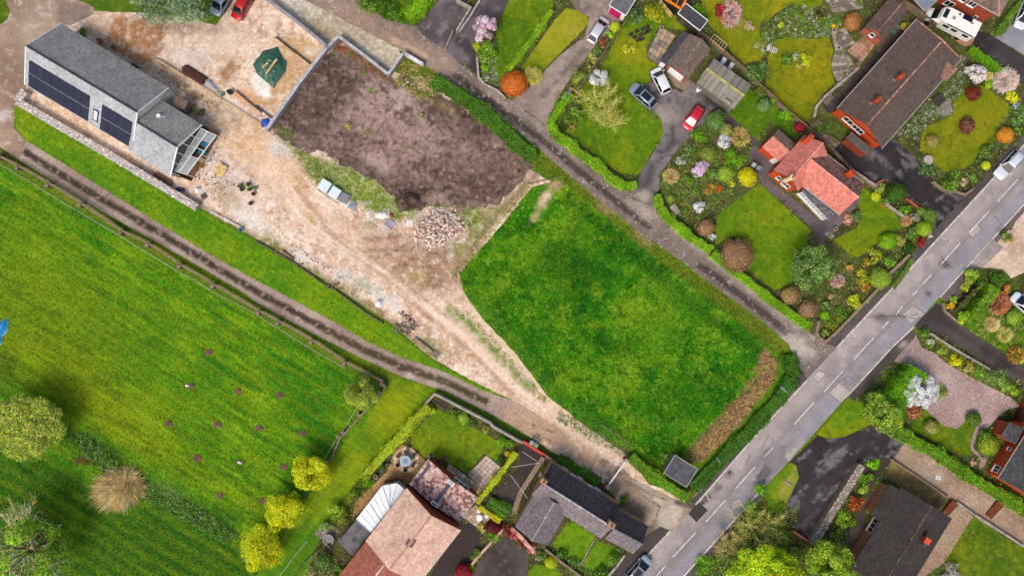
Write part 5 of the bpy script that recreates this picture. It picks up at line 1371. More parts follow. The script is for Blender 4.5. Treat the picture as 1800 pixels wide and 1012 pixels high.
wing.window(3,wing.Wd*.35,.6,1.2,2.4,over=.25,n=1);wing.window(3,wing.Wd*.68,1.2,.9,2.2,over=.25,n=2)
def chim(h,px,py,zt,mt,w=.7,d=.55,pots=2):
 p=W(px,py,zt);x=(p-h.a).dot(h.u);y=(p-h.a).dot(h.v);h.chimney(x,y,w,d,zt,mt,pots,base=min(zt-.6,h.he))
chim(wing,*g1(390,540),6.2,mat('cream_render','#e8d4b4','#c8b494'),.55,.55,1)
chim(wing,*g1(560,168),6.0,BRICKO,.9,.6,2)
chim(sal,*g1(950,500),5.6,BRICKO,.9,.6,2)
lean_to(sal.root,[(*g1(470,672),2.4),(*g1(728,937),2.4),(*g1(790,880),3.0),(*g1(522,635),3.0)],['#6c6a70','#78767c','#5e5c62'],None,.3,.3,'conservatory_roof')
ca,cb=W(*g1(480,680),2.4),W(*g1(722,930),2.4);ca.z=cb.z=0
ud=(cb-ca).normalized();nn=Vector((ud.y,-ud.x,0))
if nn.dot(Vector((-1,-1,0)))<0: nn=-nn
cd=W(*g1(790,880),3.0);cd.z=0;ce=W(*g1(522,635),3.0);ce.z=0
k=MB();k.prism([ca,cb,cd,ce],0,.7);k.build('conservatory_base',mat('buff_brick','#c8a890','#b09078'),sal.root)
k=MB();k.prism([ca-nn*.1,cb-nn*.1,cd,ce],.7,2.34);k.build('conservatory_glazing',plain('smoked_glass','#3a3638',.15),sal.root)
Lc=(cb-ca).length
for i in range(5): wall_window(sal.root,ca+ud*(Lc*(i+.5)/5)-nn*.08,ud,nn,Lc/5-.03,.75,2.3,WHITE,2,'conservatory_window',.16,plain('pale_glass','#b8c4c8',.12))

# ---- pink roofed house
def g2(x,y): return (560+x/4.3625,780+y/4.3625)
PNK=['#dfbdac','#e3c3b2','#d8b4a2','#ddbaa8']
PNK2=['#d4b0a8','#e0c0b6','#c49c94','#a87c74','#dcb8ae','#94706a']
RED=['#ac6e5c','#b27462','#a66856']
pk=House('house','large pink tiled house with white conservatory and rear extension','house',g2(365,745),g2(680,340),g2(1085,660),4.4,7.1,.25,wall=BRICKR,hexes=[PNK,PNK],tw=.5,th=.42,lift=.075,seed=81,ridgehex=['#cc9482','#d8a090'],gutter=plain('white_gutter','#bcb8b4',.5),jit=.07)
pk2=House('x','','',(584,1027),g2(365,745),(718,1010),4.4,6.6,.25,wall=BRICKR,hexes=[RED,RED],tw=.5,th=.42,lift=.07,seed=84,ridgehex=['#d8c8c0'],parent=pk.root,jit=.07)
pke=House('x','','',g2(700,310),g2(845,120),g2(1220,400),2.7,3.7,.25,wall=BRICKR,hexes=[PNK2,PNK2],tw=.36,th=.4,seed=87,parent=pk.root,gutter=plain('white_gutter','#bcb8b4',.5),jit=.12,lift=.05)
k=MB()
for i in range(11):
 x=.15+i*(pke.L-.3)/11
 k.box(pke.P(x+.18,pke.Wd/2,3.76),(.36,.55,.06),math.atan2(pke.u.y,pke.u.x))
k.build('dark_ridge_band',mat('dark_slate_band','#6a6474','#565062'),pk.root)
k=MB()
for i in range(8):
 k.box(pke.P(.9+i*.42,.55,2.7+.55*(1.0/(pke.Wd/2))+.07),(.40,.5,.05),math.atan2(pke.u.y,pke.u.x));
k.build('dark_tile_band',mat('dark_slate_band','#6a6474','#565062'),pk.root)
for x,z in ((pke.L-.35,3.9),(.35,3.95)):
 k=MB();k.box(pke.P(x,pke.Wd/2,z),(.5,1.1,.3),math.atan2(pke.u.y,pke.u.x));b_=k.build('white_roof_hood',WHITE,pk.root)
 k=MB();k.box(pke.P(x,pke.Wd/2,z+.16),(.3,.8,.03),math.atan2(pke.u.y,pke.u.x));k.build('vent_grille',GREYMETAL,b_)
pke.window(1,pke.Wd*.68,2.6,.9,2.3,over=.25,n=3)
for dx,dy in ((0,-.35),(0,.35),(.7,.3)):
 k=MB();k.box(pk.P(pk.L*.48+dx,pk.Wd/2+dy,pk.roofz(pk.Wd/2+dy)+.12),(.7 if dx == 0 else .35,.32,.14),math.atan2(pk.u.y,pk.u.x));k.build('roof_vent',mat('vent_tile','#7a5c54'),pk.root)
# conservatory
cz=2.5
cs=[W(*g2(x,y),cz)for x,y in ((290,578),(490,322),(600,303),(660,350),(407,666))]
for p in cs: p.z=0
k=MB();k.prism(cs,0,.6);k.build('conservatory_base',BRICKR,pk.root)
ctr=sum(cs,Vector())/5
ins=[p+(ctr-p).normalized()*.1 for p in cs]
k=MB();k.prism(ins,.6,2.45);k.build('conservatory_glazing',plain('pale_glass','#b8c4c8',.12),pk.root)
WR=plain('white_polycarbonate','#f8fafc',.35)
r0,r1=cs[4]+Vector((0,0,3.1)),cs[3]+Vector((0,0,3.1))
e0,e1,e2=cs[0]+Vector((0,0,2.5)),cs[1]+Vector((0,0,2.5)),cs[2]+Vector((0,0,2.5))
apex=r1.lerp(r0,.42)
def rib_panel(a,b,t0,t1,name='roof_pane'):
 k=MB();slab(k,[a,b,t1,t0]if (t1-t0).length >.05 else [a,b,t1],.04);k.build(name,WR,pk.root)
for i in range(6):
 f0,f1=i/6+.006,(i+1)/6-.006
 rib_panel(e0.lerp(e1,f0),e0.lerp(e1,f1),r0.lerp(apex,f0),r0.lerp(apex,f1))
rib_panel(e1,e1.lerp(e2,.48),apex,apex);rib_panel(e1.lerp(e2,.52),e2,apex,apex);rib_panel(e2,r1+Vector((0,0,-.55)),apex,apex)
for a,b in ((e1,apex),(e2,apex),(e1.lerp(e2,.5),apex),(e0,r0),(e0.lerp(e1,.5),r0.lerp(apex,.5)),(r1+Vector((0,0,-.5)),apex)):
 k=MB();k.bar(a+Vector((0,0,.05)),b+Vector((0,0,.05)),.07,.06);k.build('glazing_bar',plain('grey_bar','#c4ccd2',.4),pk.root)
for a,b in ((e0,e1),(e1,e2),(e2,r1+Vector((0,0,-.6)))):
 k=MB();k.bar(a-Vector((0,0,.05)),b-Vector((0,0,.05)),.12,.12);k.build('gutter',WHITE,pk.root)
lean_to(pk.root,[(*g2(260,860),2.5),(*g2(145,745),2.5),(*g2(290,585),2.55),(*g2(405,670),2.6)],[],BRICKR,tiles=False,roofmat=mat('flat_roof_felt','#7c7a7c','#5e5c5e',.8,.7,.25,8,.12),name='flat_roof')

# ---- old slate cottage
def g3(x,y): return (890+x/4.8185,790+y/4.8185)
CS_SHADE=['#4e4a50','#545056','#48444a'];CS2=['#847a7c','#8a8082','#7e7476','#90868a']  # darker first set paints shade on slopes turned from the sun
WALLC=mat('cottage_stone','#bc9c7e','#98806a',.9,4,.2,12,.25,.6,.04)
cot=House('cottage','old stone cottage with dark slate roof and courtyard wing','house',g3(385,110),g3(970,480),g3(835,770),3.6,5.7,.15,wall=WALLC,hexes=[CS_SHADE,CS2],tw=.32,th=.26,seed=91,ridgehex=['#c8c4c4','#b4b0b0'],lift=.02,jit=.16)
c2=House('x','','',g3(960,515),g3(1200,645),g3(1078,880),2.8,4.5,.12,wall=WALLC,hexes=[CS_SHADE,CS2],tw=.32,th=.26,seed=94,parent=cot.root,lift=.02,ridgehex=['#8c8688','#7c7678'])
c3=House('x','','',g3(75,650),g3(262,330),g3(530,500),3.4,5.2,.12,wall=WALLC,hexes=[CS2,CS2],tw=.32,th=.26,seed=97,parent=cot.root,lift=.02,ridgehex=['#a49a9c','#b0a8aa'])
chim(cot,*g3(892,640),6.6,WALLC,.9,.7,1);chim(cot,*g3(318,270),6.4,WALLC,.8,.6,1)
for t0 in (.22,.44,.7): cot.window(0,cot.L*t0,.9,1.0,2.0,over=.15)
cot.window(0,cot.L*.33,.8,2.4,3.2,over=.15);cot.window(0,cot.L*.58,.8,2.4,3.2,over=.15)
# ---- black square shed in the hedge corner
bs,P,L,Wd=flat_shed('shed','small square shed with black felt roof and pale edging by the road','shed',q(3,2,1040,305)[0],q(3,2,1115,185)[0],q(3,2,1262,285)[0],2.3,mat('grey_boards','#8c8478','#766e64'),mat('black_felt','#6a686e','#5a585e',.9,1.2,.2,4,.2),plain('pale_trim','#b4b0ac',.5),.08,3)
door(bs,P(L-.11,Wd*.4,0),(P(0,1,0)-P(0,0,0)),(P(1,0,0)-P(0,0,0)),.9,1.9,mat('shed_door','#6a5c50'),'door')
# ---- orange brick house on the right edge
def g4(x,y): return (1680+x/5.325,690+y/5.325)
DG_=['#5c5a5c','#646264','#545254']
oh=House('house','orange brick house with dark tiled roof on the right edge','house',(1755,840),(1835,712),(1940,780),3.0,6.0,.25,wall=BRICKO,hexes=[DG_,DG_],tw=.36,th=.33,seed=101,gutter=plain('white_gutter','#bcb8b4',.5))
oh.window(0,oh.L*.1,1.1,.9,2.0,over=.25);oh.window(0,oh.L*.38,.5,1.2,1.9,over=.25,n=1)
lean_to(oh.root,[(*g4(425,400),2.5),(*g4(500,270),2.5),(*g4(645,330),2.7),(*g4(560,485),2.7)],DG_,BRICKR,.36,.33,'porch_roof')
ow=House('x','','',(1797,752),(1826,706),(1866,732),3.0,4.8,.2,wall=BRICKO,hexes=[DG_,DG_],tw=.36,th=.33,seed=104,parent=oh.root)
door(oh.root,ow.P(ow.L*.45,.19,0),ow.u,-ow.v,2.3,2.2,plain('dark_red_door','#5a1c18',.4),'garage_door',True,5)
ow.window(0,ow.L*.88,.8,1.0,2.2,over=.2,n=1)
# ---- dark bungalow bottom right
def g5(x,y): return (1480+x/5.2727,820+y/5.2727)
DB=['#4a4341','#4f4745','#453e3c']
db=House('bungalow','dark brown tiled bungalow with orange topped chimney behind the stone wall','house',g5(545,190),g5(90,935),g5(555,1222),2.7,4.0,.25,wall=mat('tan_brick','#a8785c','#8c6450',.9,4),hexes=[DB,DB],tw=.32,th=.3,seed=111,ridgehex=['#7a6c50','#6a5e48','#5a5044'],gutter=DARKM)
lean_to(db.root,[(*g5(272,440),2.4),(*g5(440,160),2.4),(*g5(552,222),2.75),(*g5(352,492),2.75)],DB,mat('tan_brick','#a8785c'),.32,.3,'projecting_roof',.3)
p=W(*g5(780,680),4.4);x=(p-db.a).dot(db.u);y=(p-db.a).dot(db.v)
k=MB();k.box(db.P(x,y,4.0),(.75,.75,1.4),math.atan2(db.u.y,db.u.x));c_=k.build('chimney',BRICKR,db.root)
k=MB();k.box(db.P(x,y,4.74),(.85,.85,.08),math.atan2(db.u.y,db.u.x));k.build('chimney_cap',plain('orange_cap','#d85a34',.6),c_)
for dx,dy in ((-.65,-.1),(.65,.35)):
 k=MB();k.lathe(db.P(x+dx,y+dy,3.6),[(.1,-.4),(.1,.6),(.16,.62),(.12,.72)],9);k.build('flue',GREYMETAL,c_)
k=MB();k.bar(db.P(1.5,-.05,1.2),db.P(4.2,-.05,1.2),.5,.5);k.build('window_box',mat('tan_render','#c48c60','#a87850'),db.root)
db.window(0,db.L*.5,2.2,.8,2.1,over=.25,n=3)
# ridge wall lines of the lane garage etc. -- boundary walls
WALLB=BLOCK
low_wall(q(0,1,40,-30,240,115,488,318),.3,1.3,BLOCK,'grey block wall between yard and crushed stone strip',cop=BLOCK,pieces=.9)
low_wall(q(0,1,490,322,565,248,735,375,905,508,1003,368),.32,1.2,BLOCK,'zigzag grey block wall around the crushed stone bay',cop=mat('pale_coping','#c4c2c6','#a8a6aa'),pieces=.9)
low_wall(q(0,1,480,330,300,560,75,882),.4,1.0,BLOCK,'broken grey block wall on the edge of the soil plot',cop=mat('pale_coping','#c4c2c6','#a8a6aa'),pieces=.7)
low_wall(q(0,1,1008,362,1138,440),.45,.9,CONC,'short pale wall end beside the lane',cop=mat('white_coping','#d8d6d6','#bcbabc'),pieces=.9)
low_wall(q(0,1,1512,395,1522,530,1560,575,1650,620,1705,672),.25,.6,STONE,'low stone wall beneath the red acer',cop=CONC)
low_wall(q(0,1,1370,0,1470,50,1375,205),.2,1.1,CONC,'pale wall between the two dark drives',cop=CONC,pieces=.5)
low_wall(q(0,1,1290,345,1345,215),.15,.3,CONC,'low kerb wall dividing the drive mouths',name='kerb_wall')
# gabion wall below the slate house
GAB=mat('gabion_stone','#cfc4be','#a89c96',.95,7,.2,14,.35,.9,.05)
def stone_top(path,wpx,h,label,hexes,name='stone_wall',n_per=14,seed=5,body=None):
 pts=[W(x,y,h)for x,y in path]
 for p in pts: p.z=0
 t=empty(name,pts[len(pts)// 2],label,'wall')
 w=wpx/S;mb=MB()
 for i,(a,b)in enumerate(zip(pts[:-1],pts[1:])):
  mb.bar(a+Vector((0,0,h/2-.003*i)),b+Vector((0,0,h/2-.003*i)),w,h)
 mb.build('wall_body',body or STONE,t)
 g=random.Random(seed);sb=MB()
 for a,b in zip(pts[:-1],pts[1:]):
  L=(b-a).length;d=(b-a).normalized();nn=Vector((-d.y,d.x,0))
  for i in range(int(L*n_per)):
   p=a+d*g.uniform(0,L)+nn*g.uniform(-.5,.5)*w*.94
   sb.cur=tuple(hx(hexes[g.randrange(len(hexes))])*g.uniform(.8,1.15))
   s_=g.uniform(.1,.22)
   sb.blob((p.x,p.y,h),(s_,s_*g.uniform(.6,1),.07),g.randrange(9999),.25,6,3)
 o=sb.build('stones',mat('loose_stone','#888888',None,.95,3,.15,10,.2,.3,col=True),t,col=True);o['kind']='stuff'
 return t
PALES=['#dcd4ce','#c8beb8','#e8e2dc','#b0a49e']
stone_top([(42,160),(29,178),(60,196),(200,277),(345,364)],13,1.0,'pale stone filled gabion wall below the slate house',PALES,'gabion_wall',16,5,GAB)
stone_top(q(3,3,682,258,520,515,347,792),13,1.1,'broad stone wall beside the black drive',['#b4aca8','#a09690','#c4bcb8','#8c8078'],'stone_wall',22,6)

# ================================================================== VEGETATION
def v(typ,r,c,x,y,rad,h,pl,label,ry=None,**kw):
 px,py=q(r,c,x,y)[0];R=rad/3.891;ry=ry/3.891 if ry else None
 if typ == 's': return shrub(px,py,R,h,pl,label,ry=ry,**kw)
 if typ == 'd': return shrub(px,py,R,h,pl,label,ry=ry,dome=True,name='clipped_shrub',**kw)
 if typ == 'f': return shrub(px,py,R,h,pl,label,ry=ry,name='flowering_shrub',lumps=14,lumpr=.36,size=.2,asp=.75,clumpvar=.1,**kw)
 if typ == 'k': return shrub(px,py,R,h,pl,label,ry=ry,name='spiky_plant',lumps=1,shell=.2,asp=.18,size=kw.pop('size',.5),rnd=.9,n=kw.pop('n',160),cat='plant',**kw)
 if typ == 't': return twig_dome(px,py,R,h,pl,label,ry=ry,**kw)
# ---- trees
def bare_tree(px,py,r,h,pl,label,seed=1,limbs=9,name='bare_tree',nl=500):
 k_=W(px,py,h*.6);base=Vector((k_.x,k_.y,0));t=empty(name,base,label,'tree')
 g=random.Random(seed);R=r/S;cl=pal(pl);b=MB();tr=MB();tr.cur=tuple(cl.mean(0)*.7)
 f=Vector((k_.x+g.uniform(-.1,.1)*R,k_.y+g.uniform(-.1,.1)*R,h*.22));tr.tube(base,f,.05*R,.04*R,8)
 def grow(p,d,L,w,lev):
  n=3;e=p
  for i in range(n):
   d=(d+Vector((g.uniform(-1,1),g.uniform(-1,1),g.uniform(-.5,.7)))*.28).normalized()
   e2=e+d*L/n
   b.cur=tuple((cl[g.randrange(len(cl))]*g.uniform(1.2,1.9)).clip(0,.8));b.tube(e,e2,max(.014,w*(1-i/n*.5)),max(.01,w*(1-(i+1)/n*.5)),4)
   e=e2
   if lev <3:
    for j in range(3):
     dd=(d+Vector((g.uniform(-1,1),g.uniform(-1,1),g.uniform(-.4,.6)))*.95).normalized();grow(e,dd,L*g.uniform(.38,.62),w*.5,lev+1)
 for i in range(limbs):
  a=2*math.pi*(i+g.uniform(-.35,.35))/limbs;grow(f,Vector((math.cos(a),math.sin(a),g.uniform(.2,.9))).normalized(),R*g.uniform(.6,.95),.021*R,1)
 tr.build('trunk',BARK,t);b.build('branches',TWIG,t,col=True)
 if nl: crown_mesh('young_leaves',t,(k_.x,k_.y,h*.6),(R*.9,R*.9,h*.35),nl,.14,'moss+tan',seed,30,lumpr=.3)
 return t
tree(302,12,82,8,'grey+sage','large grey green pine at the top edge beside the parked cars','pine_tree',ry=40,n=14000,size=.34,lumps=34,seed=11,asp=.22,trunk=.3,lumpr=.3,rnd=.9)
tree(44,745,82,5.2,'lime+moss+tan','pale green round tree at the left edge of the field','tree',ry=66,n=30000,size=.25,lumps=70,seed=12,trunk=.25,lumpr=.24,shell=.6,clumpvar=.15)
tree(50,968,74,8,'lime+bright+moss','half bare tree with bright leaf tufts in the bottom left corner','tree',n=6500,size=.3,lumps=12,seed=13,trunk=.25,lumpr=.24,limbs=12)
bare_tree(40,958,66,6.0,'tan+grey','bare grey branched tree in the bottom left corner',seed=3,limbs=12,nl=900)
for (x,y,R,sd_,lab)in ((546,829,34,21,'golden round tree nearest the rail fence, topmost of three'),(500,898,33,22,'golden round tree in the middle of the row of three'),(459,964,37,23,'golden round tree lowest of the row of three')):
 tree(x,y,R*1.12,4.2,'gold+yellow+yellow+lime',lab,'golden_tree',ry=R*(1.0 if sd_ == 21 else 1.2),n=11000,size=.27,lumps=20+(sd_-20)*7,seed=sd_,asp=.4,trunk=.12,lumpr=.34,group='golden trees along the field edge',rnd=.9)
tree(634,689,32,4.0,'lime+moss+tan','small pale lime tree at the fence corner','tree',n=8500,size=.22,lumps=24,seed=24,asp=.35,trunk=.1,lumpr=.38,rnd=.9)
tree(1428,470,45,6.5,'conifer+moss+sage','feathery evergreen tree on the salmon house lawn','conifer_tree',n=14000,size=.36,lumps=44,seed=25,asp=.3,trunk=.2,lumpr=.26,rnd=.8)
tree(1345,1002,72,7.0,'lime+bright+gold','large lime green leafy tree at the bottom edge','tree',ry=56,n=26000,size=.3,lumps=60,seed=26,trunk=.25,lumpr=.26)
tree(1460,994,48,6.2,'lime+moss','softer green tree beside the dark bungalow','tree',n=16000,size=.28,lumps=40,seed=27,trunk=.2,lumpr=.3)
tree(1550,728,40,4.6,'conifer+moss+lime','dark green conifer in front of the white magnolia','conifer_tree',n=11000,size=.34,lumps=26,seed=28,asp=.28,trunk=.2,lumpr=.3,rnd=.8)
hedge([(1600,646),(1590,664),(1570,690),(1552,712)],42,2.4,'bright+hedgedark','bright green clipped evergreen beside the pavement',name='evergreen_bush',cat='shrub',seed=29,wob=.2)
tree(851,50,28,3.6,'blush+pink','pale pink blossom tree over the dark drive','blossom_tree',n=3400,size=.2,lumps=18,seed=30,trunk=.1,asp=.8,lumpr=.26)
tree(1619,686,38,3.0,'white','large white magnolia beside the pink gravel drive','magnolia_tree',n=13000,size=.22,lumps=80,seed=31,trunk=.12,asp=.8,lumpr=.2,clumpvar=.08)
tree(1051,139,20,2.8,'white','white magnolia at the edge of the car lawn','magnolia_tree',n=2600,size=.2,lumps=20,seed=32,trunk=.08,asp=.75,lumpr=.32)
tree(1716,129,25,2.8,'white+blush','white magnolia in the brown bungalow\'s side bed','magnolia_tree',ry=20,n=3000,size=.2,lumps=22,seed=33,trunk=.08,asp=.75,lumpr=.3)
for x,y,R,h,n,lab in ((1058,178,42,4.5,260,'bare spreading tree on the lawn by the parked cars'),(1072,205,32,3.6,170,'smaller bare tree below the spreading one'),(1324,930,36,4,300,'pale bare tree by the road at lower right'),(1282,958,24,3,450,'brown bare bush on the roadside bank'),(1356,926,28,3.4,500,'bare bush beside the black drive end')):
 bare_tree(x,y,R,h,'tan+olive' if h >3 else 'brown+tan',lab,seed=int(x),limbs=9)
twig_dome(207,860,54,1.5,'buff+tan+brown','broad fan of bare buff twigs in the field',ry=42,n=2600,w=.018,lo=.45,off=(1.2,.9),rot=.3)
# ---- upper left and lane
for a in (('s',0,0,560,225,42,.9,'dark+moss','dark weeds against the slate house back wall'),('s',0,0,680,282,34,.6,'russet+brown','dead brown weeds behind the slate house'),('s',0,0,1300,738,40,.7,'moss+tan','weed clump beside the brick store'),('s',0,0,1378,768,34,.6,'olive+dark','olive weed clump nearer the glass canopy'),('s',0,0,1500,645,26,.5,'tan+white','dry weed by the yard barrels'),
 ('s',0,1,890,55,110,1.6,'dark+green','dark green shrub behind the lane hedge',80),('s',0,1,760,40,70,1.2,'green+moss','green shrub at the top beside the lane'),('s',0,1,980,120,50,1.0,'green+bright','low green shrub at the drive corner'),
 ('s',0,1,1575,350,85,1.8,'moss+green','loose green shrub below the blossom tree'),('s',0,1,1520,320,40,1.2,'gold+moss','yellow green shrub at the drive edge'),('s',0,1,1575,465,36,.7,'bright','bright green cushion in the white flower border'),('s',0,1,1570,540,30,.5,'green+white','small border plant near the low stone wall'),
 ('d',0,2,15,575,96,1.9,'rust+rust+orange','round flaming orange acer at the lane corner',90),('t',0,2,145,515,66,1.6,'tan+olive','tan leafless bush beside the orange acer'),
 ('d',0,2,705,185,36,1.1,'lime+gold','round lime bush beside the silver car'),('s',0,2,668,240,36,1.0,'bright+lime','bright green bush below the lime ball'),('s',0,2,622,288,40,.9,'russet+brown','brown bush beside the silver car drive'),('s',0,2,597,355,38,.9,'sage+green','blue green bush by the thin fence'),('s',0,2,555,405,46,1.0,'moss+tan','mossy bush by the thin fence'),('s',0,2,455,520,62,1.3,'moss+olive','broad olive bush above the wheelie bins'),('s',0,2,520,470,34,.8,'green+tan','small green bush near the magnolia'),
 ('s',0,2,850,125,76,1.8,'dark+sage','dark green rounded bush below the magenta garage'),('s',0,2,970,90,74,1.4,'gold+olive','airy yellow green bush on the car lawn'),('s',0,2,800,320,60,.5,'gold+olive','low yellow plant patch on the car lawn'),
 ('s',0,2,430,770,80,1.2,'green+moss','green bush under the bare tree'),('s',0,2,350,870,34,.6,'dark','dark plant behind the lime hedge'),('s',0,2,420,860,34,.6,'russet+moss','reddish plant behind the lime hedge'),
 ('s',0,2,1420,75,52,1.5,'maroon+red','deep red bush on the top lawn'),('t',0,2,1500,90,82,2.0,'blush+russet','pinkish bare shrub beside the red bush',100),('s',0,2,1620,185,48,.5,'blush+tan','pale low plant on the top lawn'),('s',0,2,1280,60,60,1.4,'bright+green','leafy green bush beside the black shed'),
 ('s',0,2,1690,500,92,1.7,'green+sage','broad green bush at the fence by the corrugated garage'),('d',0,2,1700,625,42,1.3,'olive+dark','dark olive ball on the small darker lawn'),('d',0,2,1725,725,50,1.4,'sage+moss','grey green ball on the small darker lawn'),
 ('d',0,2,1390,825,72,1.6,'sage+green','grey green dome at the red car bonnet'),('d',0,2,1465,890,46,1.3,'tan+moss','tan twiggy ball beside the grey dome'),('f',0,2,1450,972,58,1.5,'white','white flowering bush on the flower garden\'s upper side'),('t',0,2,1560,935,72,1.2,'brown+olive','brown bare bush next to the dark path'),('s',0,2,1290,930,62,.8,'bright+green','bright hosta clump by the drive'),
 ('s',0,3,168,415,52,1.2,'dark+moss','dark bush on the left of the island bed'),('s',0,3,225,385,26,.9,'sage+white','small silver plant in the island bed'),('s',0,3,295,410,48,1.2,'gold+lime','golden bush on the right of the island bed'),('s',0,3,250,450,36,.7,'olive+tan','low olive plant in front of the island bed'),
 ('d',0,3,616,150,56,1.6,'brown+rust+tan','round orange brown bush beside the stone patio',62),('s',0,3,500,180,28,.7,'orange+gold','orange yellow plant in the stony flower bed'),('s',0,3,395,100,34,.7,'maroon+dark','dark purple plant in the stony flower bed'),('s',0,3,130,165,30,.6,'moss+gold','mossy cushion in the stony flower bed'),
 ('d',0,3,15,720,46,1.4,'sage','sage ball beside the boundary wall'),('s',0,3,65,695,26,.8,'bright','bright small bush by the sage ball'),('s',0,3,155,785,60,1.3,'bright+green','bright leafy bush on the small darker lawn'),('d',0,3,262,870,42,1.2,'maroon+red','crimson acer by the salmon house fence'),('s',0,3,372,885,32,.6,'moss+green','green plant in the gravel corner'),('s',0,3,985,190,42,1.1,'tan+gold','straw coloured bush beside the tiled shed'),
 ('t',0,3,1545,522,34,1.0,'tan','small tan bush beside the side bed magnolia'),('t',0,3,1672,545,92,2.0,'blush+coral','pinkish bare shrub beside the tarmac strip'),('s',0,3,1545,578,34,.8,'bright+lime','lime bush below the pinkish bare shrub'),('f',0,3,1710,662,52,1.1,'yellow','bright yellow flowering bush by the front lawn'),('s',0,3,1735,725,30,.7,'blue','blue grey plant below the yellow flowers'),('d',0,3,1442,640,52,1.3,'maroon+russet','dark maroon ball on the front lawn'),('d',0,3,1402,862,50,1.3,'brown+maroon','grey brown ball on the front lawn',58),('d',0,3,1665,925,58,1.5,'orange','orange ball at the edge of the front lawn'),('s',0,3,1745,800,62,1.0,'green+sage','green planting above the orange ball'),('d',0,3,1165,970,50,1.1,'olive+tan','olive brown ball at the lawn\'s lower left'),('s',0,3,1740,890,40,.9,'dark+moss','dark plant beside the orange ball')):
 v(*a[:9],**({'ry': a[9]}if len(a)>9 else {}))
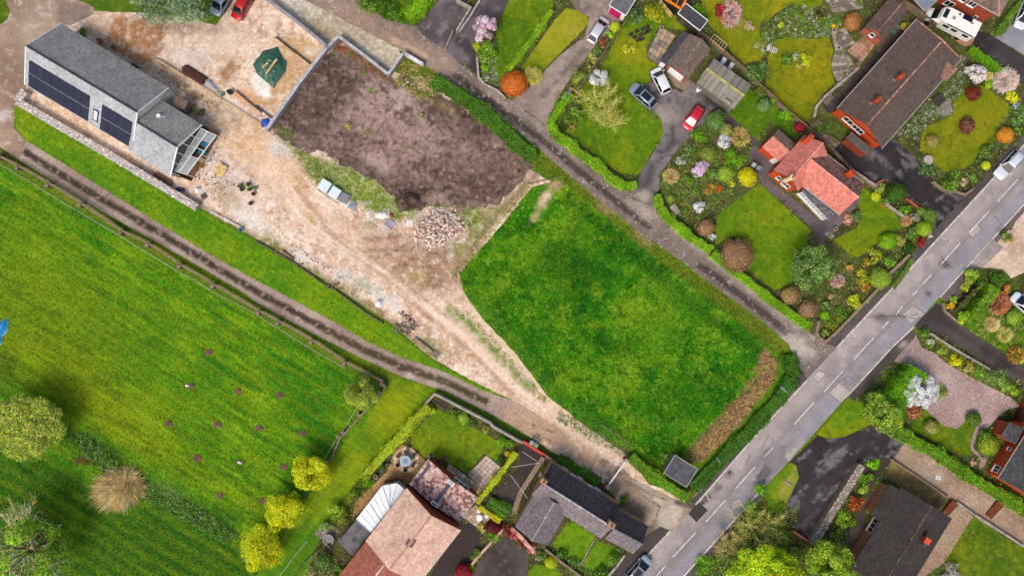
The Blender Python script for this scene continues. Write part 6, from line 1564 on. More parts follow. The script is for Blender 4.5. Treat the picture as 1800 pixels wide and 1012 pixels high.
# ---- flower garden and salmon house garden
for a in (('f',1,2,1290,185,72,1.6,'pink','pink rhododendron in the middle of the flower garden'),('d',1,2,1340,80,62,1.4,'moss+olive','olive green mound behind the pink bush'),('s',1,2,1530,110,78,1.3,'green+bright','glossy green bush near the house path'),('d',1,2,1460,215,56,1.3,'lime+moss','lime green ball in the flower garden'),('d',1,2,1610,238,64,1.5,'yellow+gold','brilliant yellow ball by the two grey bins'),('s',1,2,1415,320,30,.5,'rust','rusty low plant by the lawn edge'),('s',1,2,1350,320,46,.8,'orange+olive','orange tinged bush in the flower garden'),('t',1,2,1090,230,58,1.2,'brown+tan','brown bare bush by the drive mouth'),('f',1,2,1285,445,52,1.4,'white','white flowering bush on the flower garden\'s lower side'),('d',1,2,1328,585,62,1.5,'buff+brown','small buff clipped dome by the lane hedge'),('f',1,2,1365,642,34,.8,'white','small white bush beside the buff dome'),('d',1,2,1540,768,110,2.8,'buff+brown+brown','huge buff clipped dome on the lawn by the lane',118),('d',1,2,1085,385,34,.7,'moss','mossy block behind the lane hedge'),('s',1,2,1450,125,22,.5,'russet','small russet plant in the flower garden'),('s',1,2,1200,60,46,.8,'green+sage','green plant at the drive edge'),('s',1,2,1160,130,40,.6,'sage+white','silvery plant at the drive edge'),('s',1,2,1200,260,46,.8,'moss+green','mossy plant left of the pink bush'),('s',1,2,1370,210,44,.9,'green+sage','blue green plant right of the pink bush'),('s',1,2,1270,350,48,.7,'green+moss','green plant above the lower white bush'),('s',1,2,1500,280,30,.6,'moss+gold','gold plant beside the yellow ball'),
 ('s',1,3,812,320,38,1.0,'tan+moss','straw green bush by the wall end'),('d',1,3,776,372,34,.9,'yellow+lime','yellow ball on the front lawn corner'),('d',1,3,915,350,66,2.0,'green+dark','big round green bush beside the black drive'),('s',1,3,850,400,42,.9,'sage+green','sage plant below the big round bush'),('s',1,3,825,425,20,.4,'rust','tiny rust plant on the lawn edge'),('s',1,3,970,460,46,.9,'green+bright','leafy bush by the brick edging'),('f',1,3,585,525,38,.8,'coral','coral azalea by the house corner',48),('s',1,3,640,500,46,.6,'sage+moss','rockery plant by the house corner'),('t',1,3,985,535,42,1.0,'brown','brown bare bush beyond the curved lawn'),('s',1,3,1042,512,36,.9,'sage+blush','grey leaved bush beyond the curved lawn'),('d',1,3,1142,500,48,1.4,'green+moss','dark green ball beside the black drive mouth'),('d',1,3,1083,470,30,1.0,'moss','little mossy ball beside the black drive mouth'),('d',1,3,1105,592,55,1.5,'lime+hedge','lime green ball near the pavement'),('s',1,3,1088,678,42,1.2,'red+maroon','crimson bush overhanging the pavement'),('f',1,3,1142,632,26,.8,'white+blush','white flowers between lime ball and crimson bush'),('s',1,3,1005,725,58,1.3,'dark','very dark bush inside the pavement corner'),('s',1,3,1010,620,50,1.1,'dark+moss','dark bush beside the lime ball'),('d',1,3,860,675,60,1.5,'bright+hedge','bright green rounded box bush on the curved lawn'),('s',1,3,940,680,50,1.0,'moss+tan','mossy bush next to the bright box bush'),('s',1,3,770,775,52,1.1,'gold+moss','golden bush in the corner bed'),('s',1,3,712,815,44,.9,'orange+green','orange tipped bush in the corner bed'),('f',1,3,595,857,30,.6,'coral+orange','coral flowers beside the feathery evergreen'),('s',1,3,680,922,56,1.0,'gold+olive','yellow green bush nearest the pavement corner'),('d',1,3,803,930,70,1.8,'lime+moss','large lime bush beside the pavement'),('t',1,3,515,945,52,1.0,'blush+russet','pink bare bush by the feathery evergreen'),('s',1,3,705,990,40,.8,'orange+russet','orange brown bush low in the corner bed'),('s',1,3,870,820,56,.8,'green+moss','green bush behind the roadside wall'),('s',1,3,1290,262,76,1.4,'green+moss','leafy bush at the black drive\'s far corner'),('d',1,3,1530,158,34,.9,'yellow+lime','yellow green ball by the parked white car'),('s',1,3,1375,272,34,.8,'tan+blush','pale straw bush by the drive corner'),('s',1,3,1436,248,36,.8,'moss','mossy bush near the parked white car'),('s',1,3,1545,75,58,1.0,'moss+dark','dark mossy bush by the front lawn corner'),('s',1,3,1110,190,60,.8,'sage+dark','grey green planting by the round stone table'),('s',1,3,1662,640,46,1.2,'dark+moss','dark bush by the pale sandy drive'),('s',1,3,1420,925,60,1.4,'moss+lime','yellow green conifer by the dark drive mouth'),('s',1,3,1600,940,74,1.3,'dark+green','dark green bush below the sandy drive'),('s',1,3,1500,985,46,1.0,'green','green bush in the right hand border'),('s',1,3,1700,660,30,.7,'tan+olive','dry plants on the sandy drive edge')):
 v(*a[:9],**({'ry': a[9]}if len(a)>9 else {}))
# ---- right hand gardens
for a in (('d',2,3,190,72,64,1.5,'brown+tan','brown clipped ball beside the evergreen'),('d',2,3,310,172,66,1.5,'brown+buff','brown clipped ball nearest the lane mouth'),('d',2,3,470,80,22,.5,'buff','tiny buff stump plant by the path'),('s',2,3,622,120,56,1.1,'gold+lime','golden bush against the roadside wall'),('s',2,3,430,145,36,.8,'sage+green','sage bush beside the garden path'),('d',2,3,430,212,34,.7,'bright','bright green square bush by the gate'),('s',2,3,430,330,36,.8,'moss','mossy bush at the wall corner'),('s',2,3,540,200,60,.8,'moss+green','green roadside border plants'),('s',2,3,480,270,40,.7,'green+olive','green border plant near the wall corner'),
 ('s',2,3,1282,150,36,.9,'gold+orange','gold and orange bush at the dark drive mouth'),('s',2,3,1308,100,32,.8,'lime+moss','lime bush at the dark drive mouth'),('s',2,3,1385,20,34,.8,'gold+moss','golden bush above the dark drive'),('s',2,3,1385,228,56,1.4,'lime+hedge','lime bush at the lower end of the right hedge'),('t',2,3,1625,130,82,1.6,'brown+russet','dark bare shrub below the parked car'),('d',2,3,1722,220,52,1.3,'lime+moss','lime ball in the rough garden'),('t',2,3,1575,270,56,.9,'tan+buff','straggly bare plant in the rough garden'),('t',2,3,1660,340,60,.9,'tan+olive','second straggly bare plant in the rough garden'),('t',2,3,1748,480,66,1.5,'russet+olive','russet bare shrub beside the dark drive'),('s',2,3,1655,35,40,.9,'rust+orange','rusty bush behind the parked car'),('s',2,3,1745,510,36,.8,'green','green bush beneath the russet shrub'),
 ('s',2,3,1105,335,46,.9,'green+moss','green bush at the gravel drive entrance'),('s',2,3,1150,390,40,.8,'moss+white','mossy bush with pale flowers by the gravel'),('s',2,3,1215,440,54,.9,'moss+olive','olive bush along the gravel drive'),('s',2,3,1322,515,48,1.0,'gold+yellow','golden yellow bush along the gravel drive'),('s',2,3,1405,560,52,.9,'olive+tan','dry olive bush below the golden one'),('s',2,3,1490,600,56,.9,'green+moss','green bush halfway along the low wall'),('s',2,3,1600,630,80,1.4,'sage+moss','broad grey green bush by the low wall'),('s',2,3,1665,680,54,1.0,'sage+lime','pale bush by the low wall end'),('s',2,3,1720,722,44,1.0,'lime+green','lime bush at the house end of the wall'),
 ('s',2,3,1215,740,64,.8,'moss+olive','flat olive bush behind the big magnolia'),('t',2,3,1040,870,50,1.0,'russet+brown','russet bare bush under the big magnolia'),('d',2,3,1160,975,52,1.2,'tan+moss','straw green ball on the gravel side lawn'),('d',2,3,1447,920,52,1.2,'moss+dark','dark mossy ball on the gravel drive edge'),
 ('s',3,3,765,240,52,.8,'bright','brightest green ground plant behind the stone wall'),('s',3,3,705,335,56,1.0,'bright+green','green bush behind the stone wall'),('s',3,3,690,415,44,.9,'moss+lime','lime bush above the rusty one'),('s',3,3,640,495,68,1.2,'rust+russet','rusty red bush beside the dark bungalow'),('s',3,3,572,640,78,1.5,'lime+green','broad light green bush beside the dark bungalow'),('s',3,3,505,725,52,1.1,'moss+olive','olive bush below the broad light green one'),('s',3,3,420,770,44,.9,'green+dark','dark green bush at the stone wall\'s end'),('d',3,3,1546,118,68,1.6,'lime+olive','large yellow green ball by the orange house'),('s',3,3,1520,50,56,1.2,'dark+green','dark green bush behind the yellow green ball'),('f',3,3,1440,232,32,.6,'coral','coral azalea in the dark bed'),('s',3,3,1290,990,84,1.2,'blush+grey','pale greyish shrub at the bottom edge'),('s',3,3,100,760,80,1.2,'moss+olive','mossy undergrowth by the black drive end'),('s',3,3,210,850,70,1.2,'moss+dark','dark undergrowth between the two bottom trees')):
 v(*a[:9],**({'ry': a[9]}if len(a)>9 else {}))
# ---- bottom gardens
for a in (('s',2,1,1200,850,42,.9,'lime+gold','lime bush in the garden\'s top corner'),('s',2,1,1360,880,34,.8,'green','green bush along the back wall'),('d',2,1,1420,915,42,.9,'lime+moss','lime ball along the back wall'),('s',2,1,1482,950,34,.7,'sage+green','grey green bush along the back wall'),('s',2,1,1575,985,34,.7,'moss+tan','mossy bush along the back wall'),('s',3,1,1705,105,62,1.0,'green+bright','leafy bush in the right corner of the garden'),('s',3,1,1668,220,40,.8,'green+dark','dark leafy bush beside the slab terrace'),('s',3,1,1715,172,20,.5,'gold','tiny yellow flower clump by the terrace'),
 ('s',3,1,762,372,44,.8,'bright+green','bright bush at the hedge end'),('s',3,1,560,560,74,1.6,'moss+lime','feathery green shrub beside the sheds'),('s',3,1,600,610,50,1.2,'olive+moss','olive shrub beside the sheds'),('s',3,1,460,668,46,1.1,'sage+moss','green shrub by the grey paving'),('s',3,1,690,430,40,.7,'green+dark','dark plant on the tan path edge'),('s',3,1,860,260,42,.7,'dark+green','dark plant beside the round patio'),('s',3,1,465,930,80,1.2,'sage+green','green shrub in the lower left bed'),('s',3,1,560,985,60,1.1,'green+moss','mossy shrub at the bottom edge of the bed'),('s',3,1,380,985,50,.8,'tan+sage','dry plants in the lower left bed'),
 ('d',3,1,1620,680,60,1.1,'maroon','spreading purple acer beside the white table',44),('s',3,1,1690,690,50,1.0,'maroon+russet','purple bush beside the spreading acer'),('k',3,1,1548,680,40,1.0,'lime+tan','spiky yellow green palm beside the patio'),('k',3,1,1755,722,40,.9,'red+maroon','spiky red plant at the yard wall, left of four'),('k',3,2,18,735,36,.9,'red+blush','spiky red plant second along the yard wall'),('k',3,2,76,782,36,.9,'red+maroon','spiky red plant third along the yard wall'),('k',3,2,137,828,36,.9,'red+blush','spiky red plant at the right end of the yard wall'),
 ('s',3,1,1618,740,48,.8,'bright+green','bright bush in the border between two yards'),('s',3,1,1515,870,52,.9,'green+moss','round green bush in the border between two yards'),('d',3,1,1466,950,28,.7,'bright','small bright ball in the border between two yards'),('d',3,1,1420,985,62,1.4,'maroon+red','deep purple ball at the bottom edge'),('k',3,1,1195,212,34,.6,'blush+maroon','pink spiky plant at the extension corner'),('s',3,1,1285,220,36,.5,'sage+russet','small plant bed by the extension wall'),
 ('s',3,2,762,480,42,.9,'green+dark','green bush against the cottage wall'),('s',3,2,1062,200,36,.7,'dark+moss','dark weeds beside the black square shed'),('s',3,2,1195,430,40,.7,'russet+moss','brown bush at the hedge\'s road corner'),('s',3,2,690,880,58,.9,'green+moss','green bush in the courtyard bed'),('s',3,2,610,985,56,.9,'dark+green','dark bush in the courtyard bed'),('s',3,2,340,860,50,.8,'dark+green','dark bush beneath the cottage wing'),('s',3,2,420,930,46,.8,'green+sage','sage bush by the courtyard wall'),('d',3,2,265,918,42,1.0,'gold+lime','round yellow bush on the bottom lawn'),('s',3,2,190,880,52,.8,'sage+moss','sage plants above the yellow bush'),('s',3,2,1320,930,80,.9,'green+bright','green undergrowth on the roadside bank'),('s',3,2,1700,420,60,.9,'bright+green','bright bank plants beside the road'),('s',3,2,1620,560,70,1.0,'bright+moss','mossy bank plants beside the road')):
 v(*a[:9],**({'ry': a[9]}if len(a)>9 else {}))
# ---- hedges
hedge(q(0,1,1190,-20,1120,70,1045,140),22,1.7,'bright+hedge','bright clipped hedge at the top beside the dark drive')
hedge([(763,142),(800,165),(850,200),(900,245),(938,282)],27,1.0,'hedgedark+green+dark','thick dark green hedge along the soil plot',seed=8)
hedge(q(0,2,-20,490,140,285,272,85),10,.9,'hedge','narrow clipped hedge between two lawns',seed=9)
hedge(q(0,2,400,650,330,740,262,850,290,930,420,1010)+q(1,2,400,40,560,145,700,270,770,302,845,292),14,1.1,'hedge+bright','lime hedge curving around the bare tree lawn',seed=10)
hedge(q(1,2,985,365,1005,450,1080,545,1200,640,1350,745),14,1.2,'hedge+bright','lime hedge along the lane by the flower garden',seed=11)
hedge(q(1,2,1360,760,1430,815)+q(2,3,0,62,150,175,312,285),13,1.1,'hedge+bright','lime hedge along the lane by the brown balls',seed=12)
hedge([(1386,622),(1392,662),(1366,700),(1302,769),(1238,834),(1216,856)],25,.8,'hedgedark+dark','dark green hedge bank along the main road',seed=13)
hedge(q(0,3,1400,345,1510,420,1630,505),12,.8,'bright+hedgedark','bright leafy hedge beside the tarmac strip',seed=14)
hedge(q(0,3,1760,30,1690,100,1600,235),14,.7,'hedgedark+moss','mossy hedge beside the pale grey drive',seed=141)
hedge(q(2,3,1545,15,1480,120,1410,225),18,1.6,'hedge+green','green hedge below the sandy drive',seed=15)
hedge(q(2,1,1190,825,1100,905,1010,1015)+q(3,1,940,110,850,210,745,325),16,1.5,'lime+gold+hedge','yellow green hedge along the grass strip',seed=16)
hedge(q(3,1,1780,160,1650,325,1515,495),9,1.3,'gold+lime','narrow golden hedge beside the slab terrace',seed=17)
hedge(q(3,1,1525,530,1670,628),9,.8,'gold+yellow','short golden hedge above the white table',seed=18)
hedge(q(3,1,1590,490,1720,575),22,.8,'hedgedark+green','raised bed of dark green ground plants',seed=19)
hedge(q(3,2,315,195,480,300,595,365),15,.8,'hedgedark+green','green hedge along the cottage side',seed=20)
hedge(q(3,2,805,185,900,270,1010,350,1100,415,1190,460),19,1.1,'hedge+hedgedark','bright hedge between track and black square shed',seed=21)
hedge(q(3,3,900,10,1180,172,1400,328,1600,440,1830,585),19,1.3,'hedgedark+hedge','long clipped hedge along the gravel path',seed=22)
hedge(q(1,3,880,990,960,890,1010,800),8,.6,'moss+green','low green edging inside the roadside wall',seed=23)
# ---- bed planting and weeds
cover(q(0,3,0,190,200,30,300,40,380,70,520,110,560,200,470,240,380,262,100,265,0,400,-60,320),620,'green+bright+sage+white+olive+moss','mixed rockery plants in the stony flower bed',.1,.35,.13,12,1)
cover(q(0,3,1330,330,1400,420,1250,610,1200,620,1100,720,930,920,1080,960,1110,860,1300,780,1310,700,1390,570),420,'sage+white+green+grey','pale rockery plants beside the brown bungalow',.08,.28,.12,11,2)
cover(q(1,2,1150,130,1200,20,1280,0,1400,60,1620,60,1600,150,1500,260,1400,420,1330,490,1390,560,1400,680,1340,680,1250,600,1150,500,1050,380,1000,300,1030,210,1090,160),1000,'green+moss+bright+sage+brown+olive','mixed low plants filling the flower garden',.1,.4,.14,12,3)
cover(q(1,3,500,700,640,800,860,740,960,600,1060,560,1150,640,1000,800,860,990,700,1012,560,1000,480,850),700,'green+moss+dark+olive+brown','mixed low plants in the salmon house corner bed',.1,.4,.14,12,4)
cover(q(0,3,1690,720,1790,680,1790,1000,1580,1010)+q(1,3,1600,60,1440,280,1250,310,1060,110,1090,60,1230,210,1340,210,1450,150),420,'green+moss+sage+dark','low plants around the brown bungalow front lawn',.1,.35,.14,12,5)
cover(q(2,3,1060,320,1140,310,1300,410,1560,590,1780,720,1700,770,1560,690,1350,580,1180,460,1090,410),380,'green+moss+olive+gold','low plants along the pink gravel drive',.1,.35,.13,12,6)
cover(q(2,3,430,250,560,170,700,80,790,20,860,0,640,170,490,320,430,350),200,'moss+green+gold','low plants inside the roadside wall',.1,.35,.13,12,7)
cover(q(0,1,1000,400,1250,520,1210,700,1100,690,960,560),330,'tan+moss+olive','dry weeds beside the short lane wall',.15,.5,.2,10,8)
cover(q(0,1,570,270,720,380,960,570,980,620,820,510,640,400,520,330),200,'russet+rust+green+brown','reddish weeds along the zigzag block wall',.1,.3,.14,9,9)
cover([(820,545),(860,585),(930,665),(965,705),(955,715),(880,630),(800,550)],240,'moss+hedge+tan','weeds between dirt drive and paddock',.08,.25,.14,9,10)
cover([(985,722),(1040,752),(1100,785),(1098,800),(1040,775),(975,735)],240,'sage+moss+grey','pale brambles along the paddock\'s lower edge',.1,.4,.14,10,11)
cover([(130,765),(150,760),(205,805),(260,850),(330,880),(400,920),(430,950),(400,955),(330,915),(240,870),(160,815)],900,'dark+green+moss+sage','dark ditch plants crossing the field',.1,.4,.16,11,12)
cover(q(3,1,330,1012,420,850,480,830,640,960,660,1012),240,'green+sage+tan','mixed low plants in the lower left bed',.1,.35,.14,11,13)
cover(q(3,1,440,700,560,520,700,380,820,300,780,420,640,600,560,680),240,'moss+green+olive','low plants under the hedge by the sheds',.1,.35,.14,11,14)
cover(q(3,2,280,830,460,950,640,1010,740,850,760,880,660,1030,420,1000,250,860),260,'dark+green+moss','low plants around the courtyard lawns',.1,.3,.14,11,15)
cover([(1225,1000),(1300,915),(1345,870),(1400,890),(1400,1010),(1260,1040)],700,'green+moss+bright+olive','undergrowth on the roadside bank',.1,.5,.18,11,16)
cover(q(2,3,1450,200,1520,100,1660,170,1800,130,1800,560,1350,270),420,'hedgedark+moss+tan','rough weeds in the right hand garden',.08,.3,.16,9,17)
cover(q(0,1,1530,400,1650,260,1660,330,1640,480,1660,590,1600,590,1540,520),200,'moss+white+sage','white flowered edging below the blossom tree',.08,.25,.11,10,18)
cover(q(0,2,300,640,500,520,620,420,480,600,500,780,420,960,300,880,280,780),360,'moss+green+olive+brown','low plants under the bare tree',.08,.3,.14,10,19)
cover([(40,188),(60,186),(345,352),(352,366),(200,272)],120,'moss+brown+tan','weeds along the gabion wall',.06,.2,.12,7,20)
cover([(500,248),(545,272),(600,292),(650,316),(690,350),(735,366),(700,385),(650,370),(600,342),(555,322),(535,298)],800,'moss+olive+hedge','weedy grass between dirt and soil',.06,.22,.12,8,21)
cover([(1352,626),(1365,634),(1358,668),(1300,742),(1234,808),(1212,808),(1222,784),(1284,720),(1338,664)],1700,'buff+tan+brown','heap of dry cut reeds beside the road hedge',.08,.35,.5,10,22,'reed_heap','reeds',asp=.14)
cover(q(0,0,1080,450,1250,560,1500,720,1480,780,1200,600,1040,500),130,'tan+brown+moss','dry weeds behind the timber rail',.06,.2,.13,8,23)
for i,(x,y,pl)in enumerate(q(0,1,635,865,760,892,782,620,550,785,430,892,740,505,520,372,1130,790,880,710,1010,640)and [(*p,k)for p,k in zip(q(0,1,635,865,760,892,782,620,550,785,430,892,740,505,520,372,1130,790),('gold','moss','bright','moss','olive','moss','sage','moss'))]):
 shrub(x,y,5.5 if i else 8,.35,pl,['yellow flowering weed, largest on the soil plot','green yellow weed right of the yellow one on soil','bright green weed on the upper soil plot','green weed at the left middle of the soil plot','olive weed at the soil plot\'s lower left','weed near the zigzag wall on the soil','pale weed in the soil plot\'s top corner','weed towards the right of the soil plot'][i],'weed','plant','weeds on the soil plot',n=90,size=.16)
# ---- grass blades over the fields
tufts(FIELD,100000,.17,'short grass blades of the left field',None,1,src='field',mul=1.22,jit=.3)
tufts(MEADOW,90000,.24,'longer grass blades of the paddock',None,2,src='meadow',mul=1.3,jit=.38,skip=[[(985,312),(960,330),(925,385),(945,395),(985,340)]])
tufts(VERGE_N,14000,.14,'grass blades on the bank by the track',['#6a9a14','#8aa81c','#5a8a10'],3)
tufts(VERGE_S,6000,.14,'moss and grass blades by the rail fence',['#6a7c1c','#848e24','#566c14'],4)
tufts([(946,262),(1044,348),(1203,466),(1340,568),(1395,640),(1340,605),(1200,492),(1050,374),(985,318),(935,300)],14000,.18,'rough grass blades along the stony lane',['#6c8c20','#98a438','#8a8034','#587c18','#a8b048'],5)

# ================================================================== VEHICLES
TYRE=mat('tyre_rubber','#222224',None,.9,2,.1,20,.1,.2)
RIM=plain('alloy_rim','#b4b8bc',.3,.7)
CGLASS=plain('car_glass','#20262e',.08,0,.7)
LAMP=plain('headlamp_lens','#dfe6ea',.1,.2,.7);TAIL=plain('tail_lamp','#a81418',.2)
PLATE=plain('number_plate','#e8e4c8',.5)
def loft(mb,sts):
 """sts: list of rings (same length, open at the bottom) -> skin with end caps"""
 n=len(sts[0]);vs=[p for r in sts for p in r]
 fs=[(i*n+j,i*n+j+1,(i+1)*n+j+1,(i+1)*n+j)for i in range(len(sts)-1)for j in range(n-1)]
 fs += [(i*n+n-1,i*n,(i+1)*n,(i+1)*n+n-1)for i in range(len(sts)-1)]
 fs += [tuple(range(n-1,-1,-1)),tuple(range((len(sts)-1)*n,len(sts)*n))]
 mb.add(vs,fs)
def car(px,py,head,L,Wd,Ht,hexc,label,group='parked cars',roof=None,rails=False,xs=(.06,.2,.62,.82),glass=None,sun=False):
 """xs: rear-glass base, rear of roof, front of roof, windscreen base as fractions of the length from the tail"""
 p=W(px,py,Ht*.6)
 t=empty('parked_car',(p.x,p.y,.036),label,'car',group,math.radians(head))
 PAINT_=plain('car_paint_'+hexc.strip('#'),hexc,.28,.25,.5,coat=.6)
 hw=Wd/2;zb=Ht*.60
 X=lambda f: -L/2+f*L
 st=[(0,.70,.42,.50),(.015,.84,.30,.56),(.06,.94,.22,zb/Ht),(.2,.995,.2,zb/Ht),(.5,1,.2,zb/Ht),(.72,.99,.2,.585),(.86,.965,.2,.545),(.945,.90,.22,.49),(.985,.78,.3,.44),(1,.6,.38,.40)]
 rings=[]
 for f,w,z0,z1 in st:
  w *= hw;z0 *= Ht*.8 if z0 >.3 else Ht;z0=max(.2,z0*.9);z1 *= Ht;m=(z0+z1)/2
  half=[(w*.9,z0),(w,z0+.08),(w*1.0,m),(w*.985,z1-.1),(w*.93,z1-.025),(w*.8,z1),(w*.35,z1+.035),(0,z1+.04)]
  rings.append([(X(f),y,z)for y,z in half]+[(X(f),-y,z)for y,z in half[-2::-1]])
 mb=MB();loft(mb,rings);body=mb.build('body',PAINT_,t,True,True)
 xr,xr2,xf2,xf=[X(f)for f in xs]
 bw,rw,zr=hw*.93,hw*.70,Ht
 def ring(x,w,z,zc): return [(x,w,zb-.06),(x,w*1.0,zb),(x,w*.985,(zb+z)/2 if z >zb else zb),(x,w*.9 if z >zb+.1 else w,z-.03 if z >zb+.1 else zb),(x,w*.78,z),(x,w*.3,z+zc),(x,0,z+zc*1.2)]
 cab=[]
 for x,wb,wt,z,zc in ((xr,bw,bw*.94,zb+.01,.02),(xr2,bw,rw,zr-.07,.03),(xr2+(xf2-xr2)*.35,bw,rw*1.02,zr-.015,.035),(xr2+(xf2-xr2)*.7,bw,rw*1.02,zr-.015,.035),(xf2,bw,rw,zr-.06,.03),(xf,bw,bw*.92,zb-.0,.02)):
  h_=[(x,wb,zb-.08),(x,wb,zb),(x,wb+(wt-wb)*.55,zb+(z-zb)*.55),(x,wt*1.02,z-.03*(z >zb+.1)),(x,wt*.9,z),(x,wt*.4,z+zc),(x,0,z+zc*1.2)]
  cab.append(h_+[(a,-b,c)for a,b,c in h_[-2::-1]])
 mb=MB();loft(mb,cab);mb.build('roof',PAINT_,t,True,True)
 def pane(name,pts,off):
  k=MB();A=Vector(pts[0]);n=(Vector(pts[1])-A).cross(Vector(pts[-1])-A).normalized()
  c=sum((Vector(q_)for q_ in pts),Vector())/len(pts)
  if n.dot(c-Vector((0,0,zb*.8)))<0: n=-n
  k.add([Vector(q_)+n*off for q_ in pts]+[Vector(q_)-n*.01 for q_ in pts],[(0,1,2,3),(7,6,5,4)]+[(i,i+4,(i+1)% 4+4,(i+1)% 4)for i in range(4)])
  return k.build(name,CGLASS,t,True)
 e=.9
 pane('windscreen',[(xf-.02,-bw*.86,zb+.03),(xf-.02,bw*.86,zb+.03),(xf2+.05,rw*.9,zr-.07),(xf2+.05,-rw*.9,zr-.07)],.045)
 pane('rear_window',[(xr+.03,-bw*.8,zb+.05),(xr+.03,bw*.8,zb+.05),(xr2-.05,rw*.86,zr-.1),(xr2-.05,-rw*.86,zr-.1)],.045)
 xm=xr+(xf-xr)*.47
 for s_ in (1,-1):
  zt=zr-.1;wt=rw*1.03;wl=bw*1.0
  pane('side_window',[(xr+.22,s_*wl,zb+.03),(xm-.04,s_*wl,zb+.03),(xm-.04,s_*wt,zt),(xr2+.08,s_*wt,zt)],.02)
  pane('side_window',[(xm+.04,s_*wl,zb+.03),(xf-.32,s_*wl,zb+.03),(xf2-.06,s_*wt,zt),(xm+.04,s_*wt,zt)],.02)
  for f in (.185,.81):
   k=MB();c=Vector((X(f),s_*(hw-.11),.32));k.tube(c+Vector((0,-.11,0)),c+Vector((0,.11,0)),.32,.32,16);w_=k.build('wheel',TYRE,t,True)
   k=MB();k.tube(c+Vector((0,s_*.09,0)),c+Vector((0,s_*.118,0)),.2,.19,12);k.build('rim',RIM,w_,True)
  k=MB();k.box((xf-.18,s_*(hw+.1),zb+.06),(.16,.2,.14));k.build('wing_mirror',PAINT_,t,True,bevel=.03)
  k=MB();k.hexa([(X(.9),s_*hw*.62,.62),(X(.985),s_*hw*.5,.58),(X(.965),s_*hw*.84,.58),(X(.88),s_*hw*.92,.62)][::s_],[(X(.885),s_*hw*.6,Ht*.525),(X(.972),s_*hw*.5,Ht*.46),(X(.95),s_*hw*.82,Ht*.47),(X(.87),s_*hw*.9,Ht*.53)][::s_]);k.build('headlight',LAMP,t,True)
  k=MB();k.box((X(.035),s_*hw*.76,Ht*.55),(.16,.22,.14));k.build('tail_light',TAIL,t,True)
  if rails:
   k=MB();k.bar((xr2+.1,s_*rw*.92,zr+.05),(xf2-.15,s_*rw*.92,zr+.05),.04,.05);k.build('roof_rail',DARKM,t,True)
 if sun:
  k=MB();k.box(((xr2+xf2)/2+.1,0,zr+.028),((xf2-xr2)*.72,rw*1.5,.02));k.build('sunroof',CGLASS,t,True,bevel=.01)
 k=MB();k.box((X(1)-.02,0,.5),(.03,.5,.11));k.build('number_plate',PLATE,t,True)
 return t
def cz(r,c,x,y): return q(r,c,x,y)[0]
car(*cz(0,2,1020,552),116,4.0,1.78,1.5,'#f6f6f8','white hatchback nosing up beside the brown garage',xs=(.03,.13,.64,.83))
car(*cz(0,2,900,655),139,4.5,1.84,1.55,'#9aaab4','blue grey car with dark sunroof half on the lawn',sun=True,xs=(.04,.18,.6,.8))
car(*cz(0,2,1245,802),-125,4.0,1.74,1.45,'#d8283c','red hatchback facing down the drive',xs=(.04,.15,.6,.82))
car(*cz(0,2,590,205),57,4.2,1.78,1.5,'#d8d8dc','silver car at the head of the pale drive',xs=(.05,.2,.64,.83))
car(*cz(1,3,1694,152),-133,4.9,1.9,1.6,'#e8ecf0','white estate car parked on the main road kerb',xs=(.03,.12,.56,.74),rails=True)
car(*cz(3,2,868,968),49,4.4,1.85,1.55,'#b8c0c8','silver car with black glass roof at the bottom edge',sun=True,rails=True,xs=(.04,.16,.6,.82))
car(*cz(2,3,1800,140),138,4.4,1.82,1.5,'#eef2f6','white car cut by the right edge above the rough garden')
car(*cz(0,0,1650,40),-120,4.2,1.78,1.5,'#d01820','bright red car at the top edge of the yard')
car(*cz(0,0,1512,8),-122,4.3,1.8,1.5,'#aab4c8','silver blue car beside the red one at the yard top')
car(*cz(0,3,1800,95),-112,4.4,1.82,1.55,'#eceef4','white car on the pale grey drive at upper right')

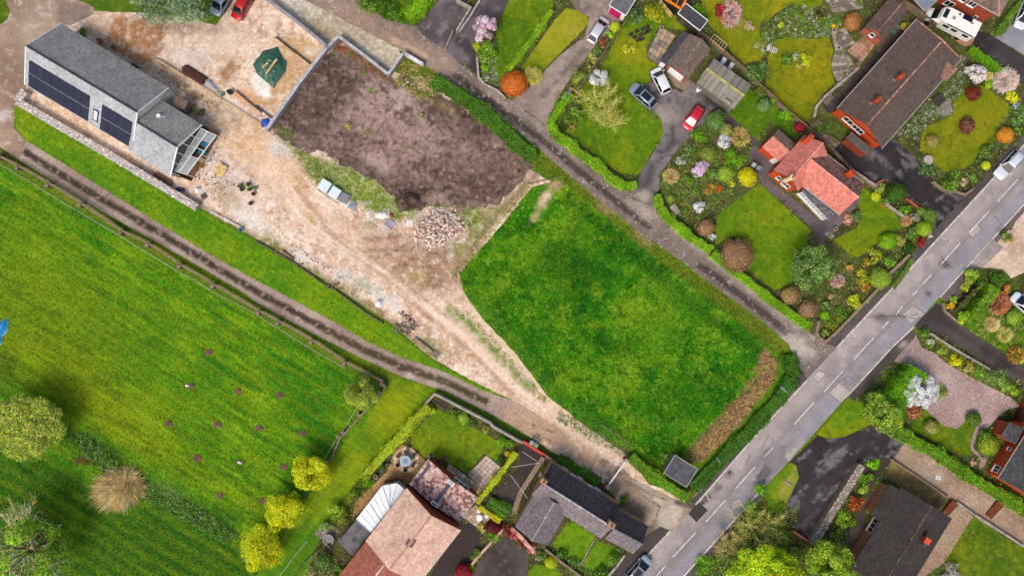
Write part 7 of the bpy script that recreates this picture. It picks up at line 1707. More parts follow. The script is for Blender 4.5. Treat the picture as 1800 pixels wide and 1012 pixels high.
# motorhome
def motorhome():
 p=W(1673,40,1.5)
 t=empty('motorhome',(p.x,p.y,.1),'white motorhome with rooflights and a solar panel behind the bungalow','motorhome',None,math.radians(153))
 WP=plain('motorhome_white','#f4f3ee',.35,0,.5,coat=.4)
 k=MB();k.box((-.95,0,1.62),(5.0,2.25,2.2));k.build('living_body',WP,t,True,bevel=.12)
 k=MB()
 k.hexa([(1.4,-1.1,2.0),(2.35,-.95,2.15),(2.35,.95,2.15),(1.4,1.1,2.0)],[(1.4,-1.1,2.72),(2.2,-.85,2.6),(2.2,.85,2.6),(1.4,1.1,2.72)]);k.build('overcab_pod',WP,t,True,bevel=.1)
 k=MB();loft(k,[[(x,w,.35),(x,w,z-.15),(x,w*.85,z),(x,-w*.85,z),(x,-w,z-.15),(x,-w,.35)]for x,w,z in ((1.5,1.0,2.0),(2.3,1.0,1.95),(3.05,.96,1.22),(3.5,.86,1.02),(3.72,.68,.85))]);k.build('cab',WP,t,True,True)
 k=MB();k.add([(2.36,-.84,1.97),(3.0,-.82,1.3),(3.0,.82,1.3),(2.36,.84,1.97)],[(0,1,2,3)]);k.v=[(x+.03,y,z+.03)for x,y,z in k.v];k.build('windscreen',CGLASS,t,True)
 k=MB();k.box((1.78,0,2.72),(.62,1.35,.05));k.build('overcab_window',CGLASS,t,True,bevel=.02)
 for x,y,a,b,n_,m_ in ((.55,.15,.6,.6,'rooflight',plain('milky_dome','#d8dcdc',.3)),(-2.1,-.35,.45,.45,'rooflight',plain('milky_dome','#d8dcdc',.3)),(.0,-.72,.32,.32,'roof_vent',GREYMETAL),(-1.25,-.7,1.45,.66,'solar_panel',PV)):
  k=MB();k.box((x,y,2.76),(a,b,.08));f=k.build(n_,m_,t,True,bevel=.02)
  if n_ == 'rooflight': k=MB();k.box((x,y,2.81),(a*.6,b*.6,.05));k.build('lid',plain('smoked_lid','#8a8a8c',.2),f,True)
 k=MB();k.bar((-3.2,1.18,2.55),(.9,1.18,2.55),.14,.14);k.build('awning_case',GREYMETAL,t,True)
 for x in (-2.4,-.6,.7):
  k=MB();k.box((x,1.135,1.8),(.9,.03,.5));k.build('side_window',CGLASS,t,True)
  k=MB();k.box((x,-1.135,1.8),(.9,.03,.5));k.build('side_window',CGLASS,t,True)
 for s_ in (1,-1):
  for x in (-2.1,2.75):
   k=MB();k.tube((x,s_*1.0-.12,.33),(x,s_*1.0+.12,.33),.34,.34,16);k.build('wheel',TYRE,t,True)
  k=MB();k.box((3.55,s_*.62,.82),(.2,.3,.18));k.build('headlight',LAMP,t,True)
  k=MB();k.box((2.55,s_*1.18,1.5),(.14,.26,.3));k.build('wing_mirror',DARKM,t,True)
  k=MB();k.box((-3.47,s_*.9,1.0),(.05,.16,.5));k.build('tail_light',TAIL,t,True)
motorhome()

# ================================================================== YARD AND GARDEN THINGS
def th(name,r,c,x,y,label,cat,group=None,z=0.0,rz=0.0):
 p=W(*q(r,c,x,y)[0]);p.z=z
 return empty(name,p,label,cat,group,rz)
def pw(r,c,*xy,z=0.0):
 out=[W(*p,z)for p in q(r,c,*xy)]
 return out
def bars(t,name,segs,w,h,m,z):
 for a,b in segs:
  k=MB();k.bar(Vector((a.x,a.y,z)),Vector((b.x,b.y,z)),w,h);k.build(name,m,t)
def cloth(name,poly,hexm,label,cat,top=.7,seed=1,fold=.18,parent=None):
 """draped sheet: lumpy, folded heap over an outline"""
 pl=ragged(poly,2.0,4,seed)
 P=np.array(pl);x0,y0=P.min(0);x1,y1=P.max(0)
 gx,gy=np.meshgrid(np.arange(x0,x1,1.6),np.arange(y0,y1,1.6));gx=gx.ravel();gy=gy.ravel()
 k=inside(gx,gy,pl);gx,gy=gx[k],gy[k]
 vs,_,fs,*_r=delaunay_2d_cdt([Vector(p)for p in pl]+[Vector(p)for p in zip(gx.tolist(),gy.tolist())],[],[list(range(len(pl)))],1,1e-4)
 V=np.array([(a.x,a.y)for a in vs]);d=segdist(V[:,0],V[:,1],pl,True)
 R=min(x1-x0,y1-y0)/2
 z=.05+top*sstep(d,0,R*.6)+fold*(np.abs(fbm(V[:,0]/9,V[:,1]/9,seed,4)-.5)*2.2)*sstep(d,0,4)
 F=np.array([f for f in fs if len(f)== 3],np.int32)[:,::-1]
 o=fast(name,np.stack([(V[:,0]-900)/S,(506-V[:,1])/S,z],1),F,hexm,parent,smooth=False)
 return tag(o,label,cat,None,'thing')
# tarp heap with planks
cloth('tarpaulin',q(0,1,50,350,148,318,160,350,215,430,205,490,150,560,130,610,0,500,-20,440),plain('green_tarp','#3c6a58',.45),'dark green tarpaulin over a heap in the yard','tarpaulin',.7,2,.35)
for i,(a,b)in enumerate(((pw(0,1,160,420)[0],pw(0,1,85,522)[0]),(pw(0,1,100,445)[0],pw(0,1,62,480)[0]))):
 k=MB();a.z=b.z=1.02;k.bar(a,b,.3 if i == 0 else .25,.06);tag(k.build('plank',TIMBERY),['long pale plank lying on the green tarpaulin','short pale plank lying on the green tarpaulin'][i],'plank',None,'thing')
# stack of brown pipes
t=th('pipe_stack',0,0,1340,505,'stack of rusty brown pipes in the yard','pipes')
PIPE=mat('rusty_pipe','#6a4440','#543430',.8,4)
a,b=pw(0,0,1262,470,1405,560);d=(b-a).normalized();n=Vector((-d.y,d.x,0))
for j,cnt in enumerate((7,6,5)):
 for i in range(cnt):
  o=n*((i-(cnt-1)/2)*.2);k=MB();e=random.uniform(-.15,.15)
  k.tube(a+o+d*e+Vector((0,0,.12+j*.17)),b+o+d*e+Vector((0,0,.12+j*.17)),.095,.095,9);k.build('pipe',PIPE,t)
# timber rails, beams and sleepers
def beam(path,w,h,z,m,label,name='timber_beam',cat='beam',group=None):
 pts=[W(x,y,z)for x,y in path]
 c=pts[len(pts)// 2].copy();c.z=0;t=empty(name,c,label,cat,group)
 for a,b in zip(pts[:-1],pts[1:]):
  k=MB();k.bar(Vector((a.x,a.y,z)),Vector((b.x,b.y,z)),w,h);k.build('beam',m,t)
 n=max(2,int((pts[0]-pts[-1]).length/2.4))
 for i in range(n):
  p=pts[0].lerp(pts[-1],(i+.5)/n)if len(pts)== 2 else pts[min(i,len(pts)-1)]
  k=MB();k.box((p.x,p.y,(z-h/2)/2),(w*.8,w*.8,max(.05,z-h/2)));k.build('support',m,t)
beam(q(0,0,1060,402,1250,520,1500,680,1790,862),.16,.14,.55,TIMBERY,'long pale timber rail running across the yard','timber_rail','rail')
beam(q(0,0,1045,395,1090,440,1140,470),.12,.1,.4,TIMBER,'broken rail end at the top of the timber rail')
beam(q(0,0,1612,622,1790,772),.14,.2,.25,mat('dark_sleeper','#5a4a44','#40342f'),'dark sleeper beside the black barrel')
beam(q(0,1,0,722,105,808),.14,.2,.25,mat('dark_sleeper','#5a4a44'),'dark sleeper running to the block wall foot')
beam(q(0,1,138,256,250,345,372,438),.2,.2,.25,mat('dark_sleeper','#5a4a44'),'dark sleeper edging above the tarpaulin')
for i,(x,y,r_,h,m_,lab)in enumerate(((1580,635,.36,.8,DARKM,'black plastic barrel by the timber rail'),(1525,650,.24,.5,plain('green_plastic','#5c9478',.5),'small green tub next to the black barrel'))):
 t=th('barrel',0,0,x,y,lab,'barrel');c=W(*q(0,0,x,y)[0])
 k=MB();k.lathe(c,[(r_*.85,0),(r_,h*.3),(r_,h*.7),(r_*.9,h),(r_*.75,h),(r_*.72,h-.08)],16);k.build('shell',m_,t)
 for z in (.28,.7): k=MB();k.lathe(c+Vector((0,0,h*z)),[(r_+.005,0),(r_+.03,.02),(r_+.005,.05)],16,False);k.build('hoop',m_,t)
cloth('rubble_sack',q(0,0,1395,545,1450,540,1475,580,1510,620,1480,640,1400,590),plain('grey_sacking','#b4b0ae',.8),'grey wrapped sacks at the end of the pipe stack','sack',.35,4,.3)
cloth('blue_sheet',q(0,1,40,815,90,805,100,850,70,880,35,860),plain('blue_tarp','#3c6cc4',.5),'small blue sheet bundled at the block wall end','sheet',.3,5,.3)
cloth('blue_sheet',[(-14,566),(4,564),(12,559),(15,566),(14,582),(4,592),(3,604),(-14,612)],plain('sky_blue_tarp','#3ca4dc',.45),'crumpled sky blue sheet on the field at the left edge','sheet',.5,6,.5)
# pallets and crates at the edge of the weeds
def pallet(px,py,ang,label,m,load=None,group=None,w=1.2,d=1.0,lift=0,name='pallet',cat='pallet'):
 p=W(px,py,.2);p.z=lift;t=empty(name,p,label,cat,group,math.radians(ang))
 for i in range(3): k=MB();k.box((0,(i-1)*d*.42,.06),(w,.1,.1));k.build('bearer',m,t,True)
 for i in range(7): k=MB();k.box(((i-3)*w/7.2,0,.125),(w/7.2*.8,d,.025));k.build('slat',m,t,True)
 if load: k=MB();k.box((0,0,.14+load[1]/2),(w*.96,d*.96,load[1]));k.build('load',load[0],t,True,bevel=.05)
PALB=plain('pale_blue_wrap','#dceaee',.3)
A_=-32
pallet(*q(1,1,475,300)[0],A_,'pallet under pale blue wrap, left of the stacked row',TIMBER,(PALB,.6),'pallets on the weedy edge',1.6,1.7)
pallet(*q(1,1,545,347)[0],A_,'pallet under pale blue wrap, second of the row',TIMBER,(PALB,.65),'pallets on the weedy edge',1.5,1.6)
pallet(*q(1,1,605,382)[0],A_+8,'grey slatted pallet third in the row',mat('grey_pallet','#8c8c90','#74747a'),(plain('dark_wrap','#8c9098',.4),.2),'pallets on the weedy edge',1.3,1.5)
pallet(*q(1,1,658,432)[0],58,'empty blue grey pallet at the right end of the row',mat('blue_pallet','#a8b4bc','#7c868e'),None,'pallets on the weedy edge',1.3,1.1)
beam(q(1,1,410,330,560,430),.3,.12,.12,mat('pale_blocks','#d4cec4'),'row of pale blocks in front of the wrapped pallets','block_row','blocks')
pallet(*q(1,1,915,557)[0],-38,'grey plastic pallet beside the white rubbish heap',mat('grey_pallet2','#b4b0b8','#9a969e'),None,None,1.5,1.2)
cloth('rubbish_heap',q(1,1,815,490,850,470,915,465,915,510,860,530,815,520),plain('white_sheet','#e8e0d4',.7),'white rubbish heap beside the grey pallet','rubbish',.3,7,.5)
cloth('red_sack',q(1,1,912,480,935,490,938,515,915,512),plain('red_plastic','#a83830',.6),'red sack on the end of the rubbish heap','sack',.3,8,.2)
pallet(*q(1,1,1050,553)[0],2,'square white board beside the stone pile',plain('white_board','#eee8e0',.6),None,None,1.0,1.0,name='board',cat='board')
pallet(*q(2,1,1225,475)[0],-36,'weathered pallet at the foot of the grass bank',TIMBER,None,None,1.2,1.0)
# rubble pile and soil mound
def pile(label,name,poly,n,top,hexes,seed,smin,smax,cat):
 g=np.random.default_rng(seed);R_=random.Random(seed)
 X,Y=in_poly_pts(poly,n,g);d=segdist(X,Y,poly,True);R=d.max()
 c=W(X.mean(),Y.mean());t=empty(name,c,label,cat)
 m=mat('loose_stone','#888888',None,.95,3,.15,10,.2,.3,col=True)
 meshes=[]
 for x,y,dd in zip(X,Y,d):
  s_=R_.uniform(smin,smax);p=W(x,y);z=top*min(1,dd/R/.6)*R_.uniform(.6,1.05)
  k=meshes;
  mb=MB();mb.cur=tuple(hx(hexes[R_.randrange(len(hexes))])*R_.uniform(.8,1.15))
  mb.blob((p.x,p.y,z+s_*.3),(s_,s_*R_.uniform(.6,.95),s_*R_.uniform(.5,.8)),R_.randrange(9999),.22,6,4);meshes.append(mb)
 big=sorted(range(len(meshes)),key=lambda i: -1)[:260]
 for i in big: meshes[i].build('stone',m,t,col=True)
 rest=MB()
 for i in range(len(meshes)):
  if i >= 260: b0=len(rest.v);rest.v += meshes[i].v;rest.c += meshes[i].c;rest.f += [tuple(j+b0 for j in f)for f in meshes[i].f]
 if rest.v: o=rest.build('stones',m,t,col=True);o['kind']='stuff'
pile('pile of pale broken stone beside the soil plot','stone_pile',q(1,1,1110,520,1190,470,1280,455,1360,450,1380,500,1445,560,1400,630,1310,680,1270,715,1180,715,1090,680,1070,620),620,.8,['#e4d4c8','#d4bcac','#f0e6dc','#c0aa9c','#dccec4','#d8b094'],3,.12,.25,'stones')
pile('heap of dark rubble near the short lane wall','rubble_heap',q(0,1,965,500,1010,470,1060,530,1095,590,1070,620,1000,580),90,.3,['#8a7464','#6a564a','#c8b8a8','#7c685a'],4,.1,.2,'stones')
o=sheet('soil_mound',q(1,1,945,400,985,340,1060,325,1130,345,1148,400,1120,450,1050,480,980,470),['#483730','#54423a','#3c2e28'],[('n',6,'#6a564c',.55,.7,.6)],'soil',.03,3,2.2,77,'thing','dark round mound of soil beside the stone pile','mound',mound=lambda X,Y,d: 1.0*sstep(d,0,16)*(.8+.5*fbm(X/8,Y/8,3,4)))
pile('scatter of brick rubble beside the dirt drive','rubble_heap',q(2,1,975,180,1010,175,1100,255,1085,270,1000,220),70,.15,['#7a5c4c','#a88874','#c8bcb4','#5c463c'],5,.07,.15,'stones')
pile('scatter of pale stones along the timber edging','rubble_heap',q(1,1,240,690,330,740,520,860,640,960,600,960,480,870,250,740),110,.08,['#dcd4ce','#c4b8ae','#e8e2dc','#a89888'],6,.06,.14,'stones')
# log pile and timber edging on the bank
t=th('log_pile',2,1,1020,300,'untidy pile of grey logs on the bank','logs');LOGM=mat('grey_log','#9c8c7c','#7a6a5c',.9,4)
g=random.Random(4)
for i in range(22):
 a=pw(2,1,g.uniform(930,1060),g.uniform(260,320))[0];an=g.uniform(-1.2,.3);L_=g.uniform(.7,1.6);e=a+Vector((math.cos(an)*L_,math.sin(an)*L_,0));z=g.uniform(.08,.4)
 k=MB();k.tube(Vector((a.x,a.y,z)),Vector((e.x,e.y,z+g.uniform(-.05,.08))),.07,.06,7);k.build('log',LOGM,t)
for i,(p,lab)in enumerate(((q(1,1,0,678,150,760,300,850),'dark timber edging on the left of the bank top'),(q(1,1,310,860,420,940,520,1005),'dark timber edging in the middle of the bank top'),(q(2,1,490,0,640,110,760,200,870,265),'dark timber edging on the right of the bank top'),(q(2,1,1090,360,1170,420,1215,460),'pale timber edging near the weathered pallet'),(q(1,1,180,740,260,800),'loose plank beside the timber edging'),(q(1,1,285,850,320,830),'short loose plank across the timber edging'),(q(2,1,500,20,570,-10),'loose plank crossing the timber edging'))):
 beam(p,.2,.22,.2,mat('edging_timber','#7c6c5e','#5c4e44'),lab,'timber_edging' if i <4 else 'plank','timber')
cloth('builders_bag',q(2,1,812,120,840,98,872,110,868,145,840,160,815,145),plain('white_bag','#eeeae8',.7),'white builder\'s bag beside the dirt drive','bag',.5,9,.25)
# things around the canopy
def chair(x,y,rz,m,label,group,z=0.0,s=1.0,name='chair'):
 t=empty(name,(x,y,z),label,'chair',group,rz)
 k=MB();k.box((0,0,.44*s),(.5*s,.5*s,.05));k.build('seat',m,t,True,bevel=.01)
 k=MB();k.box((-.24*s,0,.72*s),(.05,.5*s,.5*s),0,(0,-.15));k.build('backrest',m,t,True)
 for a in (-1,1):
  k=MB();k.box((0,a*.26*s,.62*s),(.46*s,.05,.04));k.build('armrest',m,t,True)
  for b in (-1,1): k=MB();k.bar((b*.2*s,a*.22*s,0),(b*.2*s,a*.22*s,.42*s),.04,.04);k.build('leg',m,t,True)
TURQ=plain('turquoise_plastic','#4cb4c8',.5)
for (x,y,l)in ((1420,25,'turquoise chair nearest the canopy\'s top corner'),(1398,78,'turquoise chair lower beside the glass canopy')):
 p=W(*q(1,0,x,y)[0]);chair(p.x,p.y,math.radians(-30),TURQ,l,None,.0,1.25)
def box_thing(name,r,c,x,y,sz,ang,m,label,cat,z=0.0,top=None):
 p=W(*q(r,c,x,y)[0],sz[2]);t=empty(name,(p.x,p.y,z),label,cat,None,math.radians(ang))
 w,d,h=sz
 k=MB()
 k.box((0,0,.03),(w,d,.06))
 for a in (-1,1): k.box((a*(w/2-.02),0,h/2+.03),(.04,d,h));k.box((0,a*(d/2-.02),h/2+.028),(w-.085,.04,h))
 k.build('box_sides',m,t,True)
 k=MB();k.box((0,0,h*.86),(w-.1,d-.1,.04));k.build('contents' if not top else 'lid',top or mat('box_dark','#6a5a4a'),t,True)
 return t
box_thing('crate',1,0,1375,122,(.9,.8,.4),-30,TIMBERY,'tan crate below the turquoise chairs','crate',0,TIMBERY)
box_thing('tub',1,0,1380,165,(.55,.45,.35),-30,plain('yellow_plastic','#e4b840',.5),'yellow tub outside the glass canopy','tub')
box_thing('crate',1,0,1340,40,(.7,.9,.5),-30,plain('black_crate','#3a3c40',.5),'dark crate under the glass canopy','crate',.17)
box_thing('crate',1,0,1300,112,(.8,.8,.45),-30,mat('brown_crate','#7a6a5c'),'brown crate under the middle of the canopy','crate',.17)
box_thing('crate',1,0,1265,170,(.8,.9,.4),-30,plain('pale_crate','#c8d4d4',.5),'pale crate under the canopy\'s lower end','crate',.17)
box_thing('storage_box',0,0,1400,945,(.9,.8,.5),-30,plain('grey_blue_box','#7a8490',.5),'grey storage box under the canopy\'s upper end','box',.17)
box_thing('toolbox',0,0,1450,950,(.6,.5,.4),-20,plain('navy_box','#3c4858',.5),'navy toolbox outside the canopy\'s upper corner','box')
box_thing('toolbox',0,0,1430,985,(.5,.4,.35),10,plain('red_box','#a83c34',.5),'red toolbox beside the upper turquoise chair','box')
p=pw(1,0,1515,195)[0];k=MB();k.box((p.x,p.y,.3),(1.35,1.9,.03),math.radians(-32),(.2,.12));bo=k.build('plywood_sheet',TIMBERY);tag(bo,'sheet of plywood lying on the dirt by the canopy','plywood',None,'thing')
k=MB();k.box((p.x-.5,p.y-.2,.12),(.12,1.5,.2),math.radians(-32));k.build('prop_timber',TIMBER,bo)
for x,y,m_,pl,lab in ((1705,290,'black_pot','dark+green','potted dark leafy plant at the top of the pot cluster'),(1650,300,'black_pot','green','potted green plant left in the pot cluster'),(1715,322,'black_pot','moss','black pot in the middle of the pot cluster'),(1748,318,'black_pot','sage','black pot right in the pot cluster'),(1740,355,'red_pot',None,'red pot low in the pot cluster'),(1720,420,'black_pot',None,'black pot standing below the cluster'),(1660,325,'black_pot',None,'small black pot left in the cluster')):
 t=th('plant_pot',1,0,x,y,lab,'plant pot');c=W(*q(1,0,x,y)[0]);M_=plain('black_pot','#3a3638',.6)if m_[0]== 'b' else plain('red_pot','#8c3028',.6)
 k=MB();k.lathe(c,[(.2,0),(.28,.34),(.31,.34),(.31,.4),(.25,.4),(.24,.34)],14);k.build('pot',M_,t)
 k=MB();k.lathe(c+Vector((0,0,.33)),[(.24,0),(.2,.03)],12);k.build('soil',mat('pot_soil','#4a3a30'),t)
 if pl: crown_mesh('foliage',t,(c.x,c.y,.6),(.42,.42,.3),110,.18,pl,int(x),4)
cloth('tarpaulin',q(1,0,1195,320,1215,305,1265,315,1268,335,1220,345),plain('navy_tarp','#4a4a78',.5),'navy bundle at the gabion wall\'s inner side','bundle',.3,10,.2)
cloth('builders_bag',q(1,0,1330,310,1350,300,1378,315,1372,345,1340,348,1328,330),plain('white_bag','#eeeae8',.7),'white bag near the slate house corner','bag',.4,11,.25)
box_thing('crate',1,0,1390,370,(.6,.7,.35),30,plain('grey_crate','#6c7074',.5),'grey crate at the gabion wall end','crate')
for i,(x,y,l)in enumerate(((1085,232,'rust red trough below the slate house, left one'),(1142,265,'rust red trough below the slate house, right one'))):
 box_thing('trough',1,0,x,y,(1.5,.5,.4),-30,plain('rust_red','#a8442c',.6),l,'trough')
beam(q(1,0,1440,475,1640,580),.1,.1,.35,WHITE,'white plastic pipe at the yard edge','drain_pipe','pipe')
t=th('bucket',1,0,1655,598,'blue bucket at the end of the white pipe','bucket');k=MB();k.lathe(W(*q(1,0,1655,598)[0]),[(.2,0),(.32,.42),(.28,.42),(.18,.05)],14,False);k.build('shell',plain('blue_plastic','#4c8cc0',.5),t)
k=MB();c=W(*q(1,0,1655,598)[0]);k.tube(c+Vector((-.3,0,.42)),c+Vector((.3,0,.46)),.015,.015,5);k.build('handle',GREYMETAL,t)
box_thing('planter',0,0,768,320,(.45,.5,.4),10,mat('mossy_tub','#7c8050'),'small mossy tub behind the slate house','planter')
box_thing('log_box',0,0,920,448,(.9,.35,.4),-30,mat('dark_log_box','#3c342e'),'dark log box against the slate house back wall','box')

# ---- fences
fence(q(1,0,-30,105,110,175,320,295,540,430,820,620,1000,705,1220,850,1450,985)+q(2,1,10,195,145,265,375,395,600,545,860,680),1.1,'weathered post and rail fence along the field top',5.2,rails=(.45,.98),pw=.5,rail_h=.1,rail_w=.26,ph=1.15)
fence(q(2,1,872,690,845,740,700,890,590,1012)+q(3,1,560,60,490,230),1.0,'post and rail fence down the field\'s right side',4.5,rails=(.4,.92),pw=.4,rail_h=.1,rail_w=.22)
fence(q(3,1,345,430,310,520,270,600),1.0,'short rail fence between the golden trees',1.6,rails=(.4,.85))
fence(q(3,1,430,830,330,920,260,1020),1.0,'rail fence below the grey paving',1.6,rails=(.3,.6,.95),rail_h=.14)
fence(q(3,1,720,355,640,445),.9,'short timber fence at the hedge end',1.2,rails=(.3,.6,.85),rail_h=.14)
def tape(path,label,h=.9,hexc='#c4d0c8'):
 pts=[W(x,y,h)for x,y in path];t=empty('electric_fence',pts[0]*1.0-Vector((0,0,h)),label,'fence')
 M_=plain('white_tape',hexc,.6)
 for i,(a,b)in enumerate(zip(pts[:-1],pts[1:])):
  L=(b-a).length;n=max(1,round(L/4.0))
  for j in range(n):
   p0=a.lerp(b,j/n);p1=a.lerp(b,(j+1)/n)
   k=MB();m=(p0+p1)/2+Vector((random.uniform(-.1,.1),random.uniform(-.1,.1),-.03));k.bar(p0,m,.04,.03);k.bar(m,p1,.04,.03);k.build('tape',M_,t)
   k=MB();k.tube(Vector((p0.x,p0.y,0)),Vector((p0.x,p0.y,h+.1)),.02,.015,6);k.build('stake',DARKM,t)
tape(q(1,0,-30,135,0,150,250,300,520,465,820,640,960,725,1230,890,1440,1010)+q(2,1,0,205,320,405,600,570),'white tape fence inside the field rail fence')
tape(q(2,1,700,830,600,990)+q(3,1,540,90,460,220),'white tape fence beside the right rail fence')
tape(q(3,1,350,770,250,890,150,1020),'white tape line across the grass strip')
fence(q(0,2,905,-40,770,150,600,390,520,510,440,625),1.2,'thin grey boundary fence beside the silver car drive',1.8,rails=(.4,1.1),boards=False,rail_h=.2,rail_w=.05)
fence(q(0,2,1285,212,1400,300,1590,465,1690,570,1800,665)+q(0,3,110,700,230,800,320,870,440,970)+q(1,3,520,80,620,185),1.5,'long board fence behind the corrugated garage',1.8,boards=True,bw=.16,rails=(.4,1.2))
fence(q(0,3,930,-30,1060,60,1195,165),1.7,'close board fence behind the motorhome',1.8,boards=True,bw=.15,rails=(.4,1.3))
fence(q(0,2,1015,0,1100,105),1.5,'pale board fence below the orange sunroom',1.4,boards=True,bw=.15,rails=(.4,1.2),rail_mat=TIMBERY)
fence(q(2,3,1490,-10,1400,80,1310,175),1.2,'dark fence at the dark drive mouth',1.6,boards=True,bw=.16,rails=(.4,1.0),rail_mat=mat('dark_fence','#4c443e'))
fence(q(0,1,1530,-10,1450,120,1385,210),1.2,'white rail fence between the two dark drives',1.5,rails=(.4,.8,1.15),rail_mat=WHITE)
beam([(980,312),(925,325)],.1,.1,.3,TIMBER,'rotten rail at the paddock corner')
for i,p in enumerate(([(950,302),(880,372),(810,462),(800,482)],[(944,304),(874,374),(806,458),(790,500)])):
 beam(p,.09,.09,.35,mat('pale_rail','#b4a68c','#948670'),['right hand rail of the paddock edge fence','left hand rail of the paddock edge fence'][i],'paddock_rail','rail')
# ---- garden walls
COP=mat('dull_coping','#aea69e','#928a82')
low_wall(q(2,3,385,255,372,330,392,365,432,392,500,335,640,190,775,50)+q(1,3,880,890,1005,772),.35,.8,STONE,'curved stone garden wall at the lane and road corner',cop=STONE,pieces=.45)
low_wall(q(1,3,500,72,625,195,780,300),.25,.9,STONE,'stone wall between salmon house and black drive',cop=CONC,pieces=.6)
low_wall(q(1,3,770,290,822,262),.22,.7,BRICKR,'short brick wall end at the black drive',cop=BRICKP,pieces=.4)
low_wall(q(1,3,850,420,1000,530),.22,.6,CONC,'pale low wall beyond the curved lawn',cop=CONC,pieces=.6)
low_wall(q(1,3,985,385,1065,445),.2,.5,BRICKR,'low red brick edging at the drive',cop=BRICKP,pieces=.4)
low_wall(q(1,3,1170,270,1245,330,1300,328,1390,358,1440,320),.22,.6,STONE,'low stone wall around the drive\'s far corner',cop=STONE,pieces=.5)
low_wall(q(2,3,1155,335,1300,430,1560,582),.2,.6,CONC,'long pale low wall beside the dark drive',cop=COP,pieces=.8)
low_wall(q(2,1,1162,812,1222,748,1400,840,1600,945)+q(3,1,1620,-10,1800,92)+q(3,2,70,100),.3,1.2,CONC,'grey wall behind the pink roofed house garden',cop=COP,pieces=.8)
box_thing('planter',2,1,1272,818,(2.1,.9,.5),-28,TIMBER,'dark planter box in the wall corner','planter',0,mat('pot_soil','#4a3a30'))
low_wall(q(3,2,85,98,150,140,225,187),.3,1.0,plain('bright_red_paint','#d8442c',.5),'bright red painted wall section by the track',cop=plain('bright_red_paint','#d8442c',.5),pieces=.9)
low_wall(q(3,2,228,190,330,262,450,335),.35,1.0,mat('tan_stone','#b8987c','#987c64'),'tan stone wall before the cottage',cop=mat('tan_stone','#b8987c'),pieces=.6)
low_wall(q(3,2,205,215,60,440,20,560),.7,1.4,STONE,'mossy stone wall beside the cottage gable',cop=None)
low_wall(q(3,2,560,770,470,935),.12,.25,CONC,'thin kerb dividing the courtyard lawns',name='kerb_wall')
low_wall(q(3,2,230,830,330,910,480,1020),.25,.6,STONE,'stone wall below the courtyard lawn',cop=STONE,pieces=.5)
low_wall(q(3,2,770,870,720,940,650,1020),.25,.7,STONE,'stone wall at the courtyard\'s road side',cop=CONC,pieces=.5)
low_wall(q(3,2,0,690,60,745,150,850),.5,.7,BRICKP,'pink brick planter wall with spiky plants',cop=mat('pink_coping','#d8b0a4','#c09488'),pieces=.5)
low_wall(q(3,1,1690,690,1600,790,1500,900,1430,1000),.3,.5,mat('pink_coping','#d8b0a4','#c09488'),'pale pink wall between the two dark yards',cop=mat('pink_coping','#d8b0a4'),pieces=.6)
low_wall(q(3,3,210,702,340,790),.2,.7,BRICKP,'short brick wall at the end of the black drive',cop=BRICKP,pieces=.4)
low_wall(q(3,3,1335,510,1440,585,1560,660,1790,810),.25,.5,CONC,'pale low wall beside the back lawn',cop=COP,pieces=.8)
low_wall(q(3,3,880,215,1080,345,1270,478),.2,.5,STONE,'stone edging wall of the mossy terrace',cop=STONE,pieces=.6)
low_wall(q(2,3,1240,130,1250,180,1290,215,1350,262),.22,.5,STONE,'low stone wall curving into the dark drive',cop=STONE,pieces=.4)
low_wall(q(0,3,355,800,370,730,430,660,510,590,660,465),.3,.6,STONE,'curved stone retaining wall along the olive lawn',cop=mat('pale_slab','#b4a89c','#98897c'),pieces=.5)
# brown timber stairs
for x,y,a,l in ((1268,548,33,'brown timber steps beside the dark bungalow'),(1578,553,33,'brown timber steps crossing the gravel path')):
 p=W(*q(3,3,x,y)[0]);t=empty('timber_steps',p,l,'steps',None,math.radians(53))
 for i in range(8): k=MB();k.box(((i-3.5)*.34,0,.1+i*.05),(.32,.95,.12));k.build('step',BROWNW,t,True)
 for s_ in (-1,1): k=MB();k.bar((-1.4,s_*.5,.12),(1.4,s_*.5,.5),.05,.2);k.build('side_board',BROWNW,t,True)
k=MB();p=pw(3,3,1200,337)[0];k.box((p.x,p.y,.1),(.7,.6,.05),-.3);o=k.build('white_tray',WHITE);tag(o,'white square tray lying on the gravel path','tray',None,'thing');k=MB();k.box((p.x,p.y,.135),(.5,.4,.02),-.3);k.build('tray_centre',plain('pale_grey','#c0c4c8',.5),o)
# bar gate across the track
t=empty('bar_gate',W(*q(3,2,715,310)[0]),'white bar gate across the dirt track','gate')
a,b=[W(*p,1.2)for p in q(3,2,772,232,664,384)]
k=MB();k.bar(a,b,.22,.16);k.build('bar',plain('gate_white','#e0e2e6',.4,.2),t)
k=MB();k.bar(a-Vector((0,0,.5)),b-Vector((0,0,.5)),.06,.06);k.build('lower_bar',GREYMETAL,t)
for p,w in ((a+(a-b).normalized()*.3,.45),(b+(b-a).normalized()*.4,.55)):
 k=MB();k.box((p.x,p.y,.7),(w,w,1.4),.6);c_=k.build('post',BRICKR,t);k=MB();k.box((p.x,p.y,1.42),(w+.08,w+.08,.06),.6);k.build('post_cap',CONC,c_)
fence(q(3,2,600,-20,700,40,812,112,780,185),1.0,'grey post fence at the paddock\'s lower corner',1.8,rails=(.4,.9))
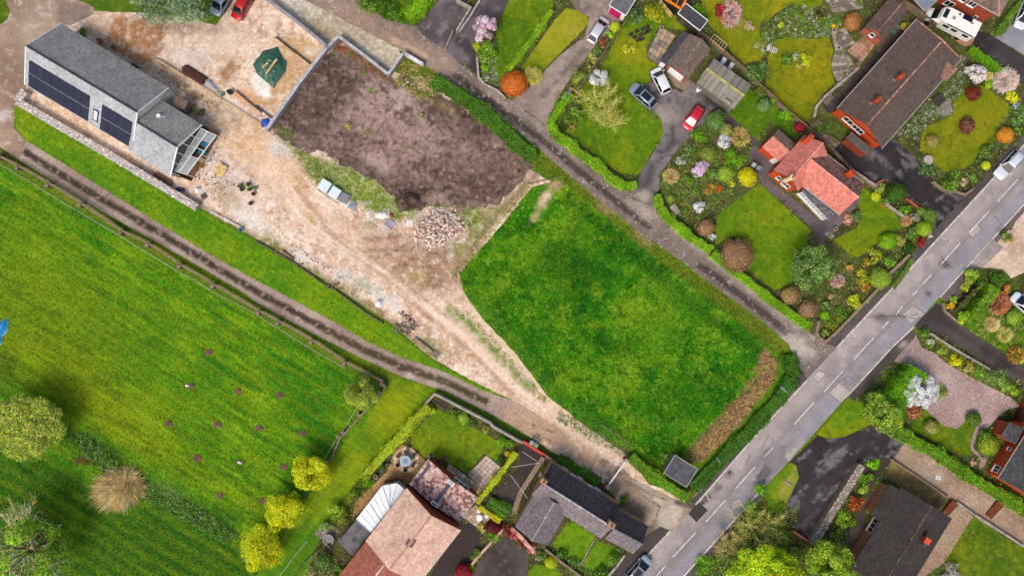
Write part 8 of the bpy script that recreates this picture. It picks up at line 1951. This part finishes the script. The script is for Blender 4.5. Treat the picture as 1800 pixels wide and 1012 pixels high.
# bins
def bin_(r,c,x,y,ang,hexc,label):
 p=W(*q(r,c,x,y)[0],1.0);t=empty('wheelie_bin',(p.x,p.y,.07),label,'bin',None,math.radians(ang));M_=plain('bin_'+hexc[1:],hexc,.5)
 k=MB();k.hexa([(-.22,-.22,.05),(.22,-.22,.05),(.22,.22,.05),(-.22,.22,.05)],[(-.28,-.3,.95),(.3,-.3,.95),(.3,.3,.95),(-.28,.3,.95)]);k.build('body',M_,t,True)
 k=MB();k.hexa([(-.32,-.32,.96),(.34,-.32,.96),(.34,.32,.96),(-.32,.32,.96)],[(-.3,-.28,1.03),(.28,-.28,1.06),(.28,.28,1.06),(-.3,.28,1.03)]);k.build('lid',M_,t,True,bevel=.02)
 k=MB();k.bar((-.36,-.25,.98),(-.36,.25,.98),.05,.05);k.build('handle',DARKM,t,True)
 for s_ in (-1,1): k=MB();k.tube((-.24,s_*.2,.1),(-.24,s_*.27,.1),.1,.1,10);k.build('wheel',TYRE,t,True)
bin_(0,2,402,612,60,'#8a7068','brown wheelie bin nearest the thin fence');bin_(0,2,382,640,60,'#7a8490','grey wheelie bin in the middle of three by the drive');bin_(0,2,362,670,60,'#5c9c78','green wheelie bin lowest of three by the drive')
bin_(1,2,1655,155,60,'#a8b4ac','pale grey bin beside the yellow ball, left one');bin_(1,2,1688,175,60,'#8890a0','blue grey bin beside the yellow ball, right one')
bin_(3,2,135,100,-30,'#9aa4a8','grey bin on the track by the red wall');bin_(3,2,165,117,-30,'#7c9c7c','green bin on the track by the red wall')
bin_(0,3,900,218,45,'#4c7c50','green bin between shed and brown bungalow');bin_(0,3,925,190,45,'#6c7078','grey bin between shed and brown bungalow')
# round patio with glass table and chairs
SLABM=[mat('sandstone_slab_%d' % i,h,None,.9,2,.15,9,.12,.2)for i,h in enumerate(('#d8c4a4','#ccb494','#e0d0b4','#c4aa8c'))]
c=W(*q(3,1,1028,215)[0]);t=tag(empty('round_patio',c,'round patio of pale stone slabs beside the garden lawn','patio'))
for ring_,(r0,r1,n)in enumerate(((.05,.75,6),(.78,1.3,12),(1.33,1.85,18))):
 for i in range(n):
  a0,a1=2*math.pi*(i+.03)/n,2*math.pi*(i+.97)/n
  k=MB();k.prism([c+Vector((math.cos(a)*r,math.sin(a)*r,0))for r,a in ((r0,a0),(r1,a0),(r1,(a0+a1)/2),(r1,a1),(r0,a1))],.06,.13);k.build('slab',SLABM[(i*7+ring_)% 4],t)
t=empty('garden_table',c+Vector((0,0,.13)),'round glass topped table on the round patio','table')
k=MB();k.lathe(c+Vector((0,0,.85)),[(.8,0),(.8,.03),(.3,.035)],24);k.build('tabletop',plain('table_glass','#a8bcc8',.1,0,.6),t)
k=MB();k.lathe(c+Vector((0,0,.882)),[(.42,0),(.4,.01)],20);k.build('lazy_susan',plain('susan_glass','#7c98ac',.1,0,.6),t)
k=MB();k.lathe(c+Vector((0,0,.13)),[(.35,0),(.3,.05),(.08,.1),(.08,.72)],12);k.build('pedestal',DARKM,t)
for i in range(6):
 a=.5+i*math.pi/3
 chair(c.x+math.cos(a)*1.22,c.y+math.sin(a)*1.22,a+math.pi,plain('dark_rattan','#3c3a44',.7),'dark garden chair at the %s of the round glass table' % ('upper right','top','upper left','lower left','bottom','lower right')[i],'chairs around the glass table',.13)
# slab terraces built slab by slab
NOGO=[]
def slabs(r,c,cs,nx,ny,label,mats,name='terrace',gap=.04,z=.09):
 NOGO.append(q(r,c,*cs));P=pw(r,c,*cs);t=empty(name,sum(P,Vector())/4,label,'patio')
 for i in range(nx):
  for j in range(ny):
   def pt(u,v_): return P[0].lerp(P[1],u).lerp(P[3].lerp(P[2],u),v_)
   k=MB();k.prism([pt((i+gap)/nx,(j+gap)/ny),pt((i+1-gap)/nx,(j+gap)/ny),pt((i+1-gap)/nx,(j+1-gap)/ny),pt((i+gap)/nx,(j+1-gap)/ny)],.05,z+random.uniform(0,.012))
   k.build('slab',random.choice(mats),t)
 return t
PINKS=[mat('pink_slab_%d' % i,h,None,.9,2,.15,9,.15,.2)for i,h in enumerate(('#c8b0a4','#d8c4b8','#b89c90','#ccb8a8'))]
GREYS=[mat('grey_slab_%d' % i,h,None,.9,2,.2,9,.2,.3)for i,h in enumerate(('#948880','#a4988e','#847870','#b0a498'))]
slabs(3,1,(1575,185,1680,268,1560,420,1445,315),5,7,'square slab terrace beside the golden hedge',PINKS)
slabs(3,1,(1320,240,1560,410,1530,460,1300,285),8,2,'slab path along the extension\'s end',SLABM)
slabs(3,1,(1500,520,1620,600,1530,690,1400,600),5,5,'slab patio with the white round table',PINKS)
slabs(3,1,(480,640,580,700,500,800,400,720),4,4,'grey slab paving under the round tub',GREYS)
slabs(0,3,(720,225,790,285,680,430,575,350),5,7,'square of brick brown paving beside the tiled shed',[mat('brick_pave_%d' % i,h,None,.9,2,.15,9,.15)for i,h in enumerate(('#b08c74','#a07c66','#bc9a84'))])
slabs(0,3,(470,225,560,190,640,300,500,360),4,5,'grey stone paving below the orange brown bush',GREYS)
slabs(0,3,(420,-10,620,-10,700,60,480,90),7,3,'grey stone paving at the top edge',GREYS)
slabs(0,2,(1015,185,1115,245,1000,445,915,390),4,6,'rockery terrace of uneven stone slabs',GREYS+SLABM[3:])
slabs(1,3,(440,600,495,640,470,665,425,630),3,3,'small stone steps at the salmon house corner',GREYS,'steps')
slabs(0,3,(400,900,520,990,480,1020,360,930),5,2,'stone patio strip at the gravel corner',GREYS)
# fan shaped stone patio
c=W(*q(0,3,640,450)[0]);t=empty('fan_patio',c,'fan shaped stone patio beside the olive lawn','patio')
for i,(r0,r1)in enumerate(((.3,1.1),(1.15,1.9),(1.95,2.7),(2.75,3.6))):
 n=4+i*2;A0,A1=math.radians(128),math.radians(238)
 for j in range(n):
  a0=A0+(A1-A0)*(j+.04)/n;a1=A0+(A1-A0)*(j+.96)/n
  k=MB();k.prism([c+Vector((math.cos(a)*r,math.sin(a)*r,0))for r,a in ((r0,a0),(r1,a0),(r1,(a0+a1)/2),(r1,a1),(r0,a1),(r0,(a0+a1)/2))],.06,.12);k.build('slab',GREYS[(i+j*3)% 4],t)
for i,(r_,c_,x,y,l)in enumerate(((0,3,482,215,'round stone pot at the top of the stone paving'),(0,3,515,335,'round stone pot halfway down the stone paving'),(0,3,585,512,'round stone pot at the fan patio tip'),(0,3,515,585,'round stone pot at the lawn wall bend'),(0,3,447,652,'round stone pot lower on the lawn wall'),(0,3,475,40,'round stone pot on the top paving'),(1,3,490,595,'grey chimney pot planter by the corner steps'),(3,1,822,328,'grey pot beside the yellow green hedge'),(3,1,905,250,'blue grey pot beside the round patio'),(0,2,1020,200,'grey pot at the rockery top'))):
 p=W(*q(r_,c_,x,y)[0]);t=empty('stone_pot',p,l,'plant pot')
 k=MB();k.lathe(p+Vector((0,0,.1)),[(.2,0),(.3,.3),(.33,.42),(.22,.44),(.2,.3)],14);k.build('pot',GREYS[3 if i != 8 else 0],t);k=MB();k.lathe(p+Vector((0,0,.42)),[(.2,0),(.1,.03)],10);k.build('soil',mat('pot_soil','#4a3a30'),t)
def bench(r,c,x,y,ang,m,label,L=1.5,slats=5,z=.1,pt=.13,cat='bench',name='bench'):
 p=W(*q(r,c,x,y)[0]);t=empty(name,(p.x,p.y,z),label,cat,None,math.radians(ang))
 for i in range(slats): k=MB();k.box((0,(i-slats/2)*pt,.45),(L,.09,.04));k.build('seat_slat',m,t,True)
 for i in range(3): k=MB();k.box((0,slats/2*.13+.05,.58+i*.13),(L,.04,.09));k.build('back_slat',m,t,True)
 for a in (-1,1):
  for b in (-1,1): k=MB();k.bar((a*(L/2-.1),b*slats*.06,0),(a*(L/2-.1),b*slats*.06,.43),.07,.07);k.build('leg',m,t,True)
bench(0,3,520,265,75,TIMBER,'timber bench on the stone paving');bench(0,3,635,455,52,TIMBER,'timber bench on the fan patio');bench(0,3,440,690,48,TIMBER,'timber bench below the lawn wall bend');bench(0,3,350,855,20,TIMBER,'curved timber bench by the gravel corner')
bench(1,2,1105,465,-55,mat('pale_bench','#c8bcae','#a89c90'),'pale bench hidden behind the lane hedge');bench(3,1,930,365,12,BROWNW,'brown timber bench before the white conservatory',1.9,6);bench(0,3,50,345,70,WHITE,'white slatted bench beside the olive lawn',.8,6,pt=.28);bench(1,3,470,10,-40,TIMBER,'timber bench at the gravel corner')
# pergola frame
t=th('pergola',0,2,1420,285,'white timber pergola frame by the board fence','pergola');P=pw(0,2,1385,235,1472,305,1445,345,1360,270,z=1.8)
for a,b in ((P[0],P[1]),(P[3],P[2])): bars(t,'beam',[(a,b)],.08,.1,TIMBERY,1.8)
for i in range(6): bars(t,'rafter',[(P[0].lerp(P[1],i/5),P[3].lerp(P[2],i/5))],.06,.08,TIMBERY,1.88)
for p in P: k=MB();k.bar(Vector((p.x,p.y,0)),Vector((p.x,p.y,1.75)),.09,.09);k.build('post',TIMBERY,t)
# stepping slabs in the lawn
for i,(x,y)in enumerate(((815,235),(855,215),(895,200),(925,185),(840,255),(880,240),(915,225),(862,275),(890,268),(935,210))):
 p=W(*q(0,2,x,y)[0]);k=MB();k.box((p.x,p.y,.045),(.72,.55,.05),math.radians(35));o=k.build('stepping_slab',mat('dark_slab','#4c4634','#3a3628'));tag(o,'dark square slab set in the car lawn grid','slab','slabs in the car lawn','thing')
# round tub, kettle, white tables
c=W(*q(3,1,505,750)[0]);t=empty('hot_tub',c,'round grey tub on the grey slab paving','tub');k=MB();k.lathe(c,[(.75,.1),(.8,.75),(.8,.85),(.66,.85),(.62,.6)],20);k.build('shell',plain('grey_tub','#8c9094',.5),t);k=MB();k.lathe(c+Vector((0,0,.7)),[(.64,0),(.6,.02)],18);k.build('cover',plain('tub_cover','#6c7074',.5),t)
c=W(*q(3,1,512,790)[0]);t=empty('barbecue',c,'black kettle barbecue below the round tub','barbecue');k=MB();k.lathe(c+Vector((0,0,.6)),[(.1,0),(.33,.14),(.36,.22),(.28,.36),(.06,.44)],16);k.build('kettle',DARKM,t)
for i in range(3): k=MB();k.tube(c+Vector((math.cos(i*2.1)*.3,math.sin(i*2.1)*.3,.1)),c+Vector((math.cos(i*2.1)*.12,math.sin(i*2.1)*.12,.65)),.02,.02,6);k.build('leg',DARKM,t)
for x,y,r_,l in ((1530,602,.45,'white round table on the pink slab patio'),(1525,562,.26,'small white stool above the white table'),(1578,592,.26,'small white stool right of the white table')):
 c=W(*q(3,1,x,y)[0]);t=empty('garden_table' if r_ >.3 else 'stool',c,l,'table' if r_ >.3 else 'stool');h=.75 if r_ >.3 else .45;k=MB();k.lathe(c+Vector((0,0,h)),[(r_,0),(r_,.04),(r_*.3,.045)],18);k.build('top',WHITE,t);k=MB();k.lathe(c+Vector((0,0,.1)),[(r_*.6,0),(.05,.06),(.05,h-.1)],12);k.build('pedestal',WHITE,t)
c=W(*q(1,3,1120,126)[0]);t=empty('stone_table',c,'round pale stone table in the bungalow front bed','table');k=MB();k.lathe(c+Vector((0,0,.5)),[(.7,0),(.72,.08),(.5,.1)],18);k.build('top',GREYS[3],t);k=MB();k.lathe(c,[(.4,0),(.25,.1),(.25,.5)],12);k.build('pedestal',GREYS[1],t)
c=W(*q(0,2,1270,620)[0]);t=empty('water_butt',c,'white water butt at the corrugated garage corner','water butt');k=MB();k.lathe(c,[(.3,0),(.36,.5),(.3,.95),(.22,.98)],14);k.build('shell',WHITE,t);k=MB();k.lathe(c+Vector((0,0,.98)),[(.2,0),(.18,.03)],12);k.build('lid',GREYMETAL,t)
# porch steps of the long bungalow
P=pw(0,3,1205,640,1250,690,1200,740,1150,680);t=empty('porch_steps',sum(P,Vector())/4,'dark steps down to the curved landing of the bungalow','steps')
for i in range(4): k=MB();k.prism([P[0].lerp(P[1],i/4),P[0].lerp(P[1],(i+.96)/4),P[3].lerp(P[2],(i+.96)/4),P[3].lerp(P[2],i/4)],.05,.6-i*.14);k.build('step',mat('dark_step','#4c4644'),t)
c=W(*q(0,3,1240,745)[0]);k=MB();k.lathe(c,[(1.15,.05),(1.15,.13),(.2,.135)],24);k.build('landing',GREYS[0],t)
# signs
def sign(r,c,x,y,ang,label,hexc='#e8ecec',w=.7,h=2.2):
 p=W(*q(r,c,x,y)[0]);t=empty('road_sign',p,label,'sign');k=MB();k.tube(p,p+Vector((0,0,h)),.04,.04,8);k.build('post',GREYMETAL,t)
 k=MB();k.box(p+Vector((0,0,h-.3)),(w,.03,.5),math.radians(ang),(.5,0));k.build('plate',plain('sign_'+hexc[1:],hexc,.4),t)
sign(2,3,110,700,-40,'white road sign standing in the roadside hedge','#e8ecec',1.1);sign(3,3,150,350,-30,'slim road sign on the small roadside lawn','#c8d0d4',.9);sign(3,2,1385,195,-40,'slim sign post in the hedge by the reeds','#c8ccd0',.8)
# washing lines
t=th('washing_line',3,2,180,235,'thin washing lines above the dark asphalt yard','washing line')
for a,b in ((q(3,2,70,160),q(3,2,180,232)),(q(3,2,-10,268),q(3,2,185,238)),(q(3,2,-10,320),q(3,2,105,478))):
 k=MB();k.tube(W(*a[0],2.2),W(*b[0],2.2),.03,.03,5);k.build('line',plain('line_white','#d8d8d8',.5),t)
for p in (q(3,2,182,236),q(3,2,108,480)): a=W(*p[0],2.2);k=MB();k.tube(Vector((a.x,a.y,0)),a,.04,.04,7);k.build('post',GREYMETAL,t)
# young trees set in mulch squares in the field
MULCH=mat('mulch','#8a6c5e','#5c463e',.95,5,.3,12,.4,.8,.05)
sp=q(2,0,1430,465,1310,692,1630,727,1155,950,1490,957)+q(2,1,165,757,25,980)+q(3,1,320,40,190,265,50,497)+q(3,0,1350,202,1640,235,1508,460)
SAPL=['topmost sapling in brown mulch, alone near the rail fence','sapling with white guard left of the upper row','sapling right of the one with the white guard','leftmost sapling of the field in brown mulch','second sapling from the left in the middle row','sapling at the right end of the white guard row','third sapling from the left in the middle row','rightmost sapling, above the topmost golden tree','sapling just left of the topmost golden tree','sapling just left of the middle golden tree','left hand sapling of the lower row','sapling with pale guard in the middle of the lower row','lowest sapling, nearest the ditch plants']
for i,(x,y)in enumerate(sp):
 p=W(x,y);t=empty('sapling',p,SAPL[i],'sapling','saplings in the field')
 k=MB();k.blob(p+Vector((0,0,.03)),(.56,.5,.07),i,.35,9,4);k.blob(p+Vector((.1,.05,.07)),(.3,.34,.1),i+20,.35,8,4);k.blob(p+Vector((-.25,.2,.04)),(.3,.22,.06),i+40,.35,8,4);k.build('mulch_square',MULCH,t)
 k=MB();k.tube(p,p+Vector((.03,.02,1.5)),.03,.015,6)
 for j in range(6): a=j*1.05+i;z=.7+j*.12;k.tube(p+Vector((.02,.01,z)),p+Vector((math.cos(a)*.32,math.sin(a)*.32,z+.3)),.014,.006,5)
 k.build('stem',mat('sapling_bark','#a48c7c'),t)
 if i in (1,11): k=MB();k.blob(p+Vector((-.55 if i == 1 else .05,.05,.15)),(.3,.2,.14),3,.4,7,4);k.build('guard',WHITE,t)

# ---- loose chips, clods and leaf litter
SKIP=[v_[0]for k_,v_ in PAINT.items()if k_.startswith(('lawn','driveway'))]
speckle(YARD,8000,['#f4e8dc','#e8d4c0','#b89a80','#a48a74','#fff6ea','#8a7460'],'loose stones strewn over the dirt yard',.05,.17,1,skip=[SOIL])
speckle(SOIL,3500,['#5c4a44','#6c5a52','#b4a096','#9a867c','#6a7038'],'clods and stones on the dug soil',.08,.24,2,'clods','soil',z0=.12,asp=.35)
speckle(ragged(SOIL,20,8,9),1500,['#6a564c','#8a7264','#54443c','#7a8444'],'clods spilled round the soil plot',.1,.3,3,'clods','soil',z0=.05)
speckle([(1385,590),(1412,578),(1448,604),(1470,612),(1430,654),(1408,640)],130,['#e4dcd4','#d0c6be','#efe8e0','#6a605a'],'pale grit at the lane mouth',.06,.2,41)
speckle(LANE,2200,['#d8ccc4','#c4b8b0','#4c4440','#efe6de'],'loose pale stones on the lane',.06,.2,4)
cover([(465,432),(560,490),(690,572),(760,632),(755,622),(690,556),(560,470),(470,415)],260,'moss+olive+tan','weeds along the top of the bank',.06,.25,.15,8,31)
cover([(790,480),(860,392),(925,318),(940,318),(870,405),(805,490)],240,'moss+tan+olive','dry weeds along the paddock rails',.06,.25,.15,8,32)
cover([(750,340),(775,335),(840,365),(850,390),(820,400),(770,365)],160,'moss+hedge','weeds between soil plot and stone pile',.06,.22,.15,8,33)
speckle(TU+TL,1500,['#c8bab0','#54483e','#6c6438','#b4a69a'],'grit and moss on the curving track',.05,.18,6)
speckle(q(1,1,1040,500,1200,430,1420,430,1500,570,1420,680,1280,760,1060,720,1000,600),900,['#e8dcd0','#d0bcac','#b49c8a','#f4ece4'],'stones scattered round the stone pile',.08,.26,51)
speckle(q(1,1,760,470,900,440,980,560,900,640,760,560),160,['#e8e0d8','#cfc4ba','#f8f4ee'],'white scraps round the rubbish heap',.1,.35,52)
speckle(q(1,0,1300,60,1480,20,1640,250,1500,420,1330,300),420,['#e8dcd2','#8a7868','#c8b8a8','#5c5048'],'scraps strewn before the glass canopy',.08,.3,53)
cover([(800,372),(850,366),(890,356),(925,316),(935,318),(880,378),(830,440),(810,400)],260,'moss+tan+olive+hedge','patchy weeds at the soil plot\'s lower right',.05,.2,.14,8,34)
NG=SKIP+NOGO
for i_,(nm,n_)in enumerate((('garden_soil',1500),('garden_soil.001',1100),('garden_soil.002',450))):
 cover(PAINT[nm][0],n_,'moss+green+dark+sage+olive',['loose green underplanting of the upper right gardens','loose green underplanting of the lower right gardens','loose green underplanting round the lower houses'][i_],.12,.55,.2,18,61+i_,skip=NG,spread=.4)
for i_,nm in enumerate(('garden_soil','garden_soil.001','garden_soil.002')):
 speckle(PAINT[nm][0],(26000,20000,9000)[i_],['#6a7c2c','#4c5e22','#86924a','#5c4c38','#8a7a5c','#3c4a1c','#a8a070','#46382c'],['leaf litter and weeds in the upper right gardens','leaf litter and weeds in the lower right gardens','leaf litter and weeds around the lower houses'][i_],.1,.34,7+i_,'leaf_litter','plants',skip=NG,tilt=.6)
